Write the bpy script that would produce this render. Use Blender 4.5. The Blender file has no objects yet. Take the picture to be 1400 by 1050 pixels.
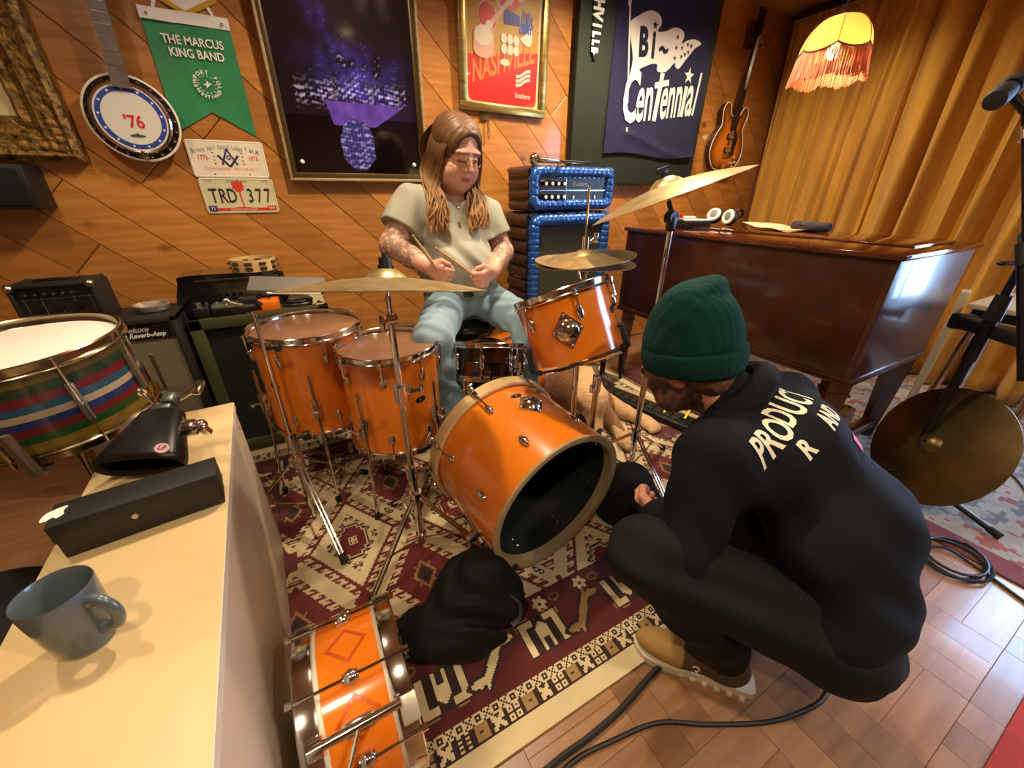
import bpy, bmesh, math, random
import numpy as np
from mathutils import Vector, Matrix
from mathutils.bvhtree import BVHTree
random.seed(7)
SC = bpy.context.scene
COL = SC.collection
R = math.radians

# ---------------------------------------------------------------- camera, light, exposure
cam_d = bpy.data.cameras.new('camera')
cam_d.sensor_width = 36.0
cam_d.lens = 36.0 * 530.0 / 1400.0
cam_d.clip_start = 0.02
cam = bpy.data.objects.new('camera', cam_d)
COL.objects.link(cam)
cam.location = (0, 0, 1.2)
_yaw, _pit = R(28.4), R(26.4)
_fw = Vector((math.sin(_yaw) * math.cos(_pit), math.cos(_yaw) * math.cos(_pit), -math.sin(_pit)))
_rt = Vector((math.cos(_yaw), -math.sin(_yaw), 0))
_up = _rt.cross(_fw)
cam.rotation_euler = Matrix((_rt, _up, -_fw)).transposed().to_euler()
SC.camera = cam

SC.view_settings.view_transform = 'Standard'
SC.view_settings.look = 'None'
SC.view_settings.gamma = 1
SC.view_settings.use_curve_mapping = False
SC.view_settings.exposure = 0.0

wd = bpy.data.worlds.new('world')
SC.world = wd
wd.use_nodes = True
wd.node_tree.nodes['Background'].inputs[0].default_value = (0.55, 0.72, 1.0, 1)
wd.node_tree.nodes['Background'].inputs[1].default_value = 1.2

def area(name, loc, aim, sx, sy, power, col):
    l = bpy.data.lights.new(name, 'AREA')
    l.shape = 'RECTANGLE'
    l.size, l.size_y, l.energy, l.color = sx, sy, power, col
    o = bpy.data.objects.new(name, l)
    COL.objects.link(o)
    o.location = loc
    o.rotation_euler = (Vector(aim) - Vector(loc)).to_track_quat('-Z', 'Y').to_euler()
    return o
# daylight that comes in through the window in the right wall
area('daylight', (4.3, -0.65, 1.3), (2.0, -0.5, 0.3), 1.3, 1.7, 150, (0.36, 0.60, 1.0))
WARM = (1.0, 0.80, 0.57)
CANS = [(0.55, 1.45, 15), (-0.75, 1.2, 5), (1.75, 1.75, 18), (-0.35, -0.5, 9), (1.0, -0.7, 12), (2.8, 1.7, 8), (2.6, -1.2, 5)]

# ---------------------------------------------------------------- helpers
def lin(h):
    if isinstance(h, str):
        h = h.lstrip('#')
        rgb = [int(h[i:i + 2], 16) / 255 for i in (0, 2, 4)]
        return tuple(((x + .055) / 1.055) ** 2.4 if x > .04045 else x / 12.92 for x in rgb)
    return tuple(h)

def mat(name, col, rough=.5, metal=0., spec=.5, var=None, bump=None, coat=0., trans=0., emit=None, alpha=1., sheen=0., vcol=None, rnd=0.):
    """var=(scale, colour2, (sx,sy,sz)); bump=(scale, strength, distance)"""
    m = bpy.data.materials.new(name)
    m.use_nodes = True
    nt = m.node_tree
    b = nt.nodes['Principled BSDF']
    c = lin(col) + (1,)
    b.inputs['Base Color'].default_value = c
    b.inputs['Roughness'].default_value = rough
    b.inputs['Metallic'].default_value = metal
    b.inputs['Specular IOR Level'].default_value = spec
    b.inputs['Coat Weight'].default_value = coat
    b.inputs['Coat Roughness'].default_value = .08
    b.inputs['Transmission Weight'].default_value = trans
    b.inputs['Alpha'].default_value = alpha
    if sheen:
        b.inputs['Sheen Weight'].default_value = sheen
        b.inputs['Sheen Roughness'].default_value = .6
    if emit:
        b.inputs['Emission Color'].default_value = lin(emit[0]) + (1,)
        b.inputs['Emission Strength'].default_value = emit[1]
    out = None
    if vcol:
        a = nt.nodes.new('ShaderNodeAttribute')
        a.attribute_name = vcol
        out = a.outputs['Color']
    tc = nt.nodes.new('ShaderNodeTexCoord')
    if var:
        mp = nt.nodes.new('ShaderNodeMapping')
        mp.inputs['Scale'].default_value = var[2] if len(var) > 2 else (1, 1, 1)
        if len(var) > 3:
            mp.inputs['Rotation'].default_value = var[3]
        nz = nt.nodes.new('ShaderNodeTexNoise')
        nz.inputs['Scale'].default_value = var[0]
        nz.inputs['Detail'].default_value = 5
        nt.links.new(tc.outputs['Object'], mp.inputs[0])
        nt.links.new(mp.outputs[0], nz.inputs['Vector'])
        rp = nt.nodes.new('ShaderNodeMapRange')
        rp.inputs['From Min'].default_value = .35
        rp.inputs['From Max'].default_value = .65
        nt.links.new(nz.outputs['Fac'], rp.inputs['Value'])
        mx = nt.nodes.new('ShaderNodeMix')
        mx.data_type = 'RGBA'
        mx.inputs['A'].default_value = c
        if out: nt.links.new(out, mx.inputs['A'])
        mx.inputs['B'].default_value = lin(var[1]) + (1,)
        nt.links.new(rp.outputs[0], mx.inputs['Factor'])
        out = mx.outputs['Result']
    if rnd:
        oi = nt.nodes.new('ShaderNodeObjectInfo')
        hs = nt.nodes.new('ShaderNodeHueSaturation')
        hs.inputs['Color'].default_value = c
        if out: nt.links.new(out, hs.inputs['Color'])
        mr = nt.nodes.new('ShaderNodeMapRange')
        mr.inputs['To Min'].default_value = 1 - rnd
        mr.inputs['To Max'].default_value = 1 + rnd
        nt.links.new(oi.outputs['Random'], mr.inputs['Value'])
        nt.links.new(mr.outputs[0], hs.inputs['Value'])
        out = hs.outputs['Color']
    if out:
        nt.links.new(out, b.inputs['Base Color'])
    if bump:
        nb = nt.nodes.new('ShaderNodeTexNoise')
        nb.inputs['Scale'].default_value = bump[0]
        nb.inputs['Detail'].default_value = 4
        nt.links.new(tc.outputs['Object'], nb.inputs['Vector'])
        bp = nt.nodes.new('ShaderNodeBump')
        bp.inputs['Strength'].default_value = bump[1]
        bp.inputs['Distance'].default_value = bump[2] if len(bump) > 2 else .01
        nt.links.new(nb.outputs['Fac'], bp.inputs['Height'])
        nt.links.new(bp.outputs[0], b.inputs['Normal'])
    return m

def wood_planks(name, c1, c2, knot, rot, rough=.35, rnd=.22, coat=.25):
    m = mat(name, c1, rough, var=(7.0, c2, (1, 1, 1)), rnd=rnd, coat=coat)
    nt = m.node_tree
    mp = [n for n in nt.nodes if n.type == 'MAPPING'][0]
    mp.inputs['Rotation'].default_value = rot
    mp.inputs['Scale'].default_value = (.5, 5, 5)
    # per plank shift of the grain and a few dark knots
    oi = [n for n in nt.nodes if n.type == 'OBJECT_INFO'][0]
    cx = nt.nodes.new('ShaderNodeVectorMath'); cx.operation = 'SCALE'
    cx.inputs[0].default_value = (9, 5, 7)
    nt.links.new(oi.outputs['Random'], cx.inputs['Scale'])
    nt.links.new(cx.outputs[0], mp.inputs['Location'])
    tc = [n for n in nt.nodes if n.type == 'TEX_COORD'][0]
    vo = nt.nodes.new('ShaderNodeTexVoronoi')
    vo.inputs['Scale'].default_value = 4.2
    mk = nt.nodes.new('ShaderNodeMapping'); mk.inputs['Rotation'].default_value = rot; mk.inputs['Scale'].default_value = (.8, 1.2, 1.2)
    nt.links.new(tc.outputs['Object'], mk.inputs[0])
    nt.links.new(cx.outputs[0], mk.inputs['Location'])
    nt.links.new(mk.outputs[0], vo.inputs['Vector'])
    mr = nt.nodes.new('ShaderNodeMapRange')
    mr.inputs['From Min'].default_value = .05; mr.inputs['From Max'].default_value = .14
    mr.inputs['To Min'].default_value = .8; mr.inputs['To Max'].default_value = 0
    nt.links.new(vo.outputs['Distance'], mr.inputs['Value'])
    mx = nt.nodes.new('ShaderNodeMix'); mx.data_type = 'RGBA'
    b = nt.nodes['Principled BSDF']
    src = b.inputs['Base Color'].links[0].from_socket
    nt.links.new(src, mx.inputs['A']); mx.inputs['B'].default_value = lin(knot) + (1,)
    nt.links.new(mr.outputs[0], mx.inputs['Factor'])
    nt.links.new(mx.outputs['Result'], b.inputs['Base Color'])
    return m

def frame(z, x=None, o=(0, 0, 0)):
    """4x4 with local z along z, local x as close to x as possible, at o"""
    z = Vector(z).normalized()
    x = Vector(x) if x is not None else (Vector((1, 0, 0)) if abs(z.x) < .9 else Vector((0, 1, 0)))
    x = (x - z * x.dot(z)).normalized()
    y = z.cross(x)
    M = Matrix((x, y, z)).transposed().to_4x4()
    M.translation = Vector(o)
    return M

def T(x, y, z): return Matrix.Translation((x, y, z))
def RX(a): return Matrix.Rotation(R(a), 4, 'X')
def RY(a): return Matrix.Rotation(R(a), 4, 'Y')
def RZ(a): return Matrix.Rotation(R(a), 4, 'Z')

class MB:
    def __init__(s): s.v = []; s.f = []
    def add(s, V, F, M=None):
        o = len(s.v)
        if M is not None: V = [M @ Vector(v) for v in V]
        s.v += [tuple(v) for v in V]
        s.f += [[i + o for i in f] for f in F]
        return s
    def box(s, c, d, M=None, bev=0.):
        bm = bmesh.new()
        bmesh.ops.create_cube(bm, size=1)
        for v in bm.verts: v.co = Vector((v.co.x * d[0], v.co.y * d[1], v.co.z * d[2])) + Vector(c)
        if bev: bmesh.ops.bevel(bm, geom=bm.edges[:], offset=bev, segments=2, affect='EDGES', profile=.5)
        bm.verts.index_update()
        s.add([v.co.copy() for v in bm.verts], [[v.index for v in f.verts] for f in bm.faces], M)
        bm.free()
        return s
    def cyl(s, a, b, r, r2=None, n=16, cap=True, M=None):
        r2 = r if r2 is None else r2
        a, b = Vector(a), Vector(b)
        F0 = frame(b - a)
        X, Y = F0.col[0].to_3d(), F0.col[1].to_3d()
        V = []
        for c, rr in ((a, r), (b, r2)):
            for i in range(n):
                t = 2 * math.pi * i / n
                V.append(c + X * (rr * math.cos(t)) + Y * (rr * math.sin(t)))
        F = [[i, (i + 1) % n, n + (i + 1) % n, n + i] for i in range(n)]
        if cap: F += [list(range(n))[::-1], list(range(n, 2 * n))]
        return s.add(V, F, M)
    def tube(s, pts, r, n=8, closed=False, M=None, flat=1.):
        pts = [Vector(p) for p in pts]
        m = len(pts)
        rs = r if isinstance(r, (list, tuple)) else [r] * m
        V = []; F = []
        prev = None
        for i, p in enumerate(pts):
            a = pts[(i - 1) % m] if (closed or i) else p
            b = pts[(i + 1) % m] if (closed or i < m - 1) else p
            t = (b - a).normalized()
            if prev is None:
                X = frame(t).col[0].to_3d()
            else:
                X = (prev - t * prev.dot(t))
                X = X.normalized() if X.length > 1e-6 else frame(t).col[0].to_3d()
            prev = X
            Y = t.cross(X)
            for k in range(n):
                q = 2 * math.pi * k / n
                V.append(p + X * (rs[i] * math.cos(q)) + Y * (rs[i] * flat * math.sin(q)))
        e = m if closed else m - 1
        for i in range(e):
            for k in range(n):
                j = (i + 1) % m
                F.append([i * n + k, i * n + (k + 1) % n, j * n + (k + 1) % n, j * n + k])
        if not closed: F += [list(range(n))[::-1], list(range((m - 1) * n, m * n))]
        return s.add(V, F, M)
    def lathe(s, prof, M=None, n=32, closed=False, a0=0., a1=360.):
        V = []; F = []
        m = len(prof)
        full = abs(a1 - a0 - 360) < 1e-6
        cnt = n if full else n + 1
        for i in range(cnt):
            t = R(a0 + (a1 - a0) * i / n)
            for r, z in prof: V.append((r * math.cos(t), r * math.sin(t), z))
        for i in range(n):
            j = (i + 1) % cnt
            for k in range(m if closed else m - 1):
                l = (k + 1) % m
                F.append([i * m + k, j * m + k, j * m + l, i * m + l])
        return s.add(V, F, M)
    def ball(s, c, r, n=10, sc=(1, 1, 1), M=None):
        pr = [(math.sin(math.pi * k / n), -math.cos(math.pi * k / n)) for k in range(n + 1)]
        V = []; F = []
        nn = 2 * n
        for k in range(1, n):
            for i in range(nn):
                t = 2 * math.pi * i / nn
                V.append((pr[k][0] * math.cos(t), pr[k][0] * math.sin(t), pr[k][1]))
        V += [(0, 0, -1), (0, 0, 1)]
        for k in range(n - 2):
            for i in range(nn):
                j = (i + 1) % nn
                F.append([k * nn + i, k * nn + j, (k + 1) * nn + j, (k + 1) * nn + i])
        b, t = len(V) - 2, len(V) - 1
        for i in range(nn):
            j = (i + 1) % nn
            F.append([b, j, i]); F.append([t, (n - 2) * nn + i, (n - 2) * nn + j])
        V = [(c[0] + v[0] * r * sc[0], c[1] + v[1] * r * sc[1], c[2] + v[2] * r * sc[2]) for v in V]
        return s.add(V, F, M)
    def prism(s, poly, h, M=None, z0=0.):
        n = len(poly)
        if sum(poly[i][0] * poly[(i + 1) % n][1] - poly[(i + 1) % n][0] * poly[i][1] for i in range(n)) < 0: poly = poly[::-1]
        V = [(x, y, z0) for x, y in poly] + [(x, y, z0 + h) for x, y in poly]
        F = [list(range(n))[::-1], list(range(n, 2 * n))] + [[i, (i + 1) % n, n + (i + 1) % n, n + i] for i in range(n)]
        return s.add(V, F, M)
    def mesh(s, name, smooth=38):
        me = bpy.data.meshes.new(name)
        me.from_pydata(s.v, [], s.f)
        me.update()
        if smooth:
            me.shade_smooth()
            me.set_sharp_from_angle(angle=R(smooth))
        return me

WM = {}
def obj(name, mb, material, parent=None, M=None, label=None, world=False, smooth=38, kind=None):
    """mb in the parent's frame, or in world coordinates with world=True"""
    if isinstance(mb, MB):
        if world and parent is not None:
            inv = WM[parent.name].inverted()
            mb.v = [tuple(inv @ Vector(v)) for v in mb.v]
        me = mb.mesh(name, smooth)
    else: me = mb
    if material is not None and len(me.materials) == 0: me.materials.append(material)
    o = bpy.data.objects.new(name, me)
    COL.objects.link(o)
    if parent is not None: o.parent = parent
    if M is not None: o.matrix_basis = M
    if parent is not None: WM[o.name] = WM[parent.name] @ (M or Matrix())
    else: WM[o.name] = M or Matrix()
    if label: o['label'] = label
    if kind: o['kind'] = kind
    return o

def thing(name, label, cat, M=(0, 0, 0), group=None):
    o = bpy.data.objects.new(name, None)
    COL.objects.link(o)
    if not isinstance(M, Matrix): M = T(*M)
    o.matrix_basis = M
    o.empty_display_size = .05
    WM[o.name] = M.copy()
    o['label'] = label; o['category'] = cat
    if group: o['group'] = group
    return o

def tag(o, label, cat, group=None):
    o['label'] = label; o['category'] = cat
    if group: o['group'] = group
    return o

def copy_tree(o, parent=None):
    c = o.copy(); COL.objects.link(c); c.parent = parent
    if parent is None: c.parent = None
    for ch in list(o.children): copy_tree(ch, c)
    return c

def text_mesh(s, size=1., align='CENTER', shear=0., space=1., depth=0., sx=1., offset=0.):
    cu = bpy.data.curves.new('lettering', 'FONT')
    cu.body = s; cu.size = size; cu.align_x = align; cu.align_y = 'CENTER'
    cu.shear = shear; cu.space_character = space; cu.extrude = depth; cu.resolution_u = 3
    cu.offset = offset
    o = bpy.data.objects.new('lettering', cu)
    COL.objects.link(o)
    bpy.context.view_layer.update()
    me = bpy.data.meshes.new_from_object(o.evaluated_get(bpy.context.evaluated_depsgraph_get()))
    bpy.data.objects.remove(o)
    if sx != 1.:
        for v in me.vertices: v.co.x *= sx
    me.name = 'lettering'
    return me

def text(s, size, M, material, parent, sx=1., shear=0., space=1., depth=.0006, align='CENTER', offset=0., name='lettering', warp=None):
    me = text_mesh(s, size, align, shear, space, depth, sx, offset)
    if warp:
        for v in me.vertices: v.co = Vector(warp(v.co.x, v.co.y, v.co.z))
    return obj(name, me, material, parent, M)

# wall frame: local x = right along the back wall, y = up, z = out of the wall towards the room
def wallM(x, z, y=2.5): return Matrix(((1, 0, 0, x), (0, 0, -1, y), (0, 1, 0, z), (0, 0, 0, 1)))

def star(r, r2=.4, n=5, a=90):
    return [((r if i % 2 == 0 else r * r2) * math.cos(R(a + 180 / n * i)), (r if i % 2 == 0 else r * r2) * math.sin(R(a + 180 / n * i))) for i in range(2 * n)]
def rrect(w, h, r, k=5):
    P = []
    for cx, cy, a in ((w / 2 - r, h / 2 - r, 0), (-w / 2 + r, h / 2 - r, 90), (-w / 2 + r, -h / 2 + r, 180), (w / 2 - r, -h / 2 + r, 270)):
        for i in range(k + 1): P.append((cx + r * math.cos(R(a + 90 * i / k)), cy + r * math.sin(R(a + 90 * i / k))))
    return P
def ellipse(a, b, n=24, cx=0, cy=0): return [(cx + a * math.cos(2 * math.pi * i / n), cy + b * math.sin(2 * math.pi * i / n)) for i in range(n)]
def spline(pts, k=8, closed=False):
    P = [Vector(p) for p in pts]; n = len(P); out = []
    for i in range(n if closed else n - 1):
        if closed: a, b, c, d = P[(i - 1) % n], P[i], P[(i + 1) % n], P[(i + 2) % n]
        else: a, b, c, d = P[max(i - 1, 0)], P[i], P[i + 1], P[min(i + 2, n - 1)]
        for j in range(k):
            t = j / k
            out.append(.5 * ((2 * b) + (c - a) * t + (2 * a - 5 * b + 4 * c - d) * t * t + (3 * b - a - 3 * c + d) * t ** 3))
    if not closed: out.append(P[-1].copy())
    return out
def spl2(pts, k=8, closed=True): return [(p.x, p.y) for p in spline([(a, b, 0) for a, b in pts], k, closed)]

# ---- signed distance modelling of soft bodies (one continuous surface, smoothly blended)
def sdf(prims, h=.006, k=.02, post=None, pad=.02, col=None, name='body', smooth=True):
    lo = np.full(3, 1e9); hi = -lo
    info = []
    for p in prims:
        t = p[0]
        if t in ('c', '-c'):
            a, b, ra, rb = np.array(p[1], float), np.array(p[2], float), p[3], p[4]
            m = max(ra, rb); l, u = np.minimum(a, b) - m, np.maximum(a, b) + m
        else:
            c = np.array(p[1], float); rr = np.array(p[2], float)
            m = rr.max() if len(p) > 3 and p[3] is not None else rr
            l, u = c - m, c + m
        if t[0] != '-': lo = np.minimum(lo, l); hi = np.maximum(hi, u)
        info.append((l, u))
    lo -= pad; hi += pad
    N = np.ceil((hi - lo) / h).astype(int) + 1
    ax = [(lo[i] + h * np.arange(N[i])).astype(np.float32) for i in range(3)]
    D = np.full(N, .3, np.float32)
    for p, (l, u) in zip(prims, info):
        t = p[0]
        kk = k
        if t in ('c', '-c') and len(p) > 5: kk = p[5]
        if t in ('e', '-e') and len(p) > 4: kk = p[4]
        mg = max(kk, .0) * 1.0 + 4 * h
        i0 = np.clip(np.floor((l - mg - lo) / h).astype(int), 0, N); i1 = np.clip(np.ceil((u + mg - lo) / h).astype(int) + 1, 0, N)
        if (i1 <= i0).any(): continue
        sl = tuple(slice(i0[i], i1[i]) for i in range(3))
        X = ax[0][sl[0]][:, None, None]; Y = ax[1][sl[1]][None, :, None]; Z = ax[2][sl[2]][None, None, :]
        if t in ('c', '-c'):
            a, b, ra, rb = np.array(p[1], np.float32), np.array(p[2], np.float32), p[3], p[4]
            d = b - a; dd = max(float(d @ d), 1e-9)
            tt = np.clip(((X - a[0]) * d[0] + (Y - a[1]) * d[1] + (Z - a[2]) * d[2]) / dd, 0, 1)
            q = np.sqrt((X - a[0] - tt * d[0]) ** 2 + (Y - a[1] - tt * d[1]) ** 2 + (Z - a[2] - tt * d[2]) ** 2) - (ra + (rb - ra) * tt)
        else:
            c = p[1]; rr = p[2]
            U, V, W = X - c[0], Y - c[1], Z - c[2]
            if len(p) > 3 and p[3] is not None:
                m = np.array(p[3], np.float32)  # columns = local axes
                U, V, W = U * m[0][0] + V * m[1][0] + W * m[2][0], U * m[0][1] + V * m[1][1] + W * m[2][1], U * m[0][2] + V * m[1][2] + W * m[2][2]
            k0 = np.sqrt((U / rr[0]) ** 2 + (V / rr[1]) ** 2 + (W / rr[2]) ** 2)
            k1 = np.sqrt((U / rr[0] ** 2) ** 2 + (V / rr[1] ** 2) ** 2 + (W / rr[2] ** 2) ** 2)
            q = k0 * (k0 - 1) / np.maximum(k1, 1e-6)
        A = D[sl]
        if t[0] == '-':
            hh = np.maximum(kk - np.abs(A + q), 0) / max(kk, 1e-6)
            D[sl] = np.maximum(A, -q) + hh * hh * kk * .25
        else:
            hh = np.maximum(kk - np.abs(A - q), 0) / max(kk, 1e-6)
            D[sl] = np.minimum(A, q) - hh * hh * kk * .25
    if post is not None:
        D = post(ax[0][:, None, None], ax[1][None, :, None], ax[2][None, None, :], D).astype(np.float32)
    D[0], D[-1], D[:, 0], D[:, -1], D[:, :, 0], D[:, :, -1] = (.1,) * 6
    ins = D < 0
    n = np.array(N) - 1
    cnt = np.zeros(n, np.int8)
    offs = [(i, j, q) for i in (0, 1) for j in (0, 1) for q in (0, 1)]
    for o in offs: cnt += ins[o[0]:o[0] + n[0], o[1]:o[1] + n[1], o[2]:o[2] + n[2]]
    act = np.argwhere((cnt > 0) & (cnt < 8))
    idx = np.full(n, -1, np.int32)
    idx[act[:, 0], act[:, 1], act[:, 2]] = np.arange(len(act))
    C8 = {o: D[act[:, 0] + o[0], act[:, 1] + o[1], act[:, 2] + o[2]] for o in offs}
    S = np.zeros((len(act), 3)); W_ = np.zeros(len(act))
    for o in offs:
        for a in range(3):
            if o[a] == 0:
                o2 = tuple(1 if i == a else o[i] for i in range(3))
                d0, d1 = C8[o], C8[o2]
                mk = (d0 < 0) != (d1 < 0)
                tt = np.where(mk, d0 / np.where(mk, d0 - d1, 1), 0)
                P = np.tile(np.array(o, float), (len(act), 1)); P[:, a] += tt
                S += P * mk[:, None]; W_ += mk
    V = lo + h * (act + S / W_[:, None])
    Q = []
    for a in range(3):
        b, c = (a + 1) % 3, (a + 2) % 3
        s0 = [slice(1, -1)] * 3; s0[a] = slice(0, -1); s1 = list(s0); s1[a] = slice(1, None)
        e0, e1 = ins[tuple(s0)], ins[tuple(s1)]
        E = np.argwhere(e0 != e1)
        base = E.copy(); base[:, b] += 1; base[:, c] += 1
        def cell(db, dc):
            q = base.copy(); q[:, b] += db; q[:, c] += dc
            return idx[q[:, 0], q[:, 1], q[:, 2]]
        quad = np.stack([cell(-1, -1), cell(0, -1), cell(0, 0), cell(-1, 0)], 1)
        fl = ~e0[E[:, 0], E[:, 1], E[:, 2]]
        quad[fl] = quad[fl][:, ::-1]
        Q.append(quad)
    Q = np.concatenate(Q); Q = Q[(Q >= 0).all(1)]
    me = bpy.data.meshes.new(name)
    me.vertices.add(len(V)); me.vertices.foreach_set('co', V.astype(np.float32).ravel())
    me.loops.add(Q.size); me.loops.foreach_set('vertex_index', Q.astype(np.int32).ravel())
    me.polygons.add(len(Q)); me.polygons.foreach_set('loop_start', np.arange(0, Q.size, 4, dtype=np.int32))
    me.update(calc_edges=True); me.validate()
    if smooth: me.shade_smooth()
    if col is not None:
        ca = me.color_attributes.new('Col', 'FLOAT_COLOR', 'POINT')
        cc = np.ones((len(V), 4), np.float32); cc[:, :3] = col(V)
        ca.data.foreach_set('color', cc.ravel())
    return me

def wmesh(me, parent):
    """world-coordinate mesh into the parent's frame"""
    me.transform(WM[parent.name].inverted())
    return me

def vnoise(P, s, seed=0):
    """cheap smooth noise in [-1,1] for arrays of points"""
    rng = np.random.default_rng(seed); out = 0
    for i in range(14):
        k = rng.normal(0, 1, 3); k = k / np.linalg.norm(k) * s * rng.uniform(.5, 2.0)
        out = out + np.sin(P[..., 0] * k[0] + P[..., 1] * k[1] + P[..., 2] * k[2] + rng.uniform(0, 6.28))
    return out / 9

def grid_print(name, w, h, nx, ny, fn, material, parent, M, z=0.):
    """flat printed sheet: nx x ny cells coloured by fn(u, v) with u,v in 0..1 (arrays) -> linear rgb"""
    xs = np.linspace(-w / 2, w / 2, nx + 1); ys = np.linspace(-h / 2, h / 2, ny + 1)
    V = np.zeros(((nx + 1) * (ny + 1), 3), np.float32)
    V[:, 0] = np.tile(xs, ny + 1); V[:, 1] = np.repeat(ys, nx + 1); V[:, 2] = z
    i = np.arange(nx)[None, :] + (nx + 1) * np.arange(ny)[:, None]
    Q = np.stack([i, i + 1, i + nx + 2, i + nx + 1], -1).reshape(-1, 4)
    me = bpy.data.meshes.new(name)
    me.vertices.add(len(V)); me.vertices.foreach_set('co', V.ravel())
    me.loops.add(Q.size); me.loops.foreach_set('vertex_index', Q.astype(np.int32).ravel())
    me.polygons.add(len(Q)); me.polygons.foreach_set('loop_start', np.arange(0, Q.size, 4, dtype=np.int32))
    me.update(calc_edges=True)
    uu = (np.arange(nx) + .5) / nx; vv = (np.arange(ny) + .5) / ny
    c = fn(np.tile(uu, ny), np.repeat(vv, nx))
    cc = np.ones((len(Q), 4, 4), np.float32); cc[:, :, :3] = c[:, None, :]
    ca = me.color_attributes.new('Col', 'FLOAT_COLOR', 'CORNER')
    ca.data.foreach_set('color', cc.ravel())
    return obj(name, me, material, parent, M)

# ---------------------------------------------------------------- shared materials
CHROME = mat('chrome', '#d8d4cc', .12, 1.)
DULLCHROME = mat('worn chrome', '#b8b2a6', .25, 1.)
ORANGE = mat('orange drum lacquer', '#ea8420', .22, coat=.8, var=(3.5, '#dc7415', (1, 1, .3)))
HEADM = mat('clear brown drumhead', '#8a6248', .35, var=(6, '#73503a'))
WHITEHEAD = mat('white drumhead', '#e9e6d8', .45)
MAPLE = mat('pale maple', '#d6b987', .4, var=(12, '#c4a06c', (1, 1, 6)))
BLACK = mat('black plastic', '#121212', .4)
RUBBER = mat('black rubber', '#0d0d0d', .75)
BRASS = mat('cymbal bronze', '#b59a5e', .32, .9, var=(30, '#9c8350', (1, 1, 1)), bump=(160, .06, .002))
PRINT = mat('printed colours', '#ffffff', .35, vcol='Col')
WHITE = mat('white print', '#efece2', .5)
# ================================================================ ROOM
def struct(name, mb, m, parent=None, **k):
    o = obj(name, mb, m, parent, **k)
    o['kind'] = 'structure'
    return o
BW = 2.5      # y of the back wall's face
CZ = 2.45     # ceiling
X0, X1, Y0 = -1.7, 3.9, -2.6
PINE = wood_planks('knotty pine', '#bf8240', '#a96c2c', '#5a3014', (0, R(45), 0))
GROOVE = mat('dark groove behind boards', '#3a1c0a', .8)

wall_back = struct('wall_back', MB().box(((X0 + X1) / 2, BW + .08, CZ / 2), (X1 - X0, .12, CZ)), GROOVE, smooth=0)
def clip(poly, nx, ny, d):
    out = []
    for i in range(len(poly)):
        a, b = poly[i], poly[(i + 1) % len(poly)]
        da, db = a[0] * nx + a[1] * ny - d, b[0] * nx + b[1] * ny - d
        if da <= 0: out.append(a)
        if da * db < 0:
            t = da / (da - db); out.append((a[0] + t * (b[0] - a[0]), a[1] + t * (b[1] - a[1])))
    return out
def shrink(poly, g):
    cx = sum(p[0] for p in poly) / len(poly); cy = sum(p[1] for p in poly) / len(poly)
    return poly
# diagonal boards running down to the right, each board a piece with bevelled edges
rng = random.Random(3)
PW = .165
s45 = math.sqrt(.5)
def plank(poly, name, m, parent, M, th, b=.004):
    n = len(poly)
    cx = sum(p[0] for p in poly) / n; cy = sum(p[1] for p in poly) / n
    def inset(p):
        d = math.hypot(p[0] - cx, p[1] - cy)
        return (p[0] + (cx - p[0]) / d * b, p[1] + (cy - p[1]) / d * b)
    ins = [inset(p) for p in poly]
    V = [(x, y, 0) for x, y in poly] + [(x, y, th - b * .6) for x, y in poly] + [(x, y, th) for x, y in ins]
    F = [[i, (i + 1) % n, n + (i + 1) % n, n + i] for i in range(n)] + [[n + i, n + (i + 1) % n, 2 * n + (i + 1) % n, 2 * n + i] for i in range(n)] + [list(range(2 * n, 3 * n))]
    mb = MB(); mb.add(V, F)
    o = obj(name, mb, m, parent, M, smooth=0)
    return o
Mw = wallM(0, 0, BW + .02)
# coordinates on the wall: u along the board (down right), v across it
k0 = int(math.floor((X0 * s45) / PW)) - 1
for row in range(k0, int(math.ceil((X1 + CZ) * s45 / PW)) + 1):
    v0, v1 = row * PW + .0015, (row + 1) * PW - .0015
    u = -4.0 + rng.uniform(0, 1.2)
    while u < 4.5:
        L = rng.uniform(1.1, 2.8)
        q = [(u + .0015, v0), (u + L - .0015, v0), (u + L - .0015, v1), (u + .0015, v1)]
        # board direction (1,-1)/sqrt2, across (1,1)/sqrt2
        poly = [((a + b) * s45, (b - a) * s45) for a, b in q]
        for nx, ny, d in ((-1, 0, -X0), (1, 0, X1), (0, -1, 0), (0, 1, CZ)):
            if poly: poly = clip(poly, nx, ny, d)
        if len(poly) >= 3:
            ar = abs(sum(poly[i][0] * poly[(i + 1) % len(poly)][1] - poly[(i + 1) % len(poly)][0] * poly[i][1] for i in range(len(poly)))) / 2
            if ar > .002: plank(poly, 'plank', PINE, wall_back, Mw, .018 + rng.uniform(0, .002))
        u += L

PARQ = wood_planks('oak parquet', '#9a7452', '#855f40', '#5a4028', (0, 0, R(90)), rough=.3, rnd=.2, coat=.35)
SUB = mat('parquet joints and far floor', '#846044', .45, var=(5, '#704d34', (1, 8, 1)))
floor = struct('floor', MB().box(((X0 + X1) / 2, (Y0 + BW) / 2, -.06), (X1 - X0 + .4, BW - Y0 + .4, .1)), SUB, smooth=0)
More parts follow.
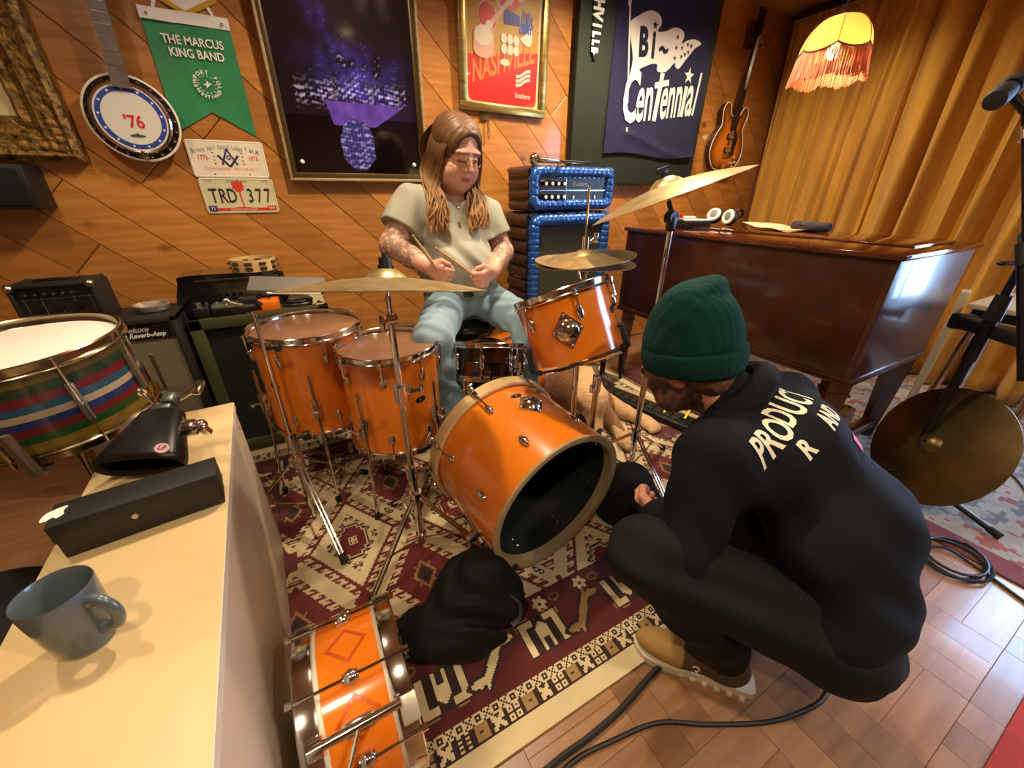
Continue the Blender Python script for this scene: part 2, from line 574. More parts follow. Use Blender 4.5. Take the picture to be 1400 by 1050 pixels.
# basket-weave parquet: squares of three strips, alternating direction
S = .27
nstrip = 0
far = MB()
for ix in range(-7, 16):
    for iy in range(-10, 10):
        cx, cy = ix * S + .1, iy * S + .04
        if not (X0 < cx - S / 2 and cx + S / 2 < X1 and Y0 < cy - S / 2 and cy + S / 2 < BW): continue
        near = (-.1 < cx < 2.3 and -.62 < cy < .55) or (-.75 < cx < .0 and 2.0 < cy < 2.3)
        for j in range(3):
            w = S / 3
            if (ix + iy) % 2 == 0: x0, x1, y0, y1 = cx - S / 2, cx + S / 2, cy - S / 2 + j * w, cy - S / 2 + (j + 1) * w
            else: x0, x1, y0, y1 = cx - S / 2 + j * w, cx - S / 2 + (j + 1) * w, cy - S / 2, cy + S / 2
            g = .0003
            poly = [(x0 + g, y0 + g), (x1 - g, y0 + g), (x1 - g, y1 - g), (x0 + g, y1 - g)]
            if near and nstrip < 290:
                plank(poly, 'parquet_strip', PARQ, floor, T(0, 0, -.0095), .0095, .0012); nstrip += 1
            else:
                far.prism(poly, .009, z0=-.0095)
obj('parquet_strips', far, PARQ, floor, smooth=0, kind='stuff')

PLASTER = mat('warm brown painted wall', '#8a5a34', .7)
struct('wall_left', MB().box((X0 - .05, (Y0 + BW) / 2, CZ / 2), (.1, BW - Y0 + .3, CZ)), PLASTER, smooth=0)
struct('wall_front', MB().box(((X0 + X1) / 2, Y0 - .05, CZ / 2), (X1 - X0 + .2, .1, CZ)), PLASTER, smooth=0)
CEIL = mat('ceiling boards', '#b98a55', .6)
struct('ceiling', MB().box(((X0 + X1) / 2, (Y0 + BW) / 2, CZ + .05), (X1 - X0 + .2, BW - Y0 + .4, .1)), CEIL, smooth=0)
# right wall with a window opening (outside the frame, it lets the daylight in)
wy0, wy1, wz0, wz1 = -1.35, .12, .25, 2.1
wr = MB()
wr.box((X1 + .05, (wy1 + BW) / 2 + .05, CZ / 2 - .02), (.1, BW - wy1 + .1, CZ + .04))
wr.box((X1 + .05, (Y0 + wy0) / 2, CZ / 2 - .02), (.1, wy0 - Y0, CZ + .04))
wr.box((X1 + .05, (wy0 + wy1) / 2, wz0 / 2 - .02), (.1, wy1 - wy0, wz0 + .04))
wr.box((X1 + .05, (wy0 + wy1) / 2, (wz1 + CZ) / 2), (.1, wy1 - wy0, CZ - wz1))
struct('wall_right', wr, mat('brown panelling', '#7b4520', .5, var=(4, '#6a3818')), smooth=0)
win = MB()
for y in (wy0 + .03, (wy0 + wy1) / 2, wy1 - .03): win.box((X1 + .05, y, (wz0 + wz1) / 2), (.06, .05, wz1 - wz0))
for z in (wz0 + .03, wz1 - .03): win.box((X1 + .05, (wy0 + wy1) / 2, z), (.06, wy1 - wy0, .05))
w1 = struct('window_1', win, mat('white window frame', '#d8d8d4', .4), smooth=0)
GL = mat('window glass', '#ffffff', .02, trans=1.)
obj('glass_pane', MB().box((X1 + .05, (wy0 + wy1) / 2, (wz0 + wz1) / 2), (.004, wy1 - wy0 - .08, wz1 - wz0 - .08)), GL, w1, smooth=0)
# timber beam along the top of the right wall, above the curtain
struct('trim_1', MB().box((X1 - .02, 1.2, 2.41), (.05, 2.5, .07)), mat('dark timber beam', '#5d3315', .5, var=(5, '#4a2710', (6, 1, 6))), smooth=0)

# ceiling downlights (their lamp sits in their own builder)
for i, (x, y, pw) in enumerate(CANS):
    t = thing('ceiling_light', 'round recessed ceiling downlight ' + ('above the bass drum', 'above the striped drum', 'above the far end of the organ', 'behind the pale cabinet', 'behind the crouching person', 'nearest the mustard curtain', 'nearest the window')[i], 'light', (x, y, CZ), group='recessed ceiling lights above the frame')
    obj('trim_ring', MB().lathe([(.055, -.002), (.075, -.008), (.08, -.001), (.055, -.0005)], n=24), WHITE, t)
    obj('bulb', MB().lathe([(0, -.006), (.05, -.004), (.052, 0)], n=20), mat('warm bulb', '#ffe2b0', .5, emit=('#ffd79a', 14)), t)
    l = bpy.data.lights.new('downlight', 'SPOT')
    l.energy = pw * 9; l.color = WARM; l.spot_size = R(150); l.spot_blend = .6; l.shadow_soft_size = .05
    lo = bpy.data.objects.new('downlight', l); COL.objects.link(lo); lo.parent = t
    lo.location = (0, 0, -.02)
# ================================================================ THINGS ON THE BACK WALL
WF = BW - .002          # face of the boards
LAYER = .0008
def flat(poly, z, name, m, parent, h=LAYER, M=None):
    return obj(name, MB().prism(poly, h, z0=z), m, parent, M, smooth=0)
def bars(w, h, t, d, name, m, parent, M=None, z0=0., bev=.004):
    """picture frame of four mitred-looking bars, one mesh"""
    mb = MB()
    for c, s in (((0, h / 2 - t / 2, 0), (w, t, d)), ((0, -h / 2 + t / 2, 0), (w, t, d)), ((-w / 2 + t / 2, 0, 0), (t, h - 2 * t, d)), ((w / 2 - t / 2, 0, 0), (t, h - 2 * t, d))):
        mb.box((c[0], c[1], z0 + d / 2), s, bev=bev)
    return obj(name, mb, m, parent, M)

THIN = mat('thin picture glass', '#ffffff', .03)
_nt = THIN.node_tree
_g = _nt.nodes.new('ShaderNodeBsdfGlossy'); _g.inputs['Roughness'].default_value = .03
_t = _nt.nodes.new('ShaderNodeBsdfTransparent'); _m = _nt.nodes.new('ShaderNodeMixShader'); _m.inputs[0].default_value = .07
_nt.links.new(_t.outputs[0], _m.inputs[1]); _nt.links.new(_g.outputs[0], _m.inputs[2]); _nt.links.new(_m.outputs[0], _nt.nodes['Material Output'].inputs[0])
# --- ornate gilt frame at the far left
t = thing('picture_frame', 'ornate dark gilt frame around plain cream paper, hung left of the banjo', 'picture', wallM(-1.10, 1.80, WF) @ T(0, 0, .02) @ RX(2.2))
gilt = mat('dark antique gilt', '#4b3413', .45, .5, var=(38, '#a37e3c'), bump=(55, .9, .012))
mb = MB()
W_, H_ = .86, .98
prof = [(0, 0), (.0, .045), (.02, .062), (.05, .045), (.085, .05), (.11, .03), (.135, .034), (.15, .012), (.15, 0)]
for (ax, ay), L_, rot in (((0, -H_ / 2), W_, 0), ((W_ / 2, 0), H_, 90), ((0, H_ / 2), W_, 180), ((-W_ / 2, 0), H_, 270)):
    V = []; n_ = 24
    for i in range(n_ + 1):
        for (q, z) in prof:
            x = (-L_ / 2 + q) + (L_ - 2 * q) * i / n_
            V.append((x, q, z + (.004 * math.sin(i * 2.4) if 0 < z else 0)))
    m_ = len(prof)
    F = [[i * m_ + k, (i + 1) * m_ + k, (i + 1) * m_ + k + 1, i * m_ + k + 1] for i in range(n_) for k in range(m_ - 1)]
    mb.add(V, F, T(ax, ay, 0) @ RZ(rot))
obj('frame', mb, gilt, t)
orn = MB()
for sx in (-1, 1):
    for sy in (-1, 1):
        for k in range(5):
            orn.ball((sx * (W_ / 2 - .045 - .028 * k), sy * (H_ / 2 - .05), .05), .02, 5, (1, 1, .5))
            orn.ball((sx * (W_ / 2 - .05), sy * (H_ / 2 - .045 - .028 * k), .05), .02, 5, (1, 1, .5))
obj('carved_ornament', orn, gilt, t, kind='stuff')
flat([(-.3, -.36), (.3, -.36), (.3, .36), (-.3, .36)], .006, 'picture', mat('cream paper', '#d9cf9c', .6), t)

# --- black wall speaker under it
t = thing('wall_speaker', 'black box speaker fixed to the boards below the gilt frame', 'speaker', (-1.1, WF, 1.215))
obj('cabinet', MB().box((0, -.075, 0), (.54, .15, .155), bev=.006), mat('black speaker cabinet', '#15120f', .55), t)
obj('grille', MB().box((0, -.153, 0), (.5, .006, .125), bev=.002), mat('black grille cloth', '#0b0a09', .9, bump=(400, .3, .002)), t)

# --- banjo
t = thing('banjo', "banjo hung neck up with a '76 on its starred white head", 'banjo', wallM(-.462, 1.468, WF))
RB = .152
obj('resonator', MB().lathe([(0, .004), (.09, .004), (RB - .012, .022), (RB - .002, .05), (RB, .06)], n=48), mat('dark maple resonator', '#4a2412', .3, coat=.5), t)
obj('flange_plate', MB().lathe([(.12, .062), (RB - .005, .064)], n=48), mat('dark nickel flange', '#3a332c', .3, .7), t)
obj('binding', MB().lathe([(RB - .007, .06), (RB - .004, .058), (RB + .001, .062), (RB + .001, .066), (RB - .004, .068), (RB - .007, .066)], n=48), mat('cream binding', '#e6dfcc', .4), t)
obj('tone_ring', MB().lathe([(.118, .06), (.128, .062), (.128, .086), (.122, .09), (.115, .088)], n=48), CHROME, t)
hooks = MB()
for i in range(22):
    a = 2 * math.pi * i / 22
    hooks.cyl((.134 * math.cos(a), .134 * math.sin(a), .06), (.132 * math.cos(a), .132 * math.sin(a), .09), .0035, n=6)
    hooks.ball((.135 * math.cos(a), .135 * math.sin(a), .07), .006, 4)
obj('tension_hooks', hooks, CHROME, t)
flat(ellipse(.118, .118, 48), .0855, 'banjo_head', mat('banjo head skin', '#d9d5c4', .5), t)
ring = MB().lathe([(.092, .0868), (.109, .0868), (.109, .0862), (.092, .0862)], n=48)
obj('blue_ring', ring, mat('flag blue print', '#1f3f92', .5), t)
st = MB()
for i in range(13):
    a = R(90 + 360 / 13 * i)
    st.prism(star(.0062), .0006, T(.1005 * math.cos(a), .1005 * math.sin(a), .0869))
obj('stars', st, WHITE, t, smooth=0, kind='stuff')
text("'76", .062, T(.004, -.014, .0868), mat('flag red print', '#c8283a', .5), t, sx=.85, offset=.0016)
mb = MB().prism(star(.008), .0006, T(0, -.056, .0868)).prism(spl2([(-.026, -.062), (-.012, -.056), (0, -.058), (.012, -.056), (.026, -.062), (.012, -.066), (-.012, -.066)], 4), .0006, z0=.0868)
obj('emblem', mb, mat('grey print', '#4a4a46', .5), t, smooth=0)
nk = MB()
nk.prism([(-.028, .1), (.028, .1), (.020, .8), (-.020, .8)], .018, z0=.086)
obj('neck', nk, mat('grey fingerboard', '#6f6258', .35, var=(20, '#5d524a', (1, 4, 1))), t, RZ(-3.5))
fr = MB()
for i in range(16): fr.box((0, .17 + .6 * (1 - 2 ** (-i / 9)), .105), (.046, .0018, .002))
obj('frets', fr, DULLCHROME, t, RZ(-3.5), smooth=0, kind='stuff')
obj('tailpiece', MB().box((0, -.128, .085), (.022, .03, .012), bev=.003), CHROME, t)

# --- yellow pennant (its top is outside the frame) and green pennant
t = thing('pennant', 'small yellow pennant with a round crest, above the green pennant', 'pennant', wallM(-.178, 1.99, WF))
yel = mat('yellow felt', '#c9a02a', .8)
flat([(-.115, .14), (.115, .14), (.115, -.085), (0, -.142), (-.115, -.085)], .004, 'felt', yel, t, .003)
flat([(-.095, .14), (.095, .14), (.095, -.075), (0, -.125), (-.095, -.075)], .0072, 'white_field', WHITE, t)
cr = MB().lathe([(.028, .0082), (.034, .009), (.04, .0082)], n=28, M=T(0, -.05, 0)).lathe([(.01, .0082), (.015, .0088), (.02, .0082)], n=20, M=T(0, -.05, 0))
obj('crest', cr, mat('grey crest', '#7d7a70', .6), t)

def cloth_sheet(outline_fn, nx, ny, amp, seed, th=.0015):
    """rectangular grid mapped by outline_fn(u,v)->(x,y), softly waved in z"""
    V = []; F = []
    for s in (0, 1):
        for j in range(ny + 1):
            for i in range(nx + 1):
                u, v = i / nx, j / ny
                x, y = outline_fn(u, v)
                z = amp * (1 + math.sin(u * 5 + v * 3 + seed) * .6 + math.sin(u * 9 - v * 6 + seed * 2) * .4)
                V.append((x, y, z + (th if s else 0)))
    n1 = (nx + 1) * (ny + 1)
    for j in range(ny):
        for i in range(nx):
            a = j * (nx + 1) + i
            F.append([n1 + a, n1 + a + 1, n1 + a + nx + 2, n1 + a + nx + 1]); F.append([a + nx + 1, a + nx + 2, a + 1, a])
    return MB().add(V, F)
def cz(u, v, amp, seed): return amp * (1 + math.sin(u * 5 + v * 3 + seed) * .6 + math.sin(u * 9 - v * 6 + seed * 2) * .4)
t = thing('pennant', 'green swallow-tailed pennant with white band lettering, pinned by two pins', 'pennant', wallM(-.185, 1.645, WF))
GW, GH = .15, .21
def gout(u, v):
    yb = -GH + (.085 * (1 - abs(2 * u - 1)))
    return ((u - .5) * 2 * GW * (1.0), yb + v * (GH - yb))
obj('cloth', cloth_sheet(gout, 20, 20, .004, 1), mat('green satin', '#17874f', .4, var=(9, '#0f7643'), sheen=.4), t)
obj('white_header', cloth_sheet(lambda u, v: ((u - .5) * 2 * GW * 1.01, GH - .035 + v * .04), 20, 3, .0045, 1.0, .0085), WHITE, t)
WP = WHITE
text('THE MARCUS', .042, T(.004, .118, .0115), WP, t, sx=.84, offset=.0007)
text('KING BAND', .042, T(.006, .076, .0115), WP, t, sx=.84, offset=.0007)
def arc_text(s, rad, size, M, material, parent, a0, a1, inward=False, **k):
    n = len(s)
    for i, ch in enumerate(s):
        if ch == ' ': continue
        a = a0 + (a1 - a0) * i / max(n - 1, 1)
        if not inward: m = RZ(a) @ T(0, rad, 0)
        else: m = RZ(a) @ T(0, -rad, 0)
        text(ch, size, M @ m, material, parent, **k)
Mg = T(.012, -.025, .0115)
arc_text('NEWPORT FOLK', .043, .019, Mg, WP, t, 122, -122, offset=.0006)
arc_text('FESTIVAL', .046, .017, Mg, WP, t, -52, 52, inward=True, offset=.0005)
em = MB()
for i in range(14):
    a = R(360 / 14 * i); em.prism(star(.0035), .0006, T(.031 * math.cos(a), .031 * math.sin(a), .0115) @ Mg.inverted() @ Mg)
em.prism(spl2([(-.016, -.002), (-.004, .003), (.002, .014), (.006, .004), (.016, .006), (.006, -.004), (-.006, -.014), (-.004, -.004)], 4), .0006, z0=.0)
for i, v in enumerate(em.v): em.v[i] = (v[0] + .012, v[1] - .025, .0115 + (.0006 if i % 2 else 0) * 0 + (v[2] % .0115))
obj('emblem', em, WP, t, smooth=0)
pins = MB()
for x in (-.125, .125): pins.ball((x, GH - .02, .019), .006, 5)
obj('pin', pins, CHROME, t)
for x in (-.09, .09): obj('hanging_strap', MB().box((0, 0, 0), (.012, .10, .003), T(x, GH + .03, .004) @ RZ(22 if x > 0 else -22)), WHITE, t, smooth=0)

# --- two number plates
def plate(label, x, z, base, parent_rot=0):
    t = thing('number_plate', label, 'plate', wallM(x, z, WF) @ RX(1.5) @ RZ(parent_rot), 'number plates on the boards')
    pl = MB().prism(rrect(.305, .153, .014), .0016, z0=.003)
    rim = MB().lathe([(0, 0)]) if False else None
    obj('plate', pl, base, t, smooth=0)
    o_, i_ = rrect(.303, .151, .013), rrect(.294, .142, .010)
    n = len(o_)
    V = [(a, b, .0046) for a, b in o_] + [(a, b, .0062) for a, b in i_]
    V2 = [(a, b, .0046) for a, b in rrect(.288, .136, .008)]
    F = [[k, (k + 1) % n, n + (k + 1) % n, n + k] for k in range(n)] + [[n + k, n + (k + 1) % n, 2 * n + (k + 1) % n, 2 * n + k] for k in range(n)]
    obj('rim', MB().add(V + V2, F), base, t)
    return t
t = plate('white number plate with a blue square-and-compass emblem, 1776 and 1976', -.172, 1.336, mat('cream plate enamel', '#e6dcc4', .35))
GREY = mat('blue grey print', '#8b93a0', .5); REDP = mat('faded red print', '#cf6a62', .5); NAVY = mat('navy print', '#2b2f66', .45); DARK = mat('dark print', '#2c2a33', .45)
arcs = 'Prince Hall Grand Lodge F.&A.M.'
xw = 0
for i, ch in enumerate(arcs):
    if ch == ' ': continue
    u = i / (len(arcs) - 1) - .5
    text(ch, .026, T(u * .262, .048 - .075 * u * u, .0052) @ RZ(-u * 22), GREY, t, sx=.62, offset=.0004)
text('1776', .028, T(-.1, .005, .0052), REDP, t, sx=.75, offset=.0006)
text('1976', .028, T(.1, .005, .0052), REDP, t, sx=.75, offset=.0006)
text('Bicentennial Anniversary', .023, T(0, -.038, .0052), mat('pale red script', '#dba79a', .5), t, sx=.95, shear=.4)
em = MB()
def seg(mb, a, b, w, z, h=LAYER):
    a, b = Vector(a), Vector(b); d = (b - a).normalized(); nn = Vector((-d.y, d.x)) * w / 2
    mb.prism([tuple(a + nn), tuple(a - nn), tuple(b - nn), tuple(b + nn)], h, z0=z)
for sx in (-1, 1):
    seg(em, (0, .042), (sx * .031, -.024), .007, .0052)
    seg(em, (0, -.03), (sx * .04, .016), .009, .0056)
obj('emblem', em, NAVY, t, smooth=0)
text('G', .026, T(0, .006, .0056), NAVY, t, offset=.0008)
dots = MB()
for sx in (-1, 1):
    for k in range(4): dots.prism(star(.0045), LAYER, T(sx * .057, .026 - .015 * k, .0052))
obj('stars', dots, DARK, t, smooth=0)
hl = MB()
for x in (-.07, .07): hl.prism(ellipse(.0035, .0025, 10), LAYER, T(x, -.062, .0052))
obj('screw_hole', hl, DARK, t, smooth=0)
t = plate('cream number plate reading TRD 377 with a red palm tree in the middle', -.166, 1.181, mat('pale green plate enamel', '#cfcaa2', .35))
for i, ch in enumerate('TRD'): text(ch, .088, T(-.108 + .037 * i, -.002, .0055), DARK, t, sx=.62, depth=.0012, offset=.0008)
for i, ch in enumerate('377'): text(ch, .088, T(.042 + .037 * i, -.002, .0055), DARK, t, sx=.62, depth=.0012, offset=.0008)
RED = mat('palm red print', '#cc3830', .45)
pm = MB()
for a in range(9):
    pm.prism(ellipse(.016, .008, 10), LAYER, T(0, .044, .0053 + a * 1e-5) @ RZ(40 * a) @ T(.011, 0, 0))
pm.prism(ellipse(.016, .02, 14), LAYER, T(0, .038, .0054))
seg(pm, (0, .03), (.004, -.05), .005, .0053)
seg(pm, (.004, -.05), (-.035, -.052), .003, .0053); seg(pm, (.004, -.05), (.035, -.052), .003, .0053)
obj('palm_tree', pm, RED, t, smooth=0)
rb = MB().prism([(-.115, -.066), (.125, -.066), (.125, -.053), (-.115, -.053)], LAYER, z0=.0051)
obj('red_band', rb, RED, t, smooth=0)
text('SOUTH CAROLINA', .013, T(.002, -.06, .0062), mat('cream print', '#e8dcb4', .5), t)
text('1776', .016, T(-.115, .062, .0055), GREY, t); text('1976', .016, T(.115, .062, .0055), GREY, t); text('BICENTENNIAL', .012, T(0, .063, .0058), GREY, t)
flat([(-.142, -.068), (-.108, -.068), (-.108, -.042), (-.142, -.042)], .0056, 'sticker', mat('navy sticker', '#3c3c66', .5), t)
flat([(.103, -.066), (.142, -.066), (.142, -.044), (.103, -.044)], .0056, 'sticker', RED, t)
text('71', .02, T(-.125, -.055, .0066), WHITE, t); text('5976', .013, T(.1225, -.055, .0066), WHITE, t)

# --- framed concert photograph
t = thing('picture_frame', 'large framed concert photograph of a blue-lit crowd, behind the seated drummer', 'picture', wallM(.425, 1.81, WF) @ T(0, 0, .026) @ RX(2.5))
W_, H_ = .715, 1.12
bars(W_, H_, .014, .05, 'frame', mat('pale oak frame', '#a58f62', .45, var=(10, '#8d774d', (1, 6, 1))), t)
bars(W_ - .028, H_ - .028, .024, .026, 'inner_frame', mat('dark bronze slip', '#5b4a2c', .35, .6), t)
def concert(u, v):
    P = np.stack([u * W_ * 10, v * H_ * 10, 0 * u], -1)
    n1 = vnoise(P, 1.3, 1); n2 = vnoise(P, 7, 2); n3 = vnoise(P, 22, 3)
    c = np.zeros((len(u), 3))
    base = np.array([.012, .007, .010])
    c[:] = base
    # blue-violet crowd diagonal
    d = np.exp(-((v - (.90 - .85 * u)) / .09) ** 2) * np.clip(1.15 - 1.3 * u, 0, 1)
    fld = np.exp(-((u - .55) / .30) ** 2 - ((v - .38) / .13) ** 2)
    blob = np.clip(.85 * d + 1.0 * fld - .08 + .25 * n1, 0, 1) * np.clip(.42 + .8 * n2, .0, 1.2)
    c += blob[:, None] * np.array([.05, .035, .34])
    spk = np.clip(n3 * n2 * 3.5 - .25, 0, 1) * np.clip(fld + .4 * d - .15, 0, 1)
    c += spk[:, None] * np.array([.35, .32, .75])
    row = np.exp(-((v - .335 - .02 * n1) / .035) ** 2) * np.clip(n3 * 1.6 + .1, 0, 1) * (u > .1) * (u < .92)
    c += row[:, None] * np.array([.38, .38, .75])
    # lit stage cloth
    stg = (v > .205) * (v < .30) * (u > .3 + (.3 - v) * .4) * (u < .9 - (.30 - v) * 2.6)
    c = np.where((stg > 0)[:, None], np.array([.105, .055, .36]) * (1 + .4 * n2[:, None]), c)
    gl = ((u - .5) / .13) ** 2 + ((v - .125) / .11) ** 2 < 1 + .3 * n2
    c = np.where(gl[:, None], np.array([.03, .028, .17]) + np.clip(n3, 0, 1)[:, None] * np.array([.4, .4, .7]), c)
    dark = np.clip(((v < .24) & ~gl & ~(stg > 0)).astype(float), 0, 1)
    c *= (1 - .75 * dark)[:, None]
    # spotlights
    for ux, sl in ((.72, -.25), (.78, .08)):
        w = .008 + (.93 - v) * .17
        bm_ = np.exp(-((u - ux - sl * (.93 - v)) / np.maximum(w, .004)) ** 2) * np.clip((v - .6) / .3, 0, 1) * (v < .935)
        c += (bm_ ** 1.3)[:, None] * np.array([.33, .28, .30])
    red = np.exp(-((v - .97) / .07) ** 2) * np.exp(-((u - .65) / .3) ** 2)
    c += red[:, None] * np.array([.09, .025, .025])
    return np.clip(c, 0, 1)
PH = mat('glossy photograph', '#ffffff', .12, vcol='Col', coat=1.)
grid_print('photograph', W_ - .07, H_ - .07, 230, 350, concert, PH, t, Matrix(), .012)
obj('corner_bolt', MB().ball((-.285, -.475, .016), .011, 6).ball((.285, -.475, .016), .011, 6), WHITE, t)

# --- Nashville travel poster
t = thing('picture_frame', 'brass framed red and gold NASHVILLE travel poster', 'picture', wallM(1.292, 1.985, WF) @ T(0, 0, .011) @ RX(1.5) @ RZ(-1.0))
W_, H_ = .565, .74
bars(W_, H_, .042, .03, 'frame', mat('brushed brass frame', '#b39a58', .3, .85, var=(14, '#8f7a40', (.5, 6, 1))), t)
flat([(-.25, -.335), (.25, -.335), (.25, .335), (-.25, .335)], .006, 'poster_paper', mat('poster cream', '#e5d6a8', .4), t)
flat(rrect(.446, .64, .03), .0068, 'gold_field', mat('poster gold', '#c4951f', .4), t)
rp = [p for p in rrect(.446, .64, .03)]
rp = clip(clip(rp, 0, 1, 1e9), -.13, 1, -.085)
PRED = mat('poster red', '#d6241c', .4)
flat(rp, .0076, 'red_field', PRED, t)
PINK = mat('poster pink', '#e9b69a', .4); PCR = mat('poster pale', '#ecdcc0', .4); PBL = mat('poster blue', '#2a56b8', .4); POR = mat('poster orange', '#ee8a3a', .4)
PP = .0088
nm = MB()
# fan shaped instruments
flat(spl2([(-.03, .1), (-.06, .155), (-.02, .19), (.005, .235), (.02, .30), (.035, .30), (.04, .235), (.075, .185), (.115, .155), (.06, .14), (.02, .15)], 5), PP, 'instrument', PINK, t)
flat(spl2([(-.03, .135), (.02, .165), (.09, .145), (.075, .115), (.02, .105), (-.02, .115)], 5), PP + .001, 'instrument', PRED, t)
flat([(.012, .29), (.034, .29), (.036, .4), (.014, .4)], PP, 'instrument', PCR, t)
gt = spl2([(-.15, .03), (-.155, .08), (-.12, .115), (-.07, .1), (-.055, .06), (-.06, .02), (-.1, 0)], 5)
flat(gt, PP + .001, 'guitar', PRED, t)
flat([(x * 1.12 + .0125, y * 1.1 - .006) for x, y in gt], PP + .0004, 'guitar_edge', PINK, t)
nk = MB(); seg(nk, (-.1, .015), (.035, .15), .022, PP + .002); seg(nk, (.02, .13), (.05, .162), .032, PP + .0021); obj('guitar_neck', nk, PINK, t, smooth=0)
flat(ellipse(.022, .022, 20, -.095, .022), PP + .0024, 'guitar_rose', PCR, t)
bd = MB()
for k, (yy, ry) in enumerate(((-.085, .038), (-.06, .042), (-.03, .05))): bd.prism(ellipse(.062, ry, 24, -.128, yy), LAYER, z0=PP + .0026 + .0009 * k)
obj('banjo', bd, PINK, t, smooth=0)
flat(ellipse(.055, .043, 24, -.13, -.026), PP + .0054, 'banjo_skin', PCR, t)
bl = MB()
for k in range(9): bl.box((.0 + .0115 * k, .075 - .001 * k, PP + .002), (.0075, .066 - .003 * k, .0012))
for k in range(6):
    seg(bl, (.1 + .013 * k, .02), (.115 + .012 * k, .12 - .01 * (k % 3)), .006, PP + .002)
    bl.lathe([(.008, PP + .002), (.013, PP + .0028), (.008, PP + .003)], n=12, M=T(.105 + .013 * k, .03 + .022 * (k % 2), 0))
obj('train', bl, PBL, t, smooth=0)
dr = MB()
for k in range(3): dr.prism(ellipse(.019, .023, 14, -.005 + .04 * k, -.02), LAYER, z0=PP + .003); dr.prism(ellipse(.019, .023, 14, -.003 + .04 * k, -.066), LAYER, z0=PP + .003)
for k in range(2): dr.prism(ellipse(.014, .026, 12, -.085 + .03 * k, .155), LAYER, z0=PP + .003)
dr.prism(ellipse(.03, .016, 14, .005, -.125), LAYER, z0=PP + .003)
dr.prism(spl2([(.1, -.01), (.16, -.035), (.18, .0), (.165, .06), (.14, .02)], 4), LAYER, z0=PP + .0012)
obj('drum_shapes', dr, PCR, t, smooth=0)
nt_ = MB()
text('NASHVILLE', .135, T(.0, -.125, PP + .0012), POR, t, sx=.60, shear=.0, offset=.0032, warp=lambda x, y, z: (x, y * 1.05 + x * .34, z), name='lettering')
text('Southern', .036, T(.128, -.27, PP), PCR, t, sx=.78, offset=.0005)
sw = MB()
for k in range(3):
    pts = [(.08 + .012 * i, -.222 + .021 * k + .034 / (1 + math.exp(-(i - 4) * 1.1))) for i in range(9)]
    poly = [(x, y + .007) for x, y in pts] + [(x, y - .007) for x, y in pts[::-1]]
    sw.prism(poly, LAYER, z0=PP)
obj('stripe_logo', sw, PCR, t, smooth=0)
obj('glass', MB().box((0, 0, .017), (W_ - .07, H_ - .07, .002)), THIN, t, smooth=0)

# --- tall dark green acoustic panel, banner and slim pennant on it
t = thing('acoustic_panel', 'tall dark green fabric panel hung behind the navy banner', 'panel', wallM(2.36, 1.83, WF) @ T(0, 0, .012) @ RX(1.0))
obj('panel', MB().box((0, 0, .03), (1.2, 1.16, .055), bev=.008), mat('dark green fabric', '#242c22', .85, bump=(300, .2, .002)), t)
PF = BW - .087
t = thing('pennant', 'slim dark pennant with vertical white letters SHVILLE, left of the navy banner', 'pennant', wallM(1.875, 2.13, PF))
flat([(-.05, .28), (.05, .28), (.012, -.2), (-.012, -.2)], .002, 'felt', mat('black green felt', '#20261f', .9), t, .003)
for i, ch in enumerate('SHVILLE'):
    k = .112 - .0085 * i
    text(ch, k, T(.004 - .0015 * i, .10 - sum(.052 - .0035 * j for j in range(i)), .0055) @ RZ(-90), WHITE, t, sx=.72, offset=.005)
flat([(0, .015), (.009, 0), (0, -.015), (-.009, 0)], .0056, 'diamond', WHITE, t, M=T(-.006, -.172, 0))

t = thing('banner', 'navy cloth banner with a white waving flag and the word Bi-Centennial', 'banner', wallM(2.462, 1.93, PF + .01))
BWd, BHt = .885, .99
def bout(u, v):
    x = (u - .5) * BWd * (.98 + .02 * (1 - v)); y = -BHt / 2 + .012 * math.sin(u * 7) * (1 - v) + v * (BHt - .04)
    return (x, y)
NB = mat('navy cotton', '#1c1d42', .85, bump=(7, .5, .03))
def hemz(u, v): return .010 * max(0, math.sin((u - .1) * 3.0)) * max(0, 1 - v * 7)
shm = cloth_sheet(bout, 40, 44, .004, 3, .003)
shm.v = [(x, y, z + .012 * math.exp(-((y + .43 + .06 * math.sin(x * 5)) / .02) ** 2) * (x > -.3)) for x, y, z in shm.v]
obj('cloth', shm, NB, t)
BZ = .0118
flag = spl2([(-.33, .19), (-.27, .245), (-.17, .285), (-.09, .275), (-.065, .235), (-.09, .195), (-.02, .205), (.06, .235), (.13, .23), (.155, .2), (.14, .16), (.19, .185), (.26, .2), (.33, .185), (.27, .15), (.20, .08), (.15, .03), (.115, .035), (.1, .055), (.03, .0), (-.05, -.005), (-.06, .03), (-.13, .02), (-.24, -.03), (-.3, -.105), (-.275, .03)], 4)
flat(flag, BZ, 'flag_print', WHITE, t)
NV2 = mat('navy cut-out print', '#181a3c', .8)
text('B', .20, T(-.2, .12, BZ + .001) @ RZ(5), NV2, t, sx=.72, offset=.009)
text('i', .19, T(-.112, .12, BZ + .001) @ RZ(3), NV2, t, sx=.7, offset=.009)
sm = MB().prism(star(.026), LAYER, T(-.118, .222, BZ + .001))
for p in ((.095, .19), (.095, .135), (.095, .08), (.15, .14), (.155, .095), (.2, .165), (.235, .16), (.185, .11), (.215, .125)): sm.prism(star(.016), LAYER, T(p[0], p[1], BZ + .001))
sm.prism(spl2([(-.06, .115), (-.03, .13), (0, .115), (.025, .125), (.02, .1), (-.01, .09), (-.035, .105), (-.055, .095)], 4), LAYER, z0=BZ + .001)
obj('flag_stars', sm, NV2, t, smooth=0)
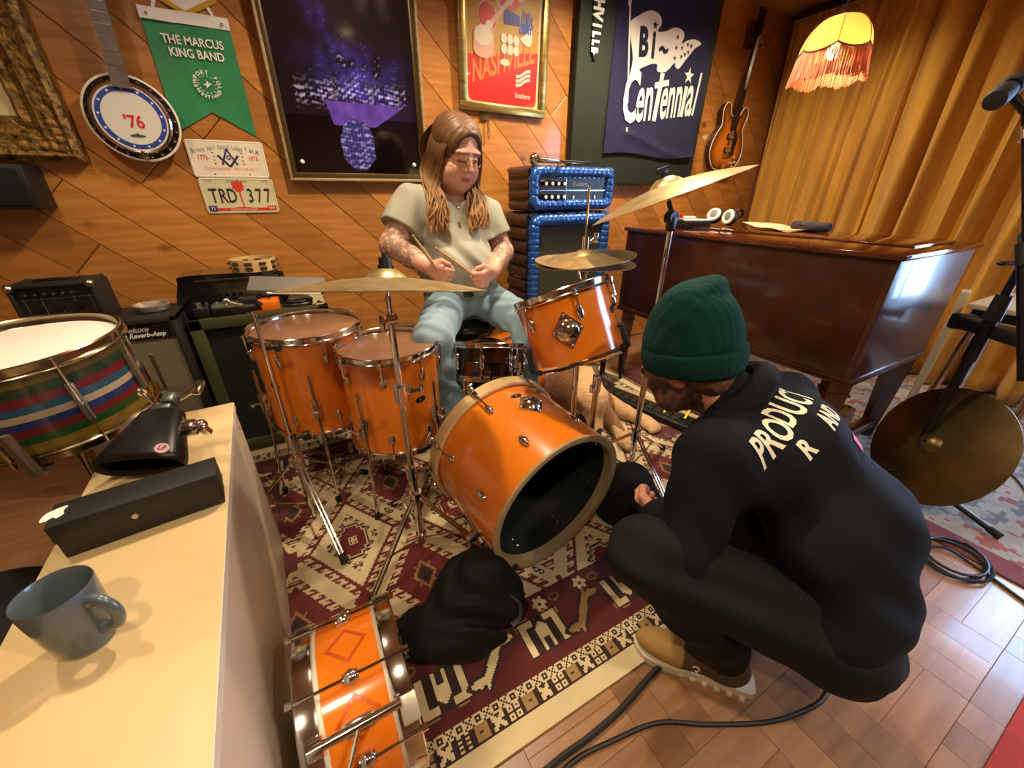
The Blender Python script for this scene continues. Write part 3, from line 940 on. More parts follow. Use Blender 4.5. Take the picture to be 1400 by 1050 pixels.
pole = MB(); seg(pole, (-.345, .3), (-.28, -.2), .012, BZ + .0005); pole.prism(ellipse(.014, .035, 16, -.348, .31), LAYER, z0=BZ + .0002); seg(pole, (-.262, -.335), (-.252, -.385), .014, BZ)
pole.prism(star(.05), LAYER, T(.262, .0, BZ))
obj('flag_pole_print', pole, WHITE, t, smooth=0)
def fit_text(s_, x0, x1, base, hgt, m, parent, z, offset=.004, name='lettering'):
    me = text_mesh(s_, .2, 'LEFT', 0, 1, .0005, 1., offset)
    xs = [v.co.x for v in me.vertices]; ys = [v.co.y for v in me.vertices]
    a, b, c, d = min(xs), max(xs), min(ys), max(ys)
    for v in me.vertices:
        x = x0 + (v.co.x - a) / (b - a) * (x1 - x0); q = (v.co.y - c) / (d - c)
        v.co = Vector((x, base(x) + q * hgt(x), z + v.co.z))
    return obj(name, me, m, parent)
_b = lambda x: -.318 + (x + .29) * .14
fit_text('C', -.318, -.185, _b, lambda x: .30, WHITE, t, BZ, .006)
fit_text('en', -.20, -.055, _b, lambda x: .195, WHITE, t, BZ, .0035)
fit_text('enn', .025, .225, _b, lambda x: .185, WHITE, t, BZ, .0035)
fit_text('a', .275, .345, _b, lambda x: .185, WHITE, t, BZ, .0035)
tt_ = MB(); seg(tt_, (-.02, -.285), (.005, -.01), .036, BZ); seg(tt_, (-.055, -.085), (.075, -.055), .034, BZ + .0004); seg(tt_, (.245, -.24), (.255, -.06), .03, BZ); seg(tt_, (.36, -.225), (.385, .03), .018, BZ)
obj('lettering', tt_, WHITE, t, smooth=0)

# --- sunburst electric guitar hung near the corner
t = thing('electric_guitar', 'sunburst hollow-body electric guitar hung neck up beside the curtain', 'guitar', wallM(3.345, 1.605, WF) @ RX(1.0) @ RZ(-4))
half = [(.03, -.245), (.12, -.235), (.19, -.16), (.2, -.08), (.17, .0), (.135, .06), (.145, .115), (.155, .165), (.125, .21), (.085, .2), (.055, .15), (.03, .135)]
out = spl2(half + [(-x, y) for x, y in half[::-1]], 5)
def burst(V):
    m = np.array(out); r = np.sqrt(((V[:, None, :2] - m[None]) ** 2).sum(2)).min(1)
    k = np.clip(r / .085, 0, 1)[:, None]
    a, b = np.array(lin('#24100a')), np.array(lin('#d9771e'))
    return a + (b - a) * k ** 1.2
# body front with enough inner points for the burst
mb = MB().prism(out, .045, z0=.012)
obj('body', mb, mat('dark guitar sides', '#2a140b', .25, coat=.6), t)
rings = MB(); fr_ = []
levels = [1, .93, .85, .75, .62, .45, .25, .08]
V = []; n_ = len(out)
for l in levels: V += [(x * l, (y + .05) * l - .05, .0575 + .004 * (1 - l)) for x, y in out]
F = [[i * n_ + k, i * n_ + (k + 1) % n_, (i + 1) * n_ + (k + 1) % n_, (i + 1) * n_ + k] for i in range(len(levels) - 1) for k in range(n_)]
top = MB().add(V, F); me = top.mesh('top'); ca = me.color_attributes.new('Col', 'FLOAT_COLOR', 'POINT')
cc = np.ones((len(V), 4), np.float32); cc[:, :3] = burst(np.array(V)); ca.data.foreach_set('color', cc.ravel())
obj('top', me, mat('sunburst lacquer', '#ffffff', .2, vcol='Col', coat=.8), t)
obj('binding', MB().tube([(x, y, .058) for x, y in out], .004, 5, closed=True), mat('cream guitar binding', '#e6d9b4', .4), t)
obj('fingerboard', MB().prism([(-.027, .04), (.027, .04), (.022, .62), (-.022, .62)], .02, z0=.06), mat('rosewood fingerboard', '#2b1a12', .4), t, smooth=0)
obj('headstock', MB().prism([(-.022, .62), (.022, .62), (.036, .66), (.032, .8), (0, .785), (-.032, .8), (-.036, .66)], .016, z0=.05), mat('black headstock', '#120d0b', .3), t, smooth=0)
obj('tuner', MB().box((-.05, .67, .056), (.022, .012, .01)).box((-.05, .715, .056), (.022, .012, .01)).box((-.05, .76, .056), (.022, .012, .01)).box((.05, .67, .056), (.022, .012, .01)).box((.05, .715, .056), (.022, .012, .01)).box((.05, .76, .056), (.022, .012, .01)), CHROME, t, smooth=0)
for y in (-.005, -.1):
    p = obj('pickup', MB().box((0, y, .064), (.085, .04, .012), bev=.003), BLACK, t)
    obj('pickup_cover', MB().box((0, y, .07), (.07, .026, .01), bev=.003), mat('nickel cover', '#d9d2c0', .25, 1.), p)
obj('pickguard', MB().prism([(.04, -.15), (.085, -.13), (.09, .0), (.04, .06)], .003, z0=.064), BLACK, t, smooth=0)
obj('bridge', MB().box((0, -.14, .066), (.08, .014, .012), bev=.003), CHROME, t)
obj('tailpiece', MB().prism([(-.03, -.2), (.03, -.2), (.012, -.245), (-.012, -.245)], .006, z0=.062), CHROME, t, smooth=0)
kb = MB()
for x, y in ((.1, -.14), (.125, -.175), (.08, -.185), (.105, -.21)): kb.cyl((x, y, .06), (x, y, .078), .011, n=12)
obj('control_knob', kb, mat('amber knob', '#caa25e', .3), t)
sg = MB()
for i in range(6): sg.cyl((-.014 + .0056 * i, -.145, .0745), (-.014 + .0056 * i, .63, .083), .0006, n=4, cap=False)
obj('strings', sg, DULLCHROME, t, smooth=0)
t = thing('guitar_hanger', 'small wooden wall bracket holding the guitar by its headstock', 'hanger', wallM(3.37 + .045, 2.2, WF))
obj('backplate', MB().box((-.03, .06, .012), (.07, .17, .024), bev=.004), mat('red-brown bracket wood', '#6d2c14', .5), t)
obj('fork', MB().tube([(-.032, -.01, .02), (-.034, -.01, .09)], .007).tube([(.036, -.01, .02), (.036, -.01, .09)], .007).box((0, -.01, .03), (.08, .02, .02)), RUBBER, t)
# the small bracket / hook below the poster
t = thing('wall_hook', 'small brass wall hook with a chain just below the travel poster', 'hook', wallM(1.16, 1.60, WF))
obj('plate', MB().box((0, 0, .006), (.05, .05, .012), bev=.003), mat('aged brass', '#8a7340', .35, .9), t)
ch = MB()
for k in range(7): ch.tube([(.02 + .008 * math.cos(a) * (k % 2), -.018 * k + .011 * math.sin(a), .02 + .008 * math.cos(a) * ((k + 1) % 2)) for a in [i * math.pi / 4 for i in range(8)]], .0025, 5, closed=True)
obj('chain', ch, CHROME, t)
# ================================================================ RIGHT SIDE: CURTAIN, LAMP, ORGAN
CURT = mat('mustard velvet curtain', '#cf9a2e', .8, var=(3, '#ba8522', (1, 4, .6)), sheen=.2)
def curtain(name, label, y0, y1, seed, x=3.77, z0=.02, z1=2.37, npl=9, depth=1.):
    t = thing(name, label, 'curtain', (x, (y0 + y1) / 2, z0))
    nx, nz = npl * 14, 26
    rg = np.random.default_rng(seed)
    ph = np.cumsum(rg.uniform(.7, 1.3, nx + 1)); ph = ph / ph[-1] * npl * 2 * math.pi
    am = .030 * depth + .016 * np.sin(ph * .37 + seed) + .01 * rg.normal(0, 1, nx + 1).cumsum() * .05
    V = []; F = []
    for j in range(nz + 1):
        v = j / nz
        for i in range(nx + 1):
            u = i / nx
            y = y0 + (y1 - y0) * (u + .012 * math.sin(ph[i] * .5 + 2 * v))
            a = am[i] * (.75 + .75 * (1 - v))
            w = math.sin(ph[i] + .8 * math.sin(v * 2 + seed) * math.sin(u * 5)) + .3 * math.sin(2.1 * ph[i] + 4 * v)
            V.append((x - .015 - a * w + .012 * math.sin(v * 5 + u * 8), y, z0 + (z1 - z0) * v))
    for j in range(nz):
        for i in range(nx):
            a = j * (nx + 1) + i
            F.append([a, a + 1, a + nx + 2, a + nx + 1])
    o = obj('cloth', MB().add(V, F), CURT, t, world=True, smooth=60)
    md = o.modifiers.new('thickness', 'SOLIDIFY'); md.thickness = .003
    hd = MB().box((x - .015, (y0 + y1) / 2, z1 + .004), (.035, y1 - y0, .02))
    obj('heading_tape', hd, CURT, t, world=True)
    return t
curtain('curtain', 'mustard yellow curtain of narrow gathers, hung next to the corner with the guitar', 1.50, 2.40, 1, x=3.80, npl=14)
curtain('curtain', 'wide mustard yellow curtain in deep folds, behind the organ and lamp', .20, 1.70, 5, x=3.75, npl=9, depth=1.75)
t = thing('curtain_rod', 'dark curtain rod above the mustard curtains', 'rod', (3.77, 1.35, 2.385))
obj('rod', MB().cyl((0, -1.15, 0), (0, 1.07, 0), .013), mat('dark rod', '#2a190e', .5), t)
obj('bracket', MB().box((.06, 1.05, .0), (.12, .02, .03)).box((.06, -1.1, 0), (.12, .02, .03)), GROOVE, t, kind='stuff')

# pendant lamp with a scalloped fabric shade and a fringe
LX, LY, LZ = 2.25, 1.225, 1.735
t = thing('pendant_lamp', 'cream scalloped fabric pendant lamp with pink fringe, in front of the curtain', 'lamp', (LX, LY, LZ))
SHADE = mat('lamp shade fabric', '#e9b45c', .8, trans=.0)
nt = SHADE.node_tree; b_ = nt.nodes['Principled BSDF']
tr = nt.nodes.new('ShaderNodeBsdfTranslucent'); tr.inputs[0].default_value = lin('#f0b860') + (1,)
mxs = nt.nodes.new('ShaderNodeMixShader'); mxs.inputs[0].default_value = .55
nt.links.new(b_.outputs[0], mxs.inputs[1]); nt.links.new(tr.outputs[0], mxs.inputs[2])
nt.links.new(mxs.outputs[0], nt.nodes['Material Output'].inputs[0])
NP_ = 6
RS = .128
def shade_pt(a, v):     # v 0 top .. 1 rim
    th = v * 1.45
    lob = abs(math.cos(a * NP_ / 2))       # 1 mid panel, 0 at ribs
    r = RS * math.sin(th) ** .75 * (1 + .03 * lob)
    z = .128 * math.cos(th) - .02 * v * v * (lob ** .8)
    return Vector((r * math.cos(a), r * math.sin(a), z))
V = []; F = []; na, nv = 96, 12
for j in range(nv + 1):
    for i in range(na): V.append(shade_pt(2 * math.pi * i / na, .12 + .88 * j / nv))
for j in range(nv):
    for i in range(na): F.append([j * na + i, j * na + (i + 1) % na, (j + 1) * na + (i + 1) % na, (j + 1) * na + i])
obj('shade', MB().add(V, F), SHADE, t, smooth=30)
TRIM = mat('brown braid', '#7e4526', .7)
obj('scalloped_braid', MB().tube([shade_pt(2 * math.pi * i / na, 1.0) * 1.01 for i in range(na)], .0035, 5, closed=True), TRIM, t)
rb = MB()
for k in range(NP_): rb.tube([shade_pt(math.pi * (2 * k + 1) / NP_, .12 + .88 * q / 10) * 1.008 for q in range(11)], .0015, 4)
obj('ribs', rb, TRIM, t, kind='stuff')
FR = mat('pink fringe', '#dd9272', .85)
fr = MB(); rg = random.Random(4)
for i in range(230):
    a = 2 * math.pi * i / 230
    p = shade_pt(a, 1.0)
    L = .098 + rg.uniform(-.006, .008)
    for dr in (0, -.006):
        q = Vector((p.x * (1 + dr / RS), p.y * (1 + dr / RS), p.z))
        e = q + Vector((p.x * .10 + rg.uniform(-.004, .004), p.y * .10 + rg.uniform(-.004, .004), -L))
        fr.tube([q, (q + e) / 2 + Vector((rg.uniform(-.002, .002), rg.uniform(-.002, .002), 0)), e], [.0015, .0014, .002], 3)
obj('fringe', fr, FR, t, kind='stuff')
obj('bulb', MB().ball((0, 0, .02), .032, 8, (1, 1, 1.25)), mat('lit bulb', '#fff3d6', .4, emit=('#ffd9a0', 7)), t)
obj('socket', MB().cyl((0, 0, .06), (0, 0, .13), .018), mat('brass socket', '#8f7434', .3, 1.), t)
obj('cord', MB().cyl((0, 0, .125), (0, 0, CZ - LZ), .0035, n=6), BLACK, t)
obj('ceiling_rose', MB().lathe([(0, CZ - LZ - .03), (.03, CZ - LZ - .025), (.05, CZ - LZ - .002)], n=20), mat('brass rose', '#8f7434', .3, 1.), t)
l = bpy.data.lights.new('lamp_bulb', 'POINT'); l.energy = 4; l.color = (1, .72, .4); l.shadow_soft_size = .035
lo = bpy.data.objects.new('lamp_bulb', l); COL.objects.link(lo); lo.parent = t; lo.location = (0, 0, -.03)

# organ (we see its plain back and one end)
OX0, OX1, OY0, OY1, OZ0, OZ1 = 1.90, 2.62, .60, 1.97, .475, 1.0
MAHO = mat('dark mahogany veneer', '#3d1a0c', .3, coat=.5, var=(5, '#301207', (6, 1, 1)))
MAHO_END = mat('mahogany end veneer', '#3f2018', .3, coat=.5, var=(5, '#331610', (6, 1, 1)))
t = thing('organ', 'large dark mahogany console organ on legs, seen from its plain back', 'organ', ((OX0 + OX1) / 2, (OY0 + OY1) / 2, 0))
obj('back_panel', MB().box((OX0 + .012, (OY0 + OY1) / 2, (OZ0 + OZ1) / 2 - .012), (.02, OY1 - OY0 - .03, OZ1 - OZ0 - .03), bev=.002), MAHO, t, world=True)
for y in (OY0 + .01, OY1 - .01):
    obj('end_panel', MB().box(((OX0 + OX1) / 2, y, (OZ0 + OZ1) / 2 - .012), (OX1 - OX0, .022, OZ1 - OZ0 - .02), bev=.003), MAHO_END, t, world=True)
obj('plinth', MB().box(((OX0 + OX1) / 2, (OY0 + OY1) / 2, OZ0 + .012), (OX1 - OX0 + .012, OY1 - OY0 + .012, .028), bev=.004), MAHO, t, world=True)
obj('bottom_board', MB().box(((OX0 + OX1) / 2, (OY0 + OY1) / 2, OZ0 + .03), (OX1 - OX0 - .04, OY1 - OY0 - .04, .02)), MAHO, t, world=True)
obj('top', MB().box(((OX0 + OX1) / 2, (OY0 + OY1) / 2, OZ1 - .011), (OX1 - OX0 + .035, OY1 - OY0 + .035, .022), bev=.006), mat('polished mahogany top', '#54280f', .12, coat=1., var=(5, '#431d0a', (6, 1, 1))), t, world=True)
obj('lid', MB().box((OX0 + .47, (OY0 + OY1) / 2, OZ1 + .004), (.42, OY1 - OY0 - .12, .009), bev=.003), mat('polished mahogany lid', '#54280f', .1, coat=1., var=(5, '#431d0a', (6, 1, 1))), t, world=True)
obj('front_rail', MB().box((OX1 - .03, (OY0 + OY1) / 2, OZ1 - .14), (.04, OY1 - OY0 - .04, .22)), MAHO, t, world=True)
for x, y in ((OX0 + .05, OY0 + .055), (OX0 + .05, OY1 - .055), (OX1 - .06, OY0 + .055), (OX1 - .06, OY1 - .055)):
    mb = MB()
    mb.cyl((x, y, OZ0 + .002), (x, y, .007), .058, .032, n=4).cyl((x, y, OZ0 - .05), (x, y, OZ0 - .06), .064, n=4)
    obj('leg', mb, MAHO, t, world=True, smooth=0)
obj('stretcher', MB().box(((OX0 + OX1) / 2, OY0 + .055, .09), (OX1 - OX0 - .1, .05, .05), bev=.004), MAHO, t, world=True)
# organ foot-pedal board under it
t = thing('pedal_board', 'dark wooden organ pedal board on the floor under the organ', 'pedals', (2.35, 1.28, .007))
obj('frame', MB().box((0, .52, .05), (.5, .04, .1)).box((0, -.52, .05), (.5, .04, .1)).box((.24, 0, .05), (.04, 1.04, .1)), MAHO, t, smooth=0)
for k in range(13):
    obj('pedal', MB().box((-.02, -.45 + .075 * k, .07), (.44, .03, .03), bev=.003), mat('pedal wood', '#6b4526', .4) if k == 0 else bpy.data.materials['pedal wood'], t)

# things lying on the organ
t = thing('drum_machine', 'small black and white electronic box on the far end of the organ', 'gadget', T(2.24, 1.80, OZ1) @ RZ(62))
obj('body', MB().box((0, 0, .022), (.26, .17, .043), bev=.008), BLACK, t)
obj('panel', MB().box((-.005, 0, .046), (.15, .13, .005), bev=.002), mat('grey panel', '#7c7b76', .5), t)
obj('end_block', MB().box((.105, 0, .047), (.05, .165, .018), bev=.006), WHITE, t)
obj('end_block', MB().box((-.11, 0, .046), (.035, .15, .012), bev=.005), WHITE, t)
obj('knob', MB().cyl((.055, .03, .048), (.055, .03, .07), .014), mat('red knob', '#b21d2c', .4), t)
t = thing('headphones', 'black headphones with a white ringed ear cup, beside the electronic box', 'headphones', (2.40, 1.68, OZ1))
for s in (-1, 1):
    Mx = T(.0, .055 * s, .058) @ RY(-70 + 10 * s) @ RX(8 * s)
    c = obj('ear_cup', MB().lathe([(0, .03), (.036, .03), (.046, .02), (.047, 0), (.038, -.014), (0, -.014)], n=28), BLACK, t, Mx)
    obj('ring', MB().lathe([(.022, .0305), (.026, .036), (.038, .035), (.042, .026)], n=28), WHITE, c)
    obj('grille', MB().lathe([(0, .034), (.02, .033), (.023, .0305)], n=20), mat('grey grille', '#77756f', .6), c)
obj('headband', MB().tube(spline([(0, -.055, .09), (.05, -.075, .1), (.13, -.04, .07), (.15, 0, .05), (.13, .04, .07), (.05, .075, .1), (0, .055, .09)], 6), .009, 8, flat=.5), BLACK, t)
t = thing('sheet_music', 'loose curled pale pink papers on the organ top near the curtain', 'paper', T(2.44, 1.34, OZ1 + .0085) @ RZ(75))
pp = MB()
for k in range(3):
    V = []; F = []
    for j in range(5):
        for i in range(9):
            u, v = i / 8 - .5, j / 4 - .5
            V.append((u * .28 + .01 * k, v * .2 + .012 * k, .002 + .004 * k + .012 * (u + .5) ** 2 * (k + 1) * .5 + .004 * math.sin(u * 9 + v * 4 + k)))
    for j in range(4):
        for i in range(8): a = j * 9 + i; F.append([a, a + 1, a + 10, a + 9])
    obj('sheet', MB().add(V, F), mat('pink paper', '#e7b48c', .7), t)
t = thing('cloth_roll', 'dark navy rolled pouch lying on the organ top by the papers', 'pouch', T(2.46, 1.20, OZ1 + .0085) @ RZ(82))
pr = [(0, -.1), (.018, -.098), (.024, -.09), (.025, 0), (.024, .09), (.018, .098), (0, .1)]
obj('roll', MB().lathe([(r, z) for r, z in pr], n=20, M=T(0, 0, .0245) @ RY(90)), mat('navy cloth', '#2a2436', .8), t)
obj('tie', MB().lathe([(.0255, -.01), (.0265, 0), (.0255, .01)], n=20, M=T(.04, 0, .0245) @ RY(90)), BLACK, t)

# white wooden boards leaning by the curtain
WPNT = mat('white painted wood', '#cbbfa4', .5)
t = thing('board', 'white painted board standing upright between the organ and the curtain', 'board', T(2.98, .64, .007) @ RZ(12))
obj('board', MB().box((0, 0, .37), (.10, .035, .74), bev=.003), WPNT, t)
obj('foot', MB().box((0, 0, .012), (.16, .09, .024), bev=.003), WPNT, t)
t = thing('keyboard_stand_shelf', 'white topped black stand with slanted chrome legs by the curtain', 'stand', (3.10, .40, .007))
obj('shelf', MB().box((.02, .02, .69), (.5, .34, .025), bev=.004), WPNT, t)
obj('under_frame', MB().box((.02, .02, .655), (.46, .3, .045)), BLACK, t)
for s in (-1, 1):
    l_ = obj('leg', MB().cyl((-.17, .14 * s, .64), (-.30, .16 * s, .01), .017, n=12), CHROME, t)
    obj('leg', MB().cyl((.2, .14 * s, .64), (.3, .16 * s, .01), .017, n=12), CHROME, t)
    obj('rubber_foot', MB().cyl((-.297, .1596 * s, .02), (-.302, .1603 * s, .0), .022, n=12), RUBBER, l_)

# black microphone stand near the right edge: upright pole, leaning boom tube, arm and microphone
t = thing('microphone_stand', 'tall black tripod stand with a slanted pole and arm in front of the organ end', 'stand', (2.19, .375, .007))
bx, by = 2.19, .375
SB = mat('satin black steel', '#0e0f14', .35, .3)
obj('tube', MB().cyl((bx, by, .1), (bx, by, .80), .0155).cyl((bx, by, .62), (bx, by, .82), .02), SB, t, world=True)
obj('inner_tube', MB().cyl((bx, by, .80), (bx, by, 1.06), .0125), SB, t, world=True)
obj('height_clutch', MB().cyl((bx, by, .78), (bx, by, .87), .025, .022), BLACK, t, world=True)
obj('thumb_screw', MB().cyl((bx - .06, by + .03, .98), (bx, by, .98), .007, n=8).ball((bx - .065, by + .033, .98), .014, 5, (1, 1, .6)), BLACK, t, world=True)
obj('hub', MB().cyl((bx, by, .07), (bx, by, .16), .028), BLACK, t, world=True)
for a in (262, 140, 25):
    e = (bx + .33 * math.cos(R(a)), by + .33 * math.sin(R(a)), .020)
    lg = obj('leg', MB().cyl((bx, by, .10), e, .011, n=10), SB, t, world=True)
    obj('rubber_foot', MB().cyl((Vector(e) * .88 + Vector((bx, by, .1)) * .12), e, .014, n=10), RUBBER, lg, world=True)
bA, bB = Vector((1.93, .20, .70)), Vector((2.105, .525, 1.435))
bd = (bB - bA).normalized()
obj('boom_tube', MB().cyl(bA, bB, .0125), mat('dark grey steel', '#2a2a30', .3, .8), t, world=True)
obj('boom_sleeve', MB().cyl(bA - bd * .03, bA + bd * .33, .024), SB, t, world=True)
obj('collar', MB().cyl(bB - bd * .10, bB - bd * .06, .02), DULLCHROME, t, world=True)
obj('collar', MB().cyl(bA + bd * .33, bA + bd * .40, .027), BLACK, t, world=True)
obj('boom_clamp', MB().cyl((bx, by, 1.03), bA + bd * .42, .022).ball((bx, by, 1.05), .03, 7), BLACK, t, world=True)
aL, aR = Vector((2.34, .465, .725)), Vector((2.05, .19, .755))
ad = (aR - aL)
obj('arm', MB().box((0, 0, ad.length / 2), (.05, .062, ad.length), frame(ad, (0, 0, 1), aL), bev=.01), BLACK, t, world=True)
obj('arm_cap', MB().box((0, 0, -.01), (.062, .075, .04), frame(ad, (0, 0, 1), aL), bev=.01), RUBBER, t, world=True)
t = thing('microphone', 'matt black microphone on top of the slanted pole at the upper right edge', 'microphone', frame((-.145, -.02, -.05), o=(2.10, .585, 1.49)))
obj('body', MB().lathe([(0, -.16), (.018, -.158), (.022, -.14), (.026, -.02), (.027, .05), (.0265, .07)], n=24), mat('matt black microphone', '#0c0c0d', .5), t)
obj('grille', MB().lathe([(.027, .03), (.029, .04), (.030, .115), (.026, .13), (0, .134)], n=24), mat('black mesh', '#1a1a1a', .6, bump=(700, .6, .002)), t)
obj('clip', MB().lathe([(.030, -.05), (.033, -.04), (.033, .0), (.030, .01)], n=20), RUBBER, t)
obj('yoke', MB().cyl((2.105, .58, 1.48), (2.105, .525, 1.425), .012), BLACK, t, world=True)

# large cymbal standing on edge on the floor
t = thing('cymbal', 'large bronze ride cymbal standing on edge on the floor, leaning at the black stand', 'cymbal', frame((-.79, .505, .35), (0, 0, 1), (2.19, .335, .252)))
def cymbal(t, rad, dome=.03, bell=.045, bellh=.022, m=BRASS, th=.0016):
    pr = [(.006, dome + bellh), (bell * .5, dome + bellh * .86), (bell * .85, dome + bellh * .35), (bell, dome + .001)]
    for k in range(1, 9):
        q = k / 8; pr.append((bell + (rad - bell) * q, dome * (1 - q ** 1.5)))
    pr2 = [(r, z - th) for r, z in pr[::-1]]
    obj('bow', MB().lathe(pr[3:] + pr2[:-3], n=72, closed=True), m, t)
    obj('bell', MB().lathe(pr[:4] + pr2[-4:], n=48, closed=True), m, t)
OLDB = mat('dull old bronze', '#6f5c38', .36, .85, var=(7, '#5b492c'), bump=(120, .1, .002))
cymbal(t, .255, m=OLDB)
# second rug on the right
t = thing('rug', 'pale worn grey-blue rug with a dark red edge, under the organ', 'rug', (2.93, .72, 0))
def rug2(u, v):
    P = np.stack([u * 20, v * 24, 0 * u], -1)
    n1, n2 = vnoise(P, 3.2, 21), vnoise(P, 8.5, 22)
    c = np.array(lin('#9d978c')) * (1 + .3 * n2[:, None])
    c = np.where((n1 + .6 * n2 > .18)[:, None], np.array(lin('#62686e')), c)
    c = np.where((n2 - .5 * n1 > .33)[:, None], np.array(lin('#8d4a44')), c)
    e = np.minimum(np.minimum(u * 2.0, (1 - u) * 2.0), np.minimum(v * 2.3, (1 - v) * 2.3))
    c = np.where((e < .11)[:, None], np.array(lin('#6e1f22')), c)
    c = np.where((e < .02)[:, None], np.array(lin('#4a1518')), c)
    return np.clip(c, 0, 1)
RUGM = mat('woven rug pile', '#ffffff', .95, vcol='Col', bump=(500, .35, .002), sheen=.2)
obj('rug_base', MB().box((0, 0, .003), (2.0, 2.4, .006)), mat('rug backing', '#5b2022', .95), t, smooth=0)
grid_print('pile', 2.0, 2.4, 130, 150, rug2, RUGM, t, Matrix(), .0066)
t = thing('rug', 'corner of a red bordered patterned rug at the lower right edge', 'rug', T(.97, -.62, 0))
def rug3(u, v):
    P = np.stack([u * 14, v * 14, 0 * u], -1)
    n2 = vnoise(P, 4, 31)
    c = np.where((n2 > 0)[:, None], np.array(lin('#b7b4b0')), np.array(lin('#4c4a55')))
    e = np.minimum(np.minimum(u, 1 - u) * 1.0, np.minimum(v, 1 - v) * .92)
    c = np.where((e < .075)[:, None], np.array(lin('#9c2620')), c)
    return c
obj('rug_base', MB().box((0, 0, .003), (1.0, .92, .006)), bpy.data.materials['rug backing'], t, smooth=0)
grid_print('pile', 1.0, .92, 80, 76, rug3, RUGM, t, Matrix(), .0066)

# ================================================================ BLUE TUCK-AND-ROLL AMPLIFIER
BLUE = mat('blue sparkle vinyl', '#123f8c', .25, .35, var=(160, '#2f6fc4'), bump=(220, .25, .002), coat=.6)
BLUED = mat('dark blue rolled vinyl', '#1c1826', .4, coat=.3, bump=(220, .2, .002))
def rolled_box(t, x0, x1, y0, y1, z0, z1, roll):
    """padded cabinet: horizontal rolls round the sides, a padded front rim"""
    n = max(2, round((z1 - z0) / roll))
    h = (z1 - z0) / n
    core = MB().box(((x0 + x1) / 2, (y0 + .03 + y1) / 2, (z0 + z1) / 2), (x1 - x0 - .02, y1 - y0 - .06, z1 - z0 - .01))
    obj('cabinet', core, BLUED, t, world=True)
    for k in range(n):
        z = z0 + h * (k + .5)
        ring = [(x0 + .012, y0 + .02, z), (x0 + .012, y1 - .02, z), (x0 + .03, y1 - .005, z), (x1 - .03, y1 - .005, z), (x1 - .012, y1 - .02, z), (x1 - .012, y0 + .02, z)]
        ring = [(x0 + .03, y0 + .03, z), (x0 + .03, y1 - .04, z), (x0 + .05, y1 - .02, z), (x1 - .05, y1 - .02, z), (x1 - .03, y1 - .04, z), (x1 - .03, y0 + .03, z)]
        mbr = MB().tube(ring, h / 2 * 1.25, 12)
        mbr.v = [(p, q, z + max(-h / 2, min(h / 2, r_ - z))) for p, q, r_ in mbr.v]
        obj('roll', mbr, BLUED, t, world=True)
    top = MB()
    m = 7
    for k in range(m):
        x = x0 + (x1 - x0) * (k + .5) / m
        top.tube([(x, y0 + .02, z1 - .012), (x, y1 - .01, z1 - .012)], (x1 - x0) / m / 2 * 1.02, 8, flat=1.)
    top.v = [(a, b, z1 - .012 + (c - z1 + .012) * .45) for a, b, c in top.v]
    obj('top_rolls', top, BLUED, t, world=True, kind='stuff')
AX0, AX1, AY0, AY1 = 1.235, 1.835, 2.06, 2.36
t = thing('amplifier_cabinet', 'tall blue sparkle rolled speaker cabinet standing under the blue amplifier head', 'speaker', ((AX0 + AX1) / 2, 2.2, 0))
CZ1 = 1.085
rolled_box(t, AX0, AX1, AY0, AY1, .03, CZ1, .075)
def rim(x0, x1, z0, z1, y, r):
    P = []
    rr = r * 1.2
    for cx, cz, a in ((x1 - rr, z1 - rr, 0), (x0 + rr, z1 - rr, 90), (x0 + rr, z0 + rr, 180), (x1 - rr, z0 + rr, 270)):
        for i in range(5): P.append((cx + rr * math.cos(R(a + 22.5 * i)), y, cz + rr * math.sin(R(a + 22.5 * i))))
    return P
# padded rim made of rolls divided by seams
def padded_rim(t, x0, x1, z0, z1, y, r, seam=.035):
    P = rim(x0 + r, x1 - r, z0 + r, z1 - r, y, r * .8)
    pts = []; rs = []
    n = len(P); acc = 0
    for i in range(n):
        a, b = Vector(P[i]), Vector(P[(i + 1) % n]); L = (b - a).length
        k = max(1, int(L / .006))
        for j in range(k):
            s = acc + L * j / k
            pts.append(a + (b - a) * (j / k)); rs.append(r * (1 - .13 * max(0, math.cos(2 * math.pi * s / seam)) ** 4))
        acc += L
    obj('padded_rim', MB().tube(pts, rs, 10, closed=True), BLUE, t, world=True)
padded_rim(t, AX0, AX1, .04, CZ1, AY0 + .02, .036)
obj('grille', MB().box(((AX0 + AX1) / 2, AY0 + .03, .56), (AX1 - AX0 - .1, .02, .95)), mat('grey-green grille cloth', '#35352a', .85, bump=(260, .4, .003)), t, world=True)
for x in (AX0 + .07, AX1 - .07):
    for y in (AY0 + .07, AY1 - .06):
        obj('foot', MB().cyl((x, y, 0), (x, y, .035), .022), RUBBER, t, world=True)
obj('port_ring', MB().tube([(AX0 + .13 + .052 * math.cos(a), AY0 + .018, .55 + .052 * math.sin(a)) for a in [i * math.pi / 12 for i in range(24)]], .007, 6, closed=True), CHROME, t, world=True)
sd = MB().box((AX0 - .002, 2.2, .72), (.012, .1, .02), bev=.004)
obj('side_handle', sd, DULLCHROME, t, world=True)
t = thing('guitar_amplifier', 'blue sparkle rolled amplifier head with two rows of white knobs', 'amplifier', ((AX0 + AX1) / 2, 2.2, CZ1 + .012))
rolled_box(t, AX0, AX1, AY0, AY1, CZ1 + .014, 1.325, .058)
padded_rim(t, AX0, AX1, CZ1 + .016, 1.33, AY0 + .02, .030)
PZ = 1.208
obj('panel', MB().box(((AX0 + AX1) / 2, AY0 + .03, PZ), (.49, .02, .15)), mat('charcoal control panel', '#201f1b', .4), t, world=True)
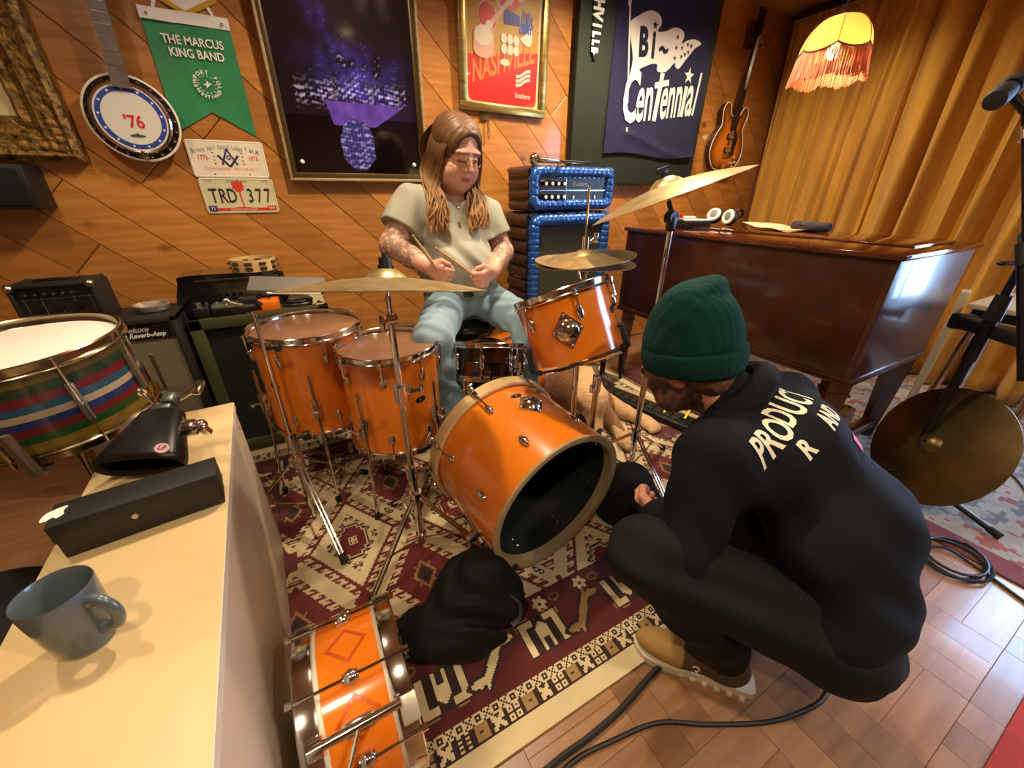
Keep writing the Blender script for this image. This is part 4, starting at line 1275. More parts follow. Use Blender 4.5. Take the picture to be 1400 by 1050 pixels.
obj('chrome_strip', MB().box(((AX0 + AX1) / 2, AY0 + .017, PZ - .002), (.48, .006, .005)).box(((AX0 + AX1) / 2, AY0 + .017, PZ + .066), (.48, .006, .004)).box((AX0 + .245, AY0 + .017, PZ), (.004, .006, .13)), DULLCHROME, t, world=True, smooth=0, kind='stuff')
for r_ in (0, 1):
    for k in range(4):
        kx, kz = AX0 + .095 + .042 * k, PZ + .032 - .068 * r_
        o = obj('knob', MB().cyl((kx, AY0 + .02, kz), (kx, AY0 - .004, kz), .0125, n=14), BLACK, t, world=True)
        obj('cap', MB().cyl((kx, AY0 - .003, kz), (kx, AY0 - .008, kz), .009, n=14), WHITE, o, world=True)
jk = MB()
for k in range(3): jk.cyl((AX0 + .062, AY0 + .02, PZ + .008 - .03 * k), (AX0 + .062, AY0 + .008, PZ + .008 - .03 * k), .008, n=10)
obj('input_jacks', jk, CHROME, t, world=True, kind='stuff')
text('Kustom', .034, WM[t.name].inverted() @ wallM(AX0 + .345, PZ + .032, AY0 + .019), mat('silver script', '#b8b4a8', .4), t, shear=.35, offset=.0004)
sw_ = MB()
for x in (AX0 + .30, AX0 + .46): sw_.box((x, AY0 + .018, PZ - .04), (.022, .008, .026), bev=.003)
obj('switch', sw_, DULLCHROME, t, world=True, kind='stuff')
# chrome microphone lying on the amplifier head and its cable
t = thing('microphone', 'chrome ball-head microphone lying on top of the blue amplifier head', 'microphone', frame((-1, -.15, .04), o=(1.36, 2.15, 1.362)))
obj('body', MB().lathe([(0, -.14), (.010, -.14), (.013, -.06), (.017, .03), (.02, .04)], n=20), DULLCHROME, t)
obj('grille', MB().ball((0, 0, .065), .029, 10).lathe([(.03, .06), (.0325, .065), (.03, .07)], n=20), CHROME, t)
t = thing('audio_cable', 'black audio cable draped over the blue amplifier head into its front jack', 'cable', (1.5, 2.15, 1.34))
obj('cable', MB().tube(spline([(1.48, 2.16, 1.358), (1.60, 2.20, 1.352), (1.68, 2.12, 1.352), (1.58, 2.09, 1.355), (1.44, 2.06, 1.352), (1.39, 2.03, 1.34), (1.36, 2.035, 1.27), (1.313, 2.045, 1.256)], 7), .0045, 6), BLACK, t, world=True)
obj('plug', MB().cyl((1.318, 2.05, 1.257), (1.30, 2.07, 1.254), .006, n=8), CHROME, t, world=True)
# ================================================================ DRUM KIT
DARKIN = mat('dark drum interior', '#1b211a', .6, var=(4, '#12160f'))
STEEL = DULLCHROME
def hoop(name, rad, z, t, m=CHROME, up=1, hgt=.022):
    s = up
    pr = [(rad - .012, z), (rad - .009, z + s * .004), (rad - .009, z + s * hgt), (rad - .005, z + s * (hgt + .003)), (rad - .002, z + s * hgt), (rad - .004, z + s * .006), (rad, z + s * .004), (rad + .002, z), (rad, z - s * .003), (rad - .008, z - s * .004)]
    return obj(name, MB().lathe(pr, n=56, closed=True), m, t)
LUGC = {}
def lug_mesh():
    if 'lug' not in LUGC:
        mb = MB().ball((0, 0, 0), 1, 8, (.0095, .012, .024))
        mb.ball((.004, 0, .013), .008, 5)
        LUGC['lug'] = mb.mesh('lug'); LUGC['lug'].materials.append(CHROME)
    return LUGC['lug']
def rod_mesh(L):
    key = 'rod%.3f' % L
    if key not in LUGC:
        mb = MB().cyl((.010, 0, .01), (.010, 0, L), .003, n=7).cyl((.010, 0, L - .004), (.010, 0, L + .008), .0055, n=6).box((.006, 0, L - .012), (.014, .014, .01), bev=.002)
        LUGC[key] = mb.mesh('rod'); LUGC[key].materials.append(CHROME)
    return LUGC[key]
def lugs(t, rad, z, n, a0, L, flip=False):
    for i in range(n):
        M = RZ(a0 + 360 / n * i) @ T(rad + .006, 0, z) @ (RX(180) if flip else Matrix())
        o = obj('lug', lug_mesh(), None, t, M)
        if L: obj('tension_rod', rod_mesh(L), None, o)
def shell(t, rad, H, m, th=.008, inner=MAPLE, z0=0.):
    obj('shell', MB().lathe([(rad - th, z0), (rad, z0), (rad, z0 + H), (rad - th, z0 + H)], n=72), m, t)
    obj('shell_inside', MB().lathe([(rad - th, z0 + H), (rad - th, z0)], n=72), inner, t)
def badge(t, rad, z, a, name='badge'):
    M = RZ(a) @ T(rad, 0, z) @ RY(90)
    b = obj(name, MB().lathe([(0, .002), (.014, .0018), (.017, .0005)], n=20, M=Matrix.Diagonal((.72, 1.35, 1, 1))), mat('black badge', '#2a2118', .3, .5) if 'black badge' not in bpy.data.materials else bpy.data.materials['black badge'], t, M)
    obj('vent', MB().lathe([(0, .003), (.004, .003), (.005, .002)], n=10), CHROME, b)
def floor_tom(label, c, rad, z0, z1, a_lug, legs, a_badge):
    t = thing('floor_tom', label, 'drum', T(c[0], c[1], 0), 'orange floor toms')
    H = z1 - z0
    shell(t, rad, H, ORANGE, z0=z0)
    obj('drumhead', MB().lathe([(0, z1 + .006), (rad - .012, z1 + .006), (rad - .002, z1 + .001)], n=56), HEADM, t)
    obj('bottom_head', MB().lathe([(0, z0 - .004), (rad - .002, z0 - .001)], n=48), HEADM, t)
    hoop('hoop', rad + .012, z1 + .002, t)
    hoop('hoop', rad + .012, z0 - .002, t, up=-1)
    lugs(t, rad, z1 - .062, 8, a_lug, .072)
    lugs(t, rad, z0 + .062, 8, a_lug, .072, True)
    for a in legs:
        x, y = (rad + .022) * math.cos(R(a)), (rad + .022) * math.sin(R(a))
        Mx = RZ(a) @ T(rad, 0, 0)
        br = obj('leg_bracket', MB().box((.012, 0, z0 + .12), (.026, .03, .06), bev=.006).cyl((.022, 0, z0 + .08), (.022, 0, z0 + .16), .012, n=12), CHROME, t, Mx)
        obj('wing_screw', MB().cyl((.03, 0, z0 + .12), (.055, 0, z0 + .12), .005, n=8).box((.06, 0, z0 + .12), (.012, .034, .01), bev=.003), CHROME, br)
        lg = obj('leg', MB().tube([(.022, 0, z0 + .26), (.022, 0, z0 - .02), (.03, 0, z0 - .10), (.045, 0, .02)], .0055, 8), CHROME, t, Mx)
        obj('rubber_foot', MB().cyl((.044, 0, .035), (.046, 0, .0075), .011, n=10), RUBBER, lg)
    badge(t, rad, z1 - .16 * (H / .36), a_badge)
    obj('felt_strip', MB().box((-.02, rad * .1, z1 + .008), (.012, rad * 1.7, .002)), mat('felt strip', '#9a6a4e', .8), t, RZ(55)) if False else None
    return t
floor_tom('larger orange floor tom, standing behind and left of the other one', (-.015, 1.715), .202, .335, .705, 12, (198, 262, 318), 222)
floor_tom('smaller orange floor tom, standing in front beside the bass drum', (.242, 1.44), .178, .31, .668, 25, (222, 305, 75), 290)

# bass drum: axis from the player towards the camera, open front
BC0, BC1 = Vector((.548, 1.150, .318)), Vector((.600, .775, .279))
axis = (BC1 - BC0); BL = axis.length
t = thing('bass_drum', 'orange bass drum lying open-fronted on the rug with pale wooden hoops', 'drum', frame(axis, (0, 0, 1), BC0))
# local: z to the front, x up
BR = .262
obj('shell', MB().lathe([(BR - .009, .0), (BR, .0), (BR, BL), (BR - .009, BL)], n=96), ORANGE, t)
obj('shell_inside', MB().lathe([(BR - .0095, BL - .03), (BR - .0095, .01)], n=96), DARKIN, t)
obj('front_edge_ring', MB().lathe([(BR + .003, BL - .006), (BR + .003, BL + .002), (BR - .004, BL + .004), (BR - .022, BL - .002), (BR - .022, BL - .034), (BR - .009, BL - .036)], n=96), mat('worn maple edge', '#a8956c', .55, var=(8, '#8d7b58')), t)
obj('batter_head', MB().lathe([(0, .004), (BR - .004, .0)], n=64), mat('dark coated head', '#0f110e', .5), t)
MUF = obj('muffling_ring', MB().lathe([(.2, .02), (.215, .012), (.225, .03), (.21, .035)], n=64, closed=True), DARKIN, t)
obj('hoop', MB().lathe([(BR + .003, -.012), (BR + .014, -.014), (BR + .016, -.01), (BR + .016, .034), (BR + .012, .037), (BR + .003, .035)], n=96, closed=True), MAPLE, t)
for i in range(8):
    a = 22.5 + 45 * i
    M = RZ(a) @ T(BR + .006, 0, .095)
    o = obj('lug', lug_mesh(), None, t, M @ RY(180))
    rod = obj('tension_rod', MB().cyl((.018, 0, -.105), (.008, 0, -.01), .0035, n=7).box((.022, 0, -.125), (.01, .042, .008), bev=.003), CHROME, t, M)
    obj('claw_hook', MB().box((.012, 0, -.108), (.03, .024, .016), bev=.004).box((.016, 0, -.085), (.006, .02, .05), bev=.002), CHROME, t, M)
    o2 = obj('lug', lug_mesh(), None, t, RZ(a) @ T(BR + .006, 0, BL - .095))
scr = MB()
for i in range(8):
    a = R(22.5 + 45 * i)
    for z in (.08, .11, BL - .11, BL - .08): scr.ball(((BR - .011) * math.cos(a), (BR - .011) * math.sin(a), z), .0055, 4)
obj('inside_screws', scr, CHROME, t, kind='stuff')
def diamond_mount(t, M):
    pl = obj('mount_plate', MB().prism([(-.058, 0), (0, -.05), (.058, 0), (0, .05)], .006, z0=.0), CHROME, t, M, smooth=0)
    obj('mount_socket', MB().lathe([(.032, .005), (.034, .012), (.026, .022), (.012, .026), (.010, .012), (0, .012)], n=24), CHROME, pl)
    for p in ((-.046, 0), (0, -.04), (.046, 0), (0, .04)): obj('bolt', MB().ball((p[0], p[1], .007), .006, 5), CHROME, pl)
    return pl
diamond_mount(t, RZ(-4) @ T(BR - .002, 0, .165) @ RY(90))
badge(t, BR - .001, .095, -2)
for sgn in (-1, 1):   # spurs
    a = 112 * sgn
    M = RZ(a) @ T(BR, 0, BL - .12)
    br = obj('spur_bracket', MB().cyl((-.002, 0, 0), (.03, 0, 0), .022, .018, n=18).ball((.032, 0, 0), .018, 7, (.6, 1, 1)), CHROME, t, M)
    Pm = (WM[t.name] @ M) @ Vector((.022, 0, 0))
    ft = Vector((Pm.x + (-.10 if sgn > 0 else .10), Pm.y - .10, .012)) if True else None
    sp = obj('spur', MB().cyl(Pm, ft, .009, n=10), STEEL, t, world=True)
    obj('rubber_foot', MB().cyl(ft + (Pm - ft) * .12, ft, .012, n=10), RUBBER, sp, world=True)
# little clamp on the front edge, lower left
obj('edge_clamp', MB().box((0, 0, 0), (.03, .03, .022), RZ(137) @ T(BR, 0, BL), bev=.006), BLACK, t)

# bass drum pedal
t = thing('bass_drum_pedal', 'chrome bass drum pedal clamped to the rear hoop of the bass drum', 'pedal', T(.56, 1.2, 0) @ RZ(4))
obj('base_plate', MB().box((0, .16, .014), (.09, .3, .010), bev=.003), STEEL, t)
obj('footboard', MB().box((0, 0, 0), (.085, .27, .012), T(0, .18, .065) @ RX(12), bev=.004), STEEL, t)
for x in (-.06, .06): obj('post', MB().cyl((x, .02, .015), (x, .02, .25), .012), CHROME, t)
obj('axle', MB().cyl((-.075, .02, .245), (.075, .02, .245), .008), CHROME, t)
obj('beater_shaft', MB().cyl((0, .02, .245), (0, -.005, .40), .0045), CHROME, t)
obj('beater', MB().ball((0, -.012, .40), .024, 7, (1, 1.2, 1)), mat('felt beater', '#c9bfa6', .9), t)
obj('spring', MB().cyl((.085, .02, .08), (.085, .02, .23), .01), CHROME, t)

# rack tom held in a basket stand
RT = frame((-.145, .37, .917), (1, -.3, 0), (.780, .970, .707))
t = thing('rack_tom', 'orange rack tom with a diamond chrome mount, tilted on a basket stand above the dog', 'drum', RT)
RH = .198
shell(t, .150, RH, ORANGE, z0=0)
obj('drumhead', MB().lathe([(0, RH + .004), (.14, RH + .004), (.149, RH + .0005)], n=56), HEADM, t)
obj('bottom_head', MB().lathe([(0, -.003), (.149, -.0005)], n=48), HEADM, t)
hoop('hoop', .162, RH + .001, t)
lugs(t, .150, RH - .055, 6, -95, .06)
_c = RT.inverted() @ Vector((0, 0, 1.2)); _a = math.degrees(math.atan2(_c.y, _c.x))
diamond_mount(t, RZ(_a - 4) @ T(.149, 0, .100) @ RY(90))
badge(t, .150, .115, _a + 66)
axis_m = RT
t = thing('tom_stand', 'chrome basket stand with black rubber hooks under the orange rack tom', 'stand', (.985, 1.09, .0095))
sx, sy = .985, 1.09
ctr = RT @ Vector((0, 0, -.035))
obj('tube', MB().cyl((sx, sy, .03), (sx, sy, .53), .0125).cyl((sx, sy, .53), (sx - .05, sy - .03, .60), .010).cyl((sx - .05, sy - .03, .60), ctr, .009), CHROME, t, world=True)
obj('wing_bolt', MB().cyl((sx, sy, .49), (sx - .04, sy - .02, .49), .006, n=8).box((sx - .045, sy - .022, .49), (.01, .014, .035), bev=.003), CHROME, t, world=True)
obj('collar', MB().cyl((sx, sy, .46), (sx, sy, .53), .018), CHROME, t, world=True)
for a in (_a - 62, _a + 62, _a + 180):
    p = [RT @ Vector((r_ * math.cos(R(a)), r_ * math.sin(R(a)), z)) for r_, z in ((.01, -.035), (.08, -.03), (.155, -.016), (.172, .0), (.172, .055))]
    ar = obj('basket_arm', MB().tube(p, .006, 8), CHROME, t, world=True)
    obj('rubber_hook', MB().tube([RT @ Vector((r_ * math.cos(R(a)), r_ * math.sin(R(a)), z)) for r_, z in ((.150, -.016), (.174, -.006), (.172, .06), (.160, .064))], .010, 8), RUBBER, ar, world=True)
def tripod(t, x, y, zc, zt, L, angs, r=.008, m=None, foot=True, z0=.0095, brace=True):
    """hinged strip legs running from a top collar out to feet, with lower braces"""
    m = m or CHROME
    obj('leg_collar', MB().cyl((x, y, zt - .025), (x, y, zt + .025), .021), m, t, world=True)
    if brace: obj('lower_collar', MB().cyl((x, y, zc - .02), (x, y, zc + .02), .019), m, t, world=True)
    for a in angs:
        d = Vector((math.cos(R(a)), math.sin(R(a)), 0)); n_ = Vector((-d.y, d.x, 0))
        f = Vector((x, y, z0 + .008)) + d * L
        top = Vector((x, y, zt)) + d * .02
        lg = obj('leg', MB().cyl(top + n_ * .006, f + n_ * .006, r * .55, n=7).cyl(top - n_ * .006, f - n_ * .006, r * .55, n=7), m, t, world=True)
        if brace:
            mid = top + (f - top) * .55
            obj('brace', MB().cyl(Vector((x, y, zc)) + d * .018, mid, r * .5, n=7), m, lg, world=True)
        if foot: obj('rubber_foot', MB().cyl(f + (top - f) * .09, f, .012, .014, n=10), RUBBER, lg, world=True)
tripod(t, sx, sy, .06, .22, .22, (20, 140, 275))

# ---- cymbal stands
def stand_pole(t, x, y, z1, joints, base=.03, r0=.0125, r1=.0095):
    js = sorted(joints)
    zs = [base] + js + [z1]
    mb = MB(); n = len(zs) - 1
    for i in range(n):
        mb.cyl((x, y, zs[i]), (x, y, zs[i + 1]), r0 + (r1 - r0) * i / max(n - 1, 1), n=14)
    obj('tube', mb, CHROME, t, world=True)
    for z in js:
        c = obj('clamp', MB().cyl((x, y, z - .03), (x, y, z + .022), .020, n=16).box((x + .024, y, z), (.022, .02, .026), bev=.004), CHROME, t, world=True)
        obj('wing_nut', MB().cyl((x + .02, y - .004, z), (x + .055, y - .01, z), .006, n=8).box((x + .06, y - .011, z), (.012, .012, .04), bev=.004), CHROME, c, world=True)

# left ride
RC, Rn = Vector((.200, 1.066, .962)), Vector((.102, .204, .974))
t = thing('cymbal_stand', 'chrome cymbal stand in the middle, in front of the smaller floor tom', 'stand', (.197, 1.066, .0095))
stand_pole(t, .197, 1.066, .90, (.365, .66))
obj('tilter', MB().cyl((.185, 1.066, .885), (.215, 1.066, .885), .017).cyl((.2, 1.066, .885), RC - Rn * .012, .008), CHROME, t, world=True)
obj('tilter_bolt', MB().cyl((.185, 1.05, .885), (.172, 1.04, .885), .008).box((.168, 1.036, .885), (.012, .02, .045), bev=.004), CHROME, t, world=True)
obj('top_rod', MB().cyl(RC - Rn * .02, RC + Rn * .095, .004), CHROME, t, world=True)
obj('felt_and_nut', MB().cyl(RC + Rn * .053, RC + Rn * .066, .021).cyl(RC + Rn * .066, RC + Rn * .085, .017).cyl(RC + Rn * .085, RC + Rn * .096, .008), BLACK, t, world=True)
tripod(t, .197, 1.066, .06, .25, .27, (100, 215, 322))
CYM = mat('brushed cymbal bronze', '#c2ab78', .36, .8, var=(26, '#a58e5c', (1, 1, 1)), bump=(160, .06, .002))
t = thing('cymbal', 'large bronze cymbal seen edge-on in front of the drummer\'s right hand', 'cymbal', frame(Rn, o=RC))
cymbal(t, .265, .034, .055, .026, CYM)

# right crash
CC, Cn = Vector((1.163, 1.035, 1.182)), Vector((-.235, .261, .936))
t = thing('cymbal_stand', 'tall thin chrome cymbal stand beside the crouching man\'s green beanie', 'stand', (1.172, 1.01, .0095))
stand_pole(t, 1.172, 1.01, 1.12, (.56,), r0=.012, r1=.0095)
obj('tilter', MB().cyl((1.172, 1.0, 1.12), (1.172, 1.03, 1.12), .02).box((1.172, 1.01, 1.10), (.026, .026, .05), bev=.006).cyl((1.172, 1.015, 1.13), CC - Cn * .012, .008), BLACK, t, world=True)
obj('top_rod', MB().cyl(CC - Cn * .02, CC + Cn * .09, .004), CHROME, t, world=True)
obj('wing_nut', MB().cyl(CC + Cn * .052, CC + Cn * .066, .018).cyl(CC + Cn * .066, CC + Cn * .082, .008).box((0, 0, 0), (.055, .012, .02), frame(Cn, o=CC + Cn * .086), bev=.004), BLACK, t, world=True)
tripod(t, 1.172, 1.01, .06, .23, .30, (12, 135, 262))
t = thing('cymbal', 'bronze crash cymbal tilted up to the right, high above the organ end', 'cymbal', frame(Cn, o=CC))
cymbal(t, .262, .040, .055, .026, CYM)

# hi-hat
HC, Hn = Vector((.914, 1.142, .985)), Vector((-.109, .058, .992))
t = thing('hi_hat_stand', 'chrome hi-hat stand with pull rod and clutch, behind the orange rack tom', 'stand', (.914, 1.142, .0095))
obj('tube', MB().cyl((.914, 1.142, .05), (.914, 1.142, .60), .0125).cyl((.914, 1.142, .6), (.914, 1.142, .93), .0095), CHROME, t, world=True)
obj('pull_rod', MB().cyl((.914, 1.142, .9), (.908, 1.143, 1.21), .0033, n=8).ball((.908, 1.143, 1.213), .006, 5), CHROME, t, world=True)
obj('clutch', MB().cyl((.913, 1.142, 1.005), (.911, 1.142, 1.06), .012).cyl((.913, 1.142, 1.03), (.94, 1.135, 1.05), .006).box((.948, 1.133, 1.055), (.01, .018, .034), bev=.003), CHROME, t, world=True)
obj('cup', MB().cyl((.914, 1.142, .915), (.914, 1.142, .945), .014, .026), CHROME, t, world=True)
obj('wing_bolt', MB().cyl((.914, 1.142, .58), (.87, 1.12, .58), .007).box((.868, 1.119, .58), (.012, .014, .045), bev=.004), CHROME, t, world=True)
tripod(t, .914, 1.142, .05, .28, .22, (70, 190, 310))
obj('footboard', MB().box((0, 0, 0), (.08, .26, .012), T(.93, 1.30, .05) @ RX(10), bev=.004), STEEL, t, world=True)
t = thing('hi_hat_cymbal', 'top hi-hat cymbal of bronze above the rack tom', 'cymbal', frame(Hn, o=HC))
cymbal(t, .178, .016, .045, .016, CYM)
t = thing('hi_hat_cymbal', 'lower hi-hat cymbal of bronze, turned over beneath the top one', 'cymbal', frame((-.02, .02, -1), o=HC - Vector((0, 0, .012))))
cymbal(t, .178, .016, .045, .016, CYM)

# far left stand with a grey pad
t = thing('pad_stand', 'slim chrome stand at the left holding a flat grey pad, by the larger floor tom', 'stand', (-.146, 1.408, .0095))
stand_pole(t, -.146, 1.408, .878, (.40,), r0=.0125, r1=.0075)
obj('clamp_block', MB().cyl((-.165, 1.40, .885), (-.12, 1.405, .885), .014).box((-.15, 1.405, .90), (.05, .024, .03), bev=.006), BLACK, t, world=True)
obj('wing_screw', MB().cyl((-.165, 1.39, .895), (-.195, 1.38, .91), .006).ball((-.2, 1.378, .912), .011, 5, (1, .6, 1)).cyl((-.13, 1.39, .895), (-.115, 1.36, .90), .005), CHROME, t, world=True)
Mp = frame((.02, -.42, .9), (.93, -.25, .16), (-.035, 1.425, .934))
obj('pad', MB().box((.0, .0, 0), (.215, .075, .018), Mp, bev=.006), mat('grey rubber pad', '#5d5950', .6), t, world=True)
obj('pad_edge', MB().box((.02, -.04, 0), (.15, .006, .006), Mp, bev=.002), WHITE, t, world=True)
tripod(t, -.146, 1.408, .10, .30, .30, (285, 40, 172))
obj('side_knob', MB().cyl((-.146, 1.408, .40), (-.105, 1.395, .405), .007).cyl((-.105, 1.395, .405), (-.085, 1.39, .407), .018), BLACK, t, world=True)
obj('boom_knob', MB().cyl((-.146, 1.408, .745), (-.115, 1.40, .747), .006).cyl((-.115, 1.40, .747), (-.10, 1.396, .748), .014), BLACK, t, world=True)

# drum throne
t = thing('drum_throne', 'round black drum throne under the seated man', 'stool', (.745, 1.93, 0))
obj('seat', MB().lathe([(0, .585), (.13, .585), (.165, .575), (.178, .55), (.172, .515), (.15, .505), (0, .505)], n=40), mat('black vinyl', '#14130f', .3, coat=.3), t)
obj('post', MB().cyl((0, 0, .1), (0, 0, .51), .017), CHROME, t)
tripod(t, .745, 1.93, .12, .3, .22, (110, 180, 250), z0=0)
# chrome snare on its stand between the player's knees
_sd = Vector((.0, 0, 0))
SN = Vector((.177, .30, .937)).normalized()
SM = frame(SN, (1, 0, 0), Vector((.662, 1.44, .59)) - SN * .113) @ Matrix.Scale(.84, 4)
t = thing('snare_drum', 'dark chrome snare drum tilted between the seated man\'s knees', 'drum', SM)
obj('shell', MB().lathe([(.172, 0), (.178, .004), (.178, .06), (.181, .067), (.178, .074), (.178, .131), (.172, .135)], n=56), mat('dark chrome shell', '#6b6458', .15, 1.), t)
obj('drumhead', MB().lathe([(0, .139), (.168, .139), (.177, .135)], n=48), WHITEHEAD, t)
hoop('hoop', .189, .137, t); hoop('hoop', .189, -.002, t, up=-1)
lugs(t, .178, .085, 8, 12, .055); lugs(t, .178, .05, 8, 12, .055, True)
obj('strainer', MB().box((.19, 0, .07), (.018, .03, .06), RZ(-70), bev=.004).box((.2, 0, .10), (.01, .014, .07), RZ(-70), bev=.003), CHROME, t)
t = thing('snare_stand', 'chrome folding stand under the dark snare drum', 'stand', (.66, 1.44, 0))
c0 = SM @ Vector((0, 0, -.04))
obj('tube', MB().cyl((.66, 1.44, .04), (.66, 1.44, .36), .0125).cyl((.66, 1.44, .36), c0, .01), CHROME, t, world=True)
for a in (10, 130, 250):
    obj('basket_arm', MB().tube([SM @ Vector((r_ * math.cos(R(a)), r_ * math.sin(R(a)), z)) for r_, z in ((.0, -.04), (.1, -.035), (.198, -.02), (.203, .03))], .006, 8), CHROME, t, world=True)
tripod(t, .66, 1.44, .06, .2, .16, (60, 180, 300), z0=.0095)
# spare orange drum on its edge behind the player
t = thing('spare_drum', 'orange drum standing on edge with a dark head, behind the drum throne', 'drum', frame((.88, .46, 0), (0, 0, 1), (.875, 1.80, .246)))
shell(t, .225, .16, ORANGE)
obj('drumhead', MB().lathe([(0, -.004), (.215, -.004), (.224, -.0005)], n=56), mat('black drumhead', '#17130f', .35), t)
hoop('hoop', .237, -.002, t, up=-1)
lugs(t, .225, .06, 8, 10, .065, True)
badge(t, .225, .09, 14)
obj('back_head', MB().lathe([(0, .162), (.224, .1605)], n=48), HEADM, t)

# ---- orange snare on edge at the bottom of the picture
t = thing('snare_drum', 'orange snare drum with wide chrome hoops standing on edge on the rug by the cabinet', 'drum', frame((1, 0, 0), (0, 0, 1), (-.145, .573, .1905)))
# local z along +X, x up
shell(t, .168, .14, mat('orange gloss wrap', '#f07d18', .15, coat=1.), inner=DARKIN)
DLO = mat('dark orange outline', '#c95408', .3, coat=.6)  # thin darker orange diamond outlines laid over the shell wrap
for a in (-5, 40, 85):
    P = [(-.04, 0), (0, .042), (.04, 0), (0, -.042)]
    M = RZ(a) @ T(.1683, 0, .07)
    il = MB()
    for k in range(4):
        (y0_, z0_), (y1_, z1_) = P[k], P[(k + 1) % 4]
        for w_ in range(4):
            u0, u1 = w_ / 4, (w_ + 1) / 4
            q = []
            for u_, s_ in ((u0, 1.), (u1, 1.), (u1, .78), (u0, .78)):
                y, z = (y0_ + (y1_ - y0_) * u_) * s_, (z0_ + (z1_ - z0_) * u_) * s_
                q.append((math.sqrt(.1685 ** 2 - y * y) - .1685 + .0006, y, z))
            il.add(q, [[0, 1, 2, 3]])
    obj('diamond_outline', il, DLO, t, M)
for z, up in ((.141, 1), (-.001, -1)):
    obj('hoop', MB().lathe([(.17, z - up * .006), (.178, z - up * .006), (.180, z), (.180, z + up * .028), (.176, z + up * .031), (.172, z + up * .028), (.172, z)], n=72, closed=True), CHROME, t)
    obj('bearing_trim', MB().lathe([(.1685, z - up * .014), (.1705, z - up * .012), (.1705, z - up * .004), (.1685, z - up * .002)], n=72), mat('cream edge', '#d9d0b8', .3), t)
    obj('drumhead', MB().lathe([(0, z + up * .004), (.172, z + up * .004)], n=48), WHITEHEAD, t)
for i in range(8):
    a = 18 - 45 * i
    M = RZ(a) @ T(.17, 0, .07)
    lg = obj('lug', MB().ball((.006, 0, 0), .016, 8, (.9, .9, 1)).cyl((.004, 0, -.014), (.004, 0, .014), .011), CHROME, t, M)
    obj('tension_rod', MB().cyl((.012, 0, -.105), (.012, 0, .105), .0032, n=7).cyl((.012, 0, -.112), (.012, 0, -.10), .007, n=6).cyl((.012, 0, .112), (.012, 0, .10), .007, n=6), CHROME, lg)
M = RZ(42) @ T(.172, 0, .07)
st_ = obj('snare_strainer', MB().box((.014, 0, .0), (.022, .026, .06), bev=.006).cyl((.022, 0, -.075), (.022, 0, .075), .009).cyl((.022, 0, -.085), (.022, 0, -.06), .016), CHROME, t, M)
obj('throw_lever', MB().cyl((.026, 0, .0), (.036, .09, -.05), .004, n=8), CHROME, st_)
obj('snare_clamp', MB().box((.006, .02, .088), (.01, .05, .034), bev=.004), mat('pale metal clamp', '#cfc7b4', .35, .5), st_)
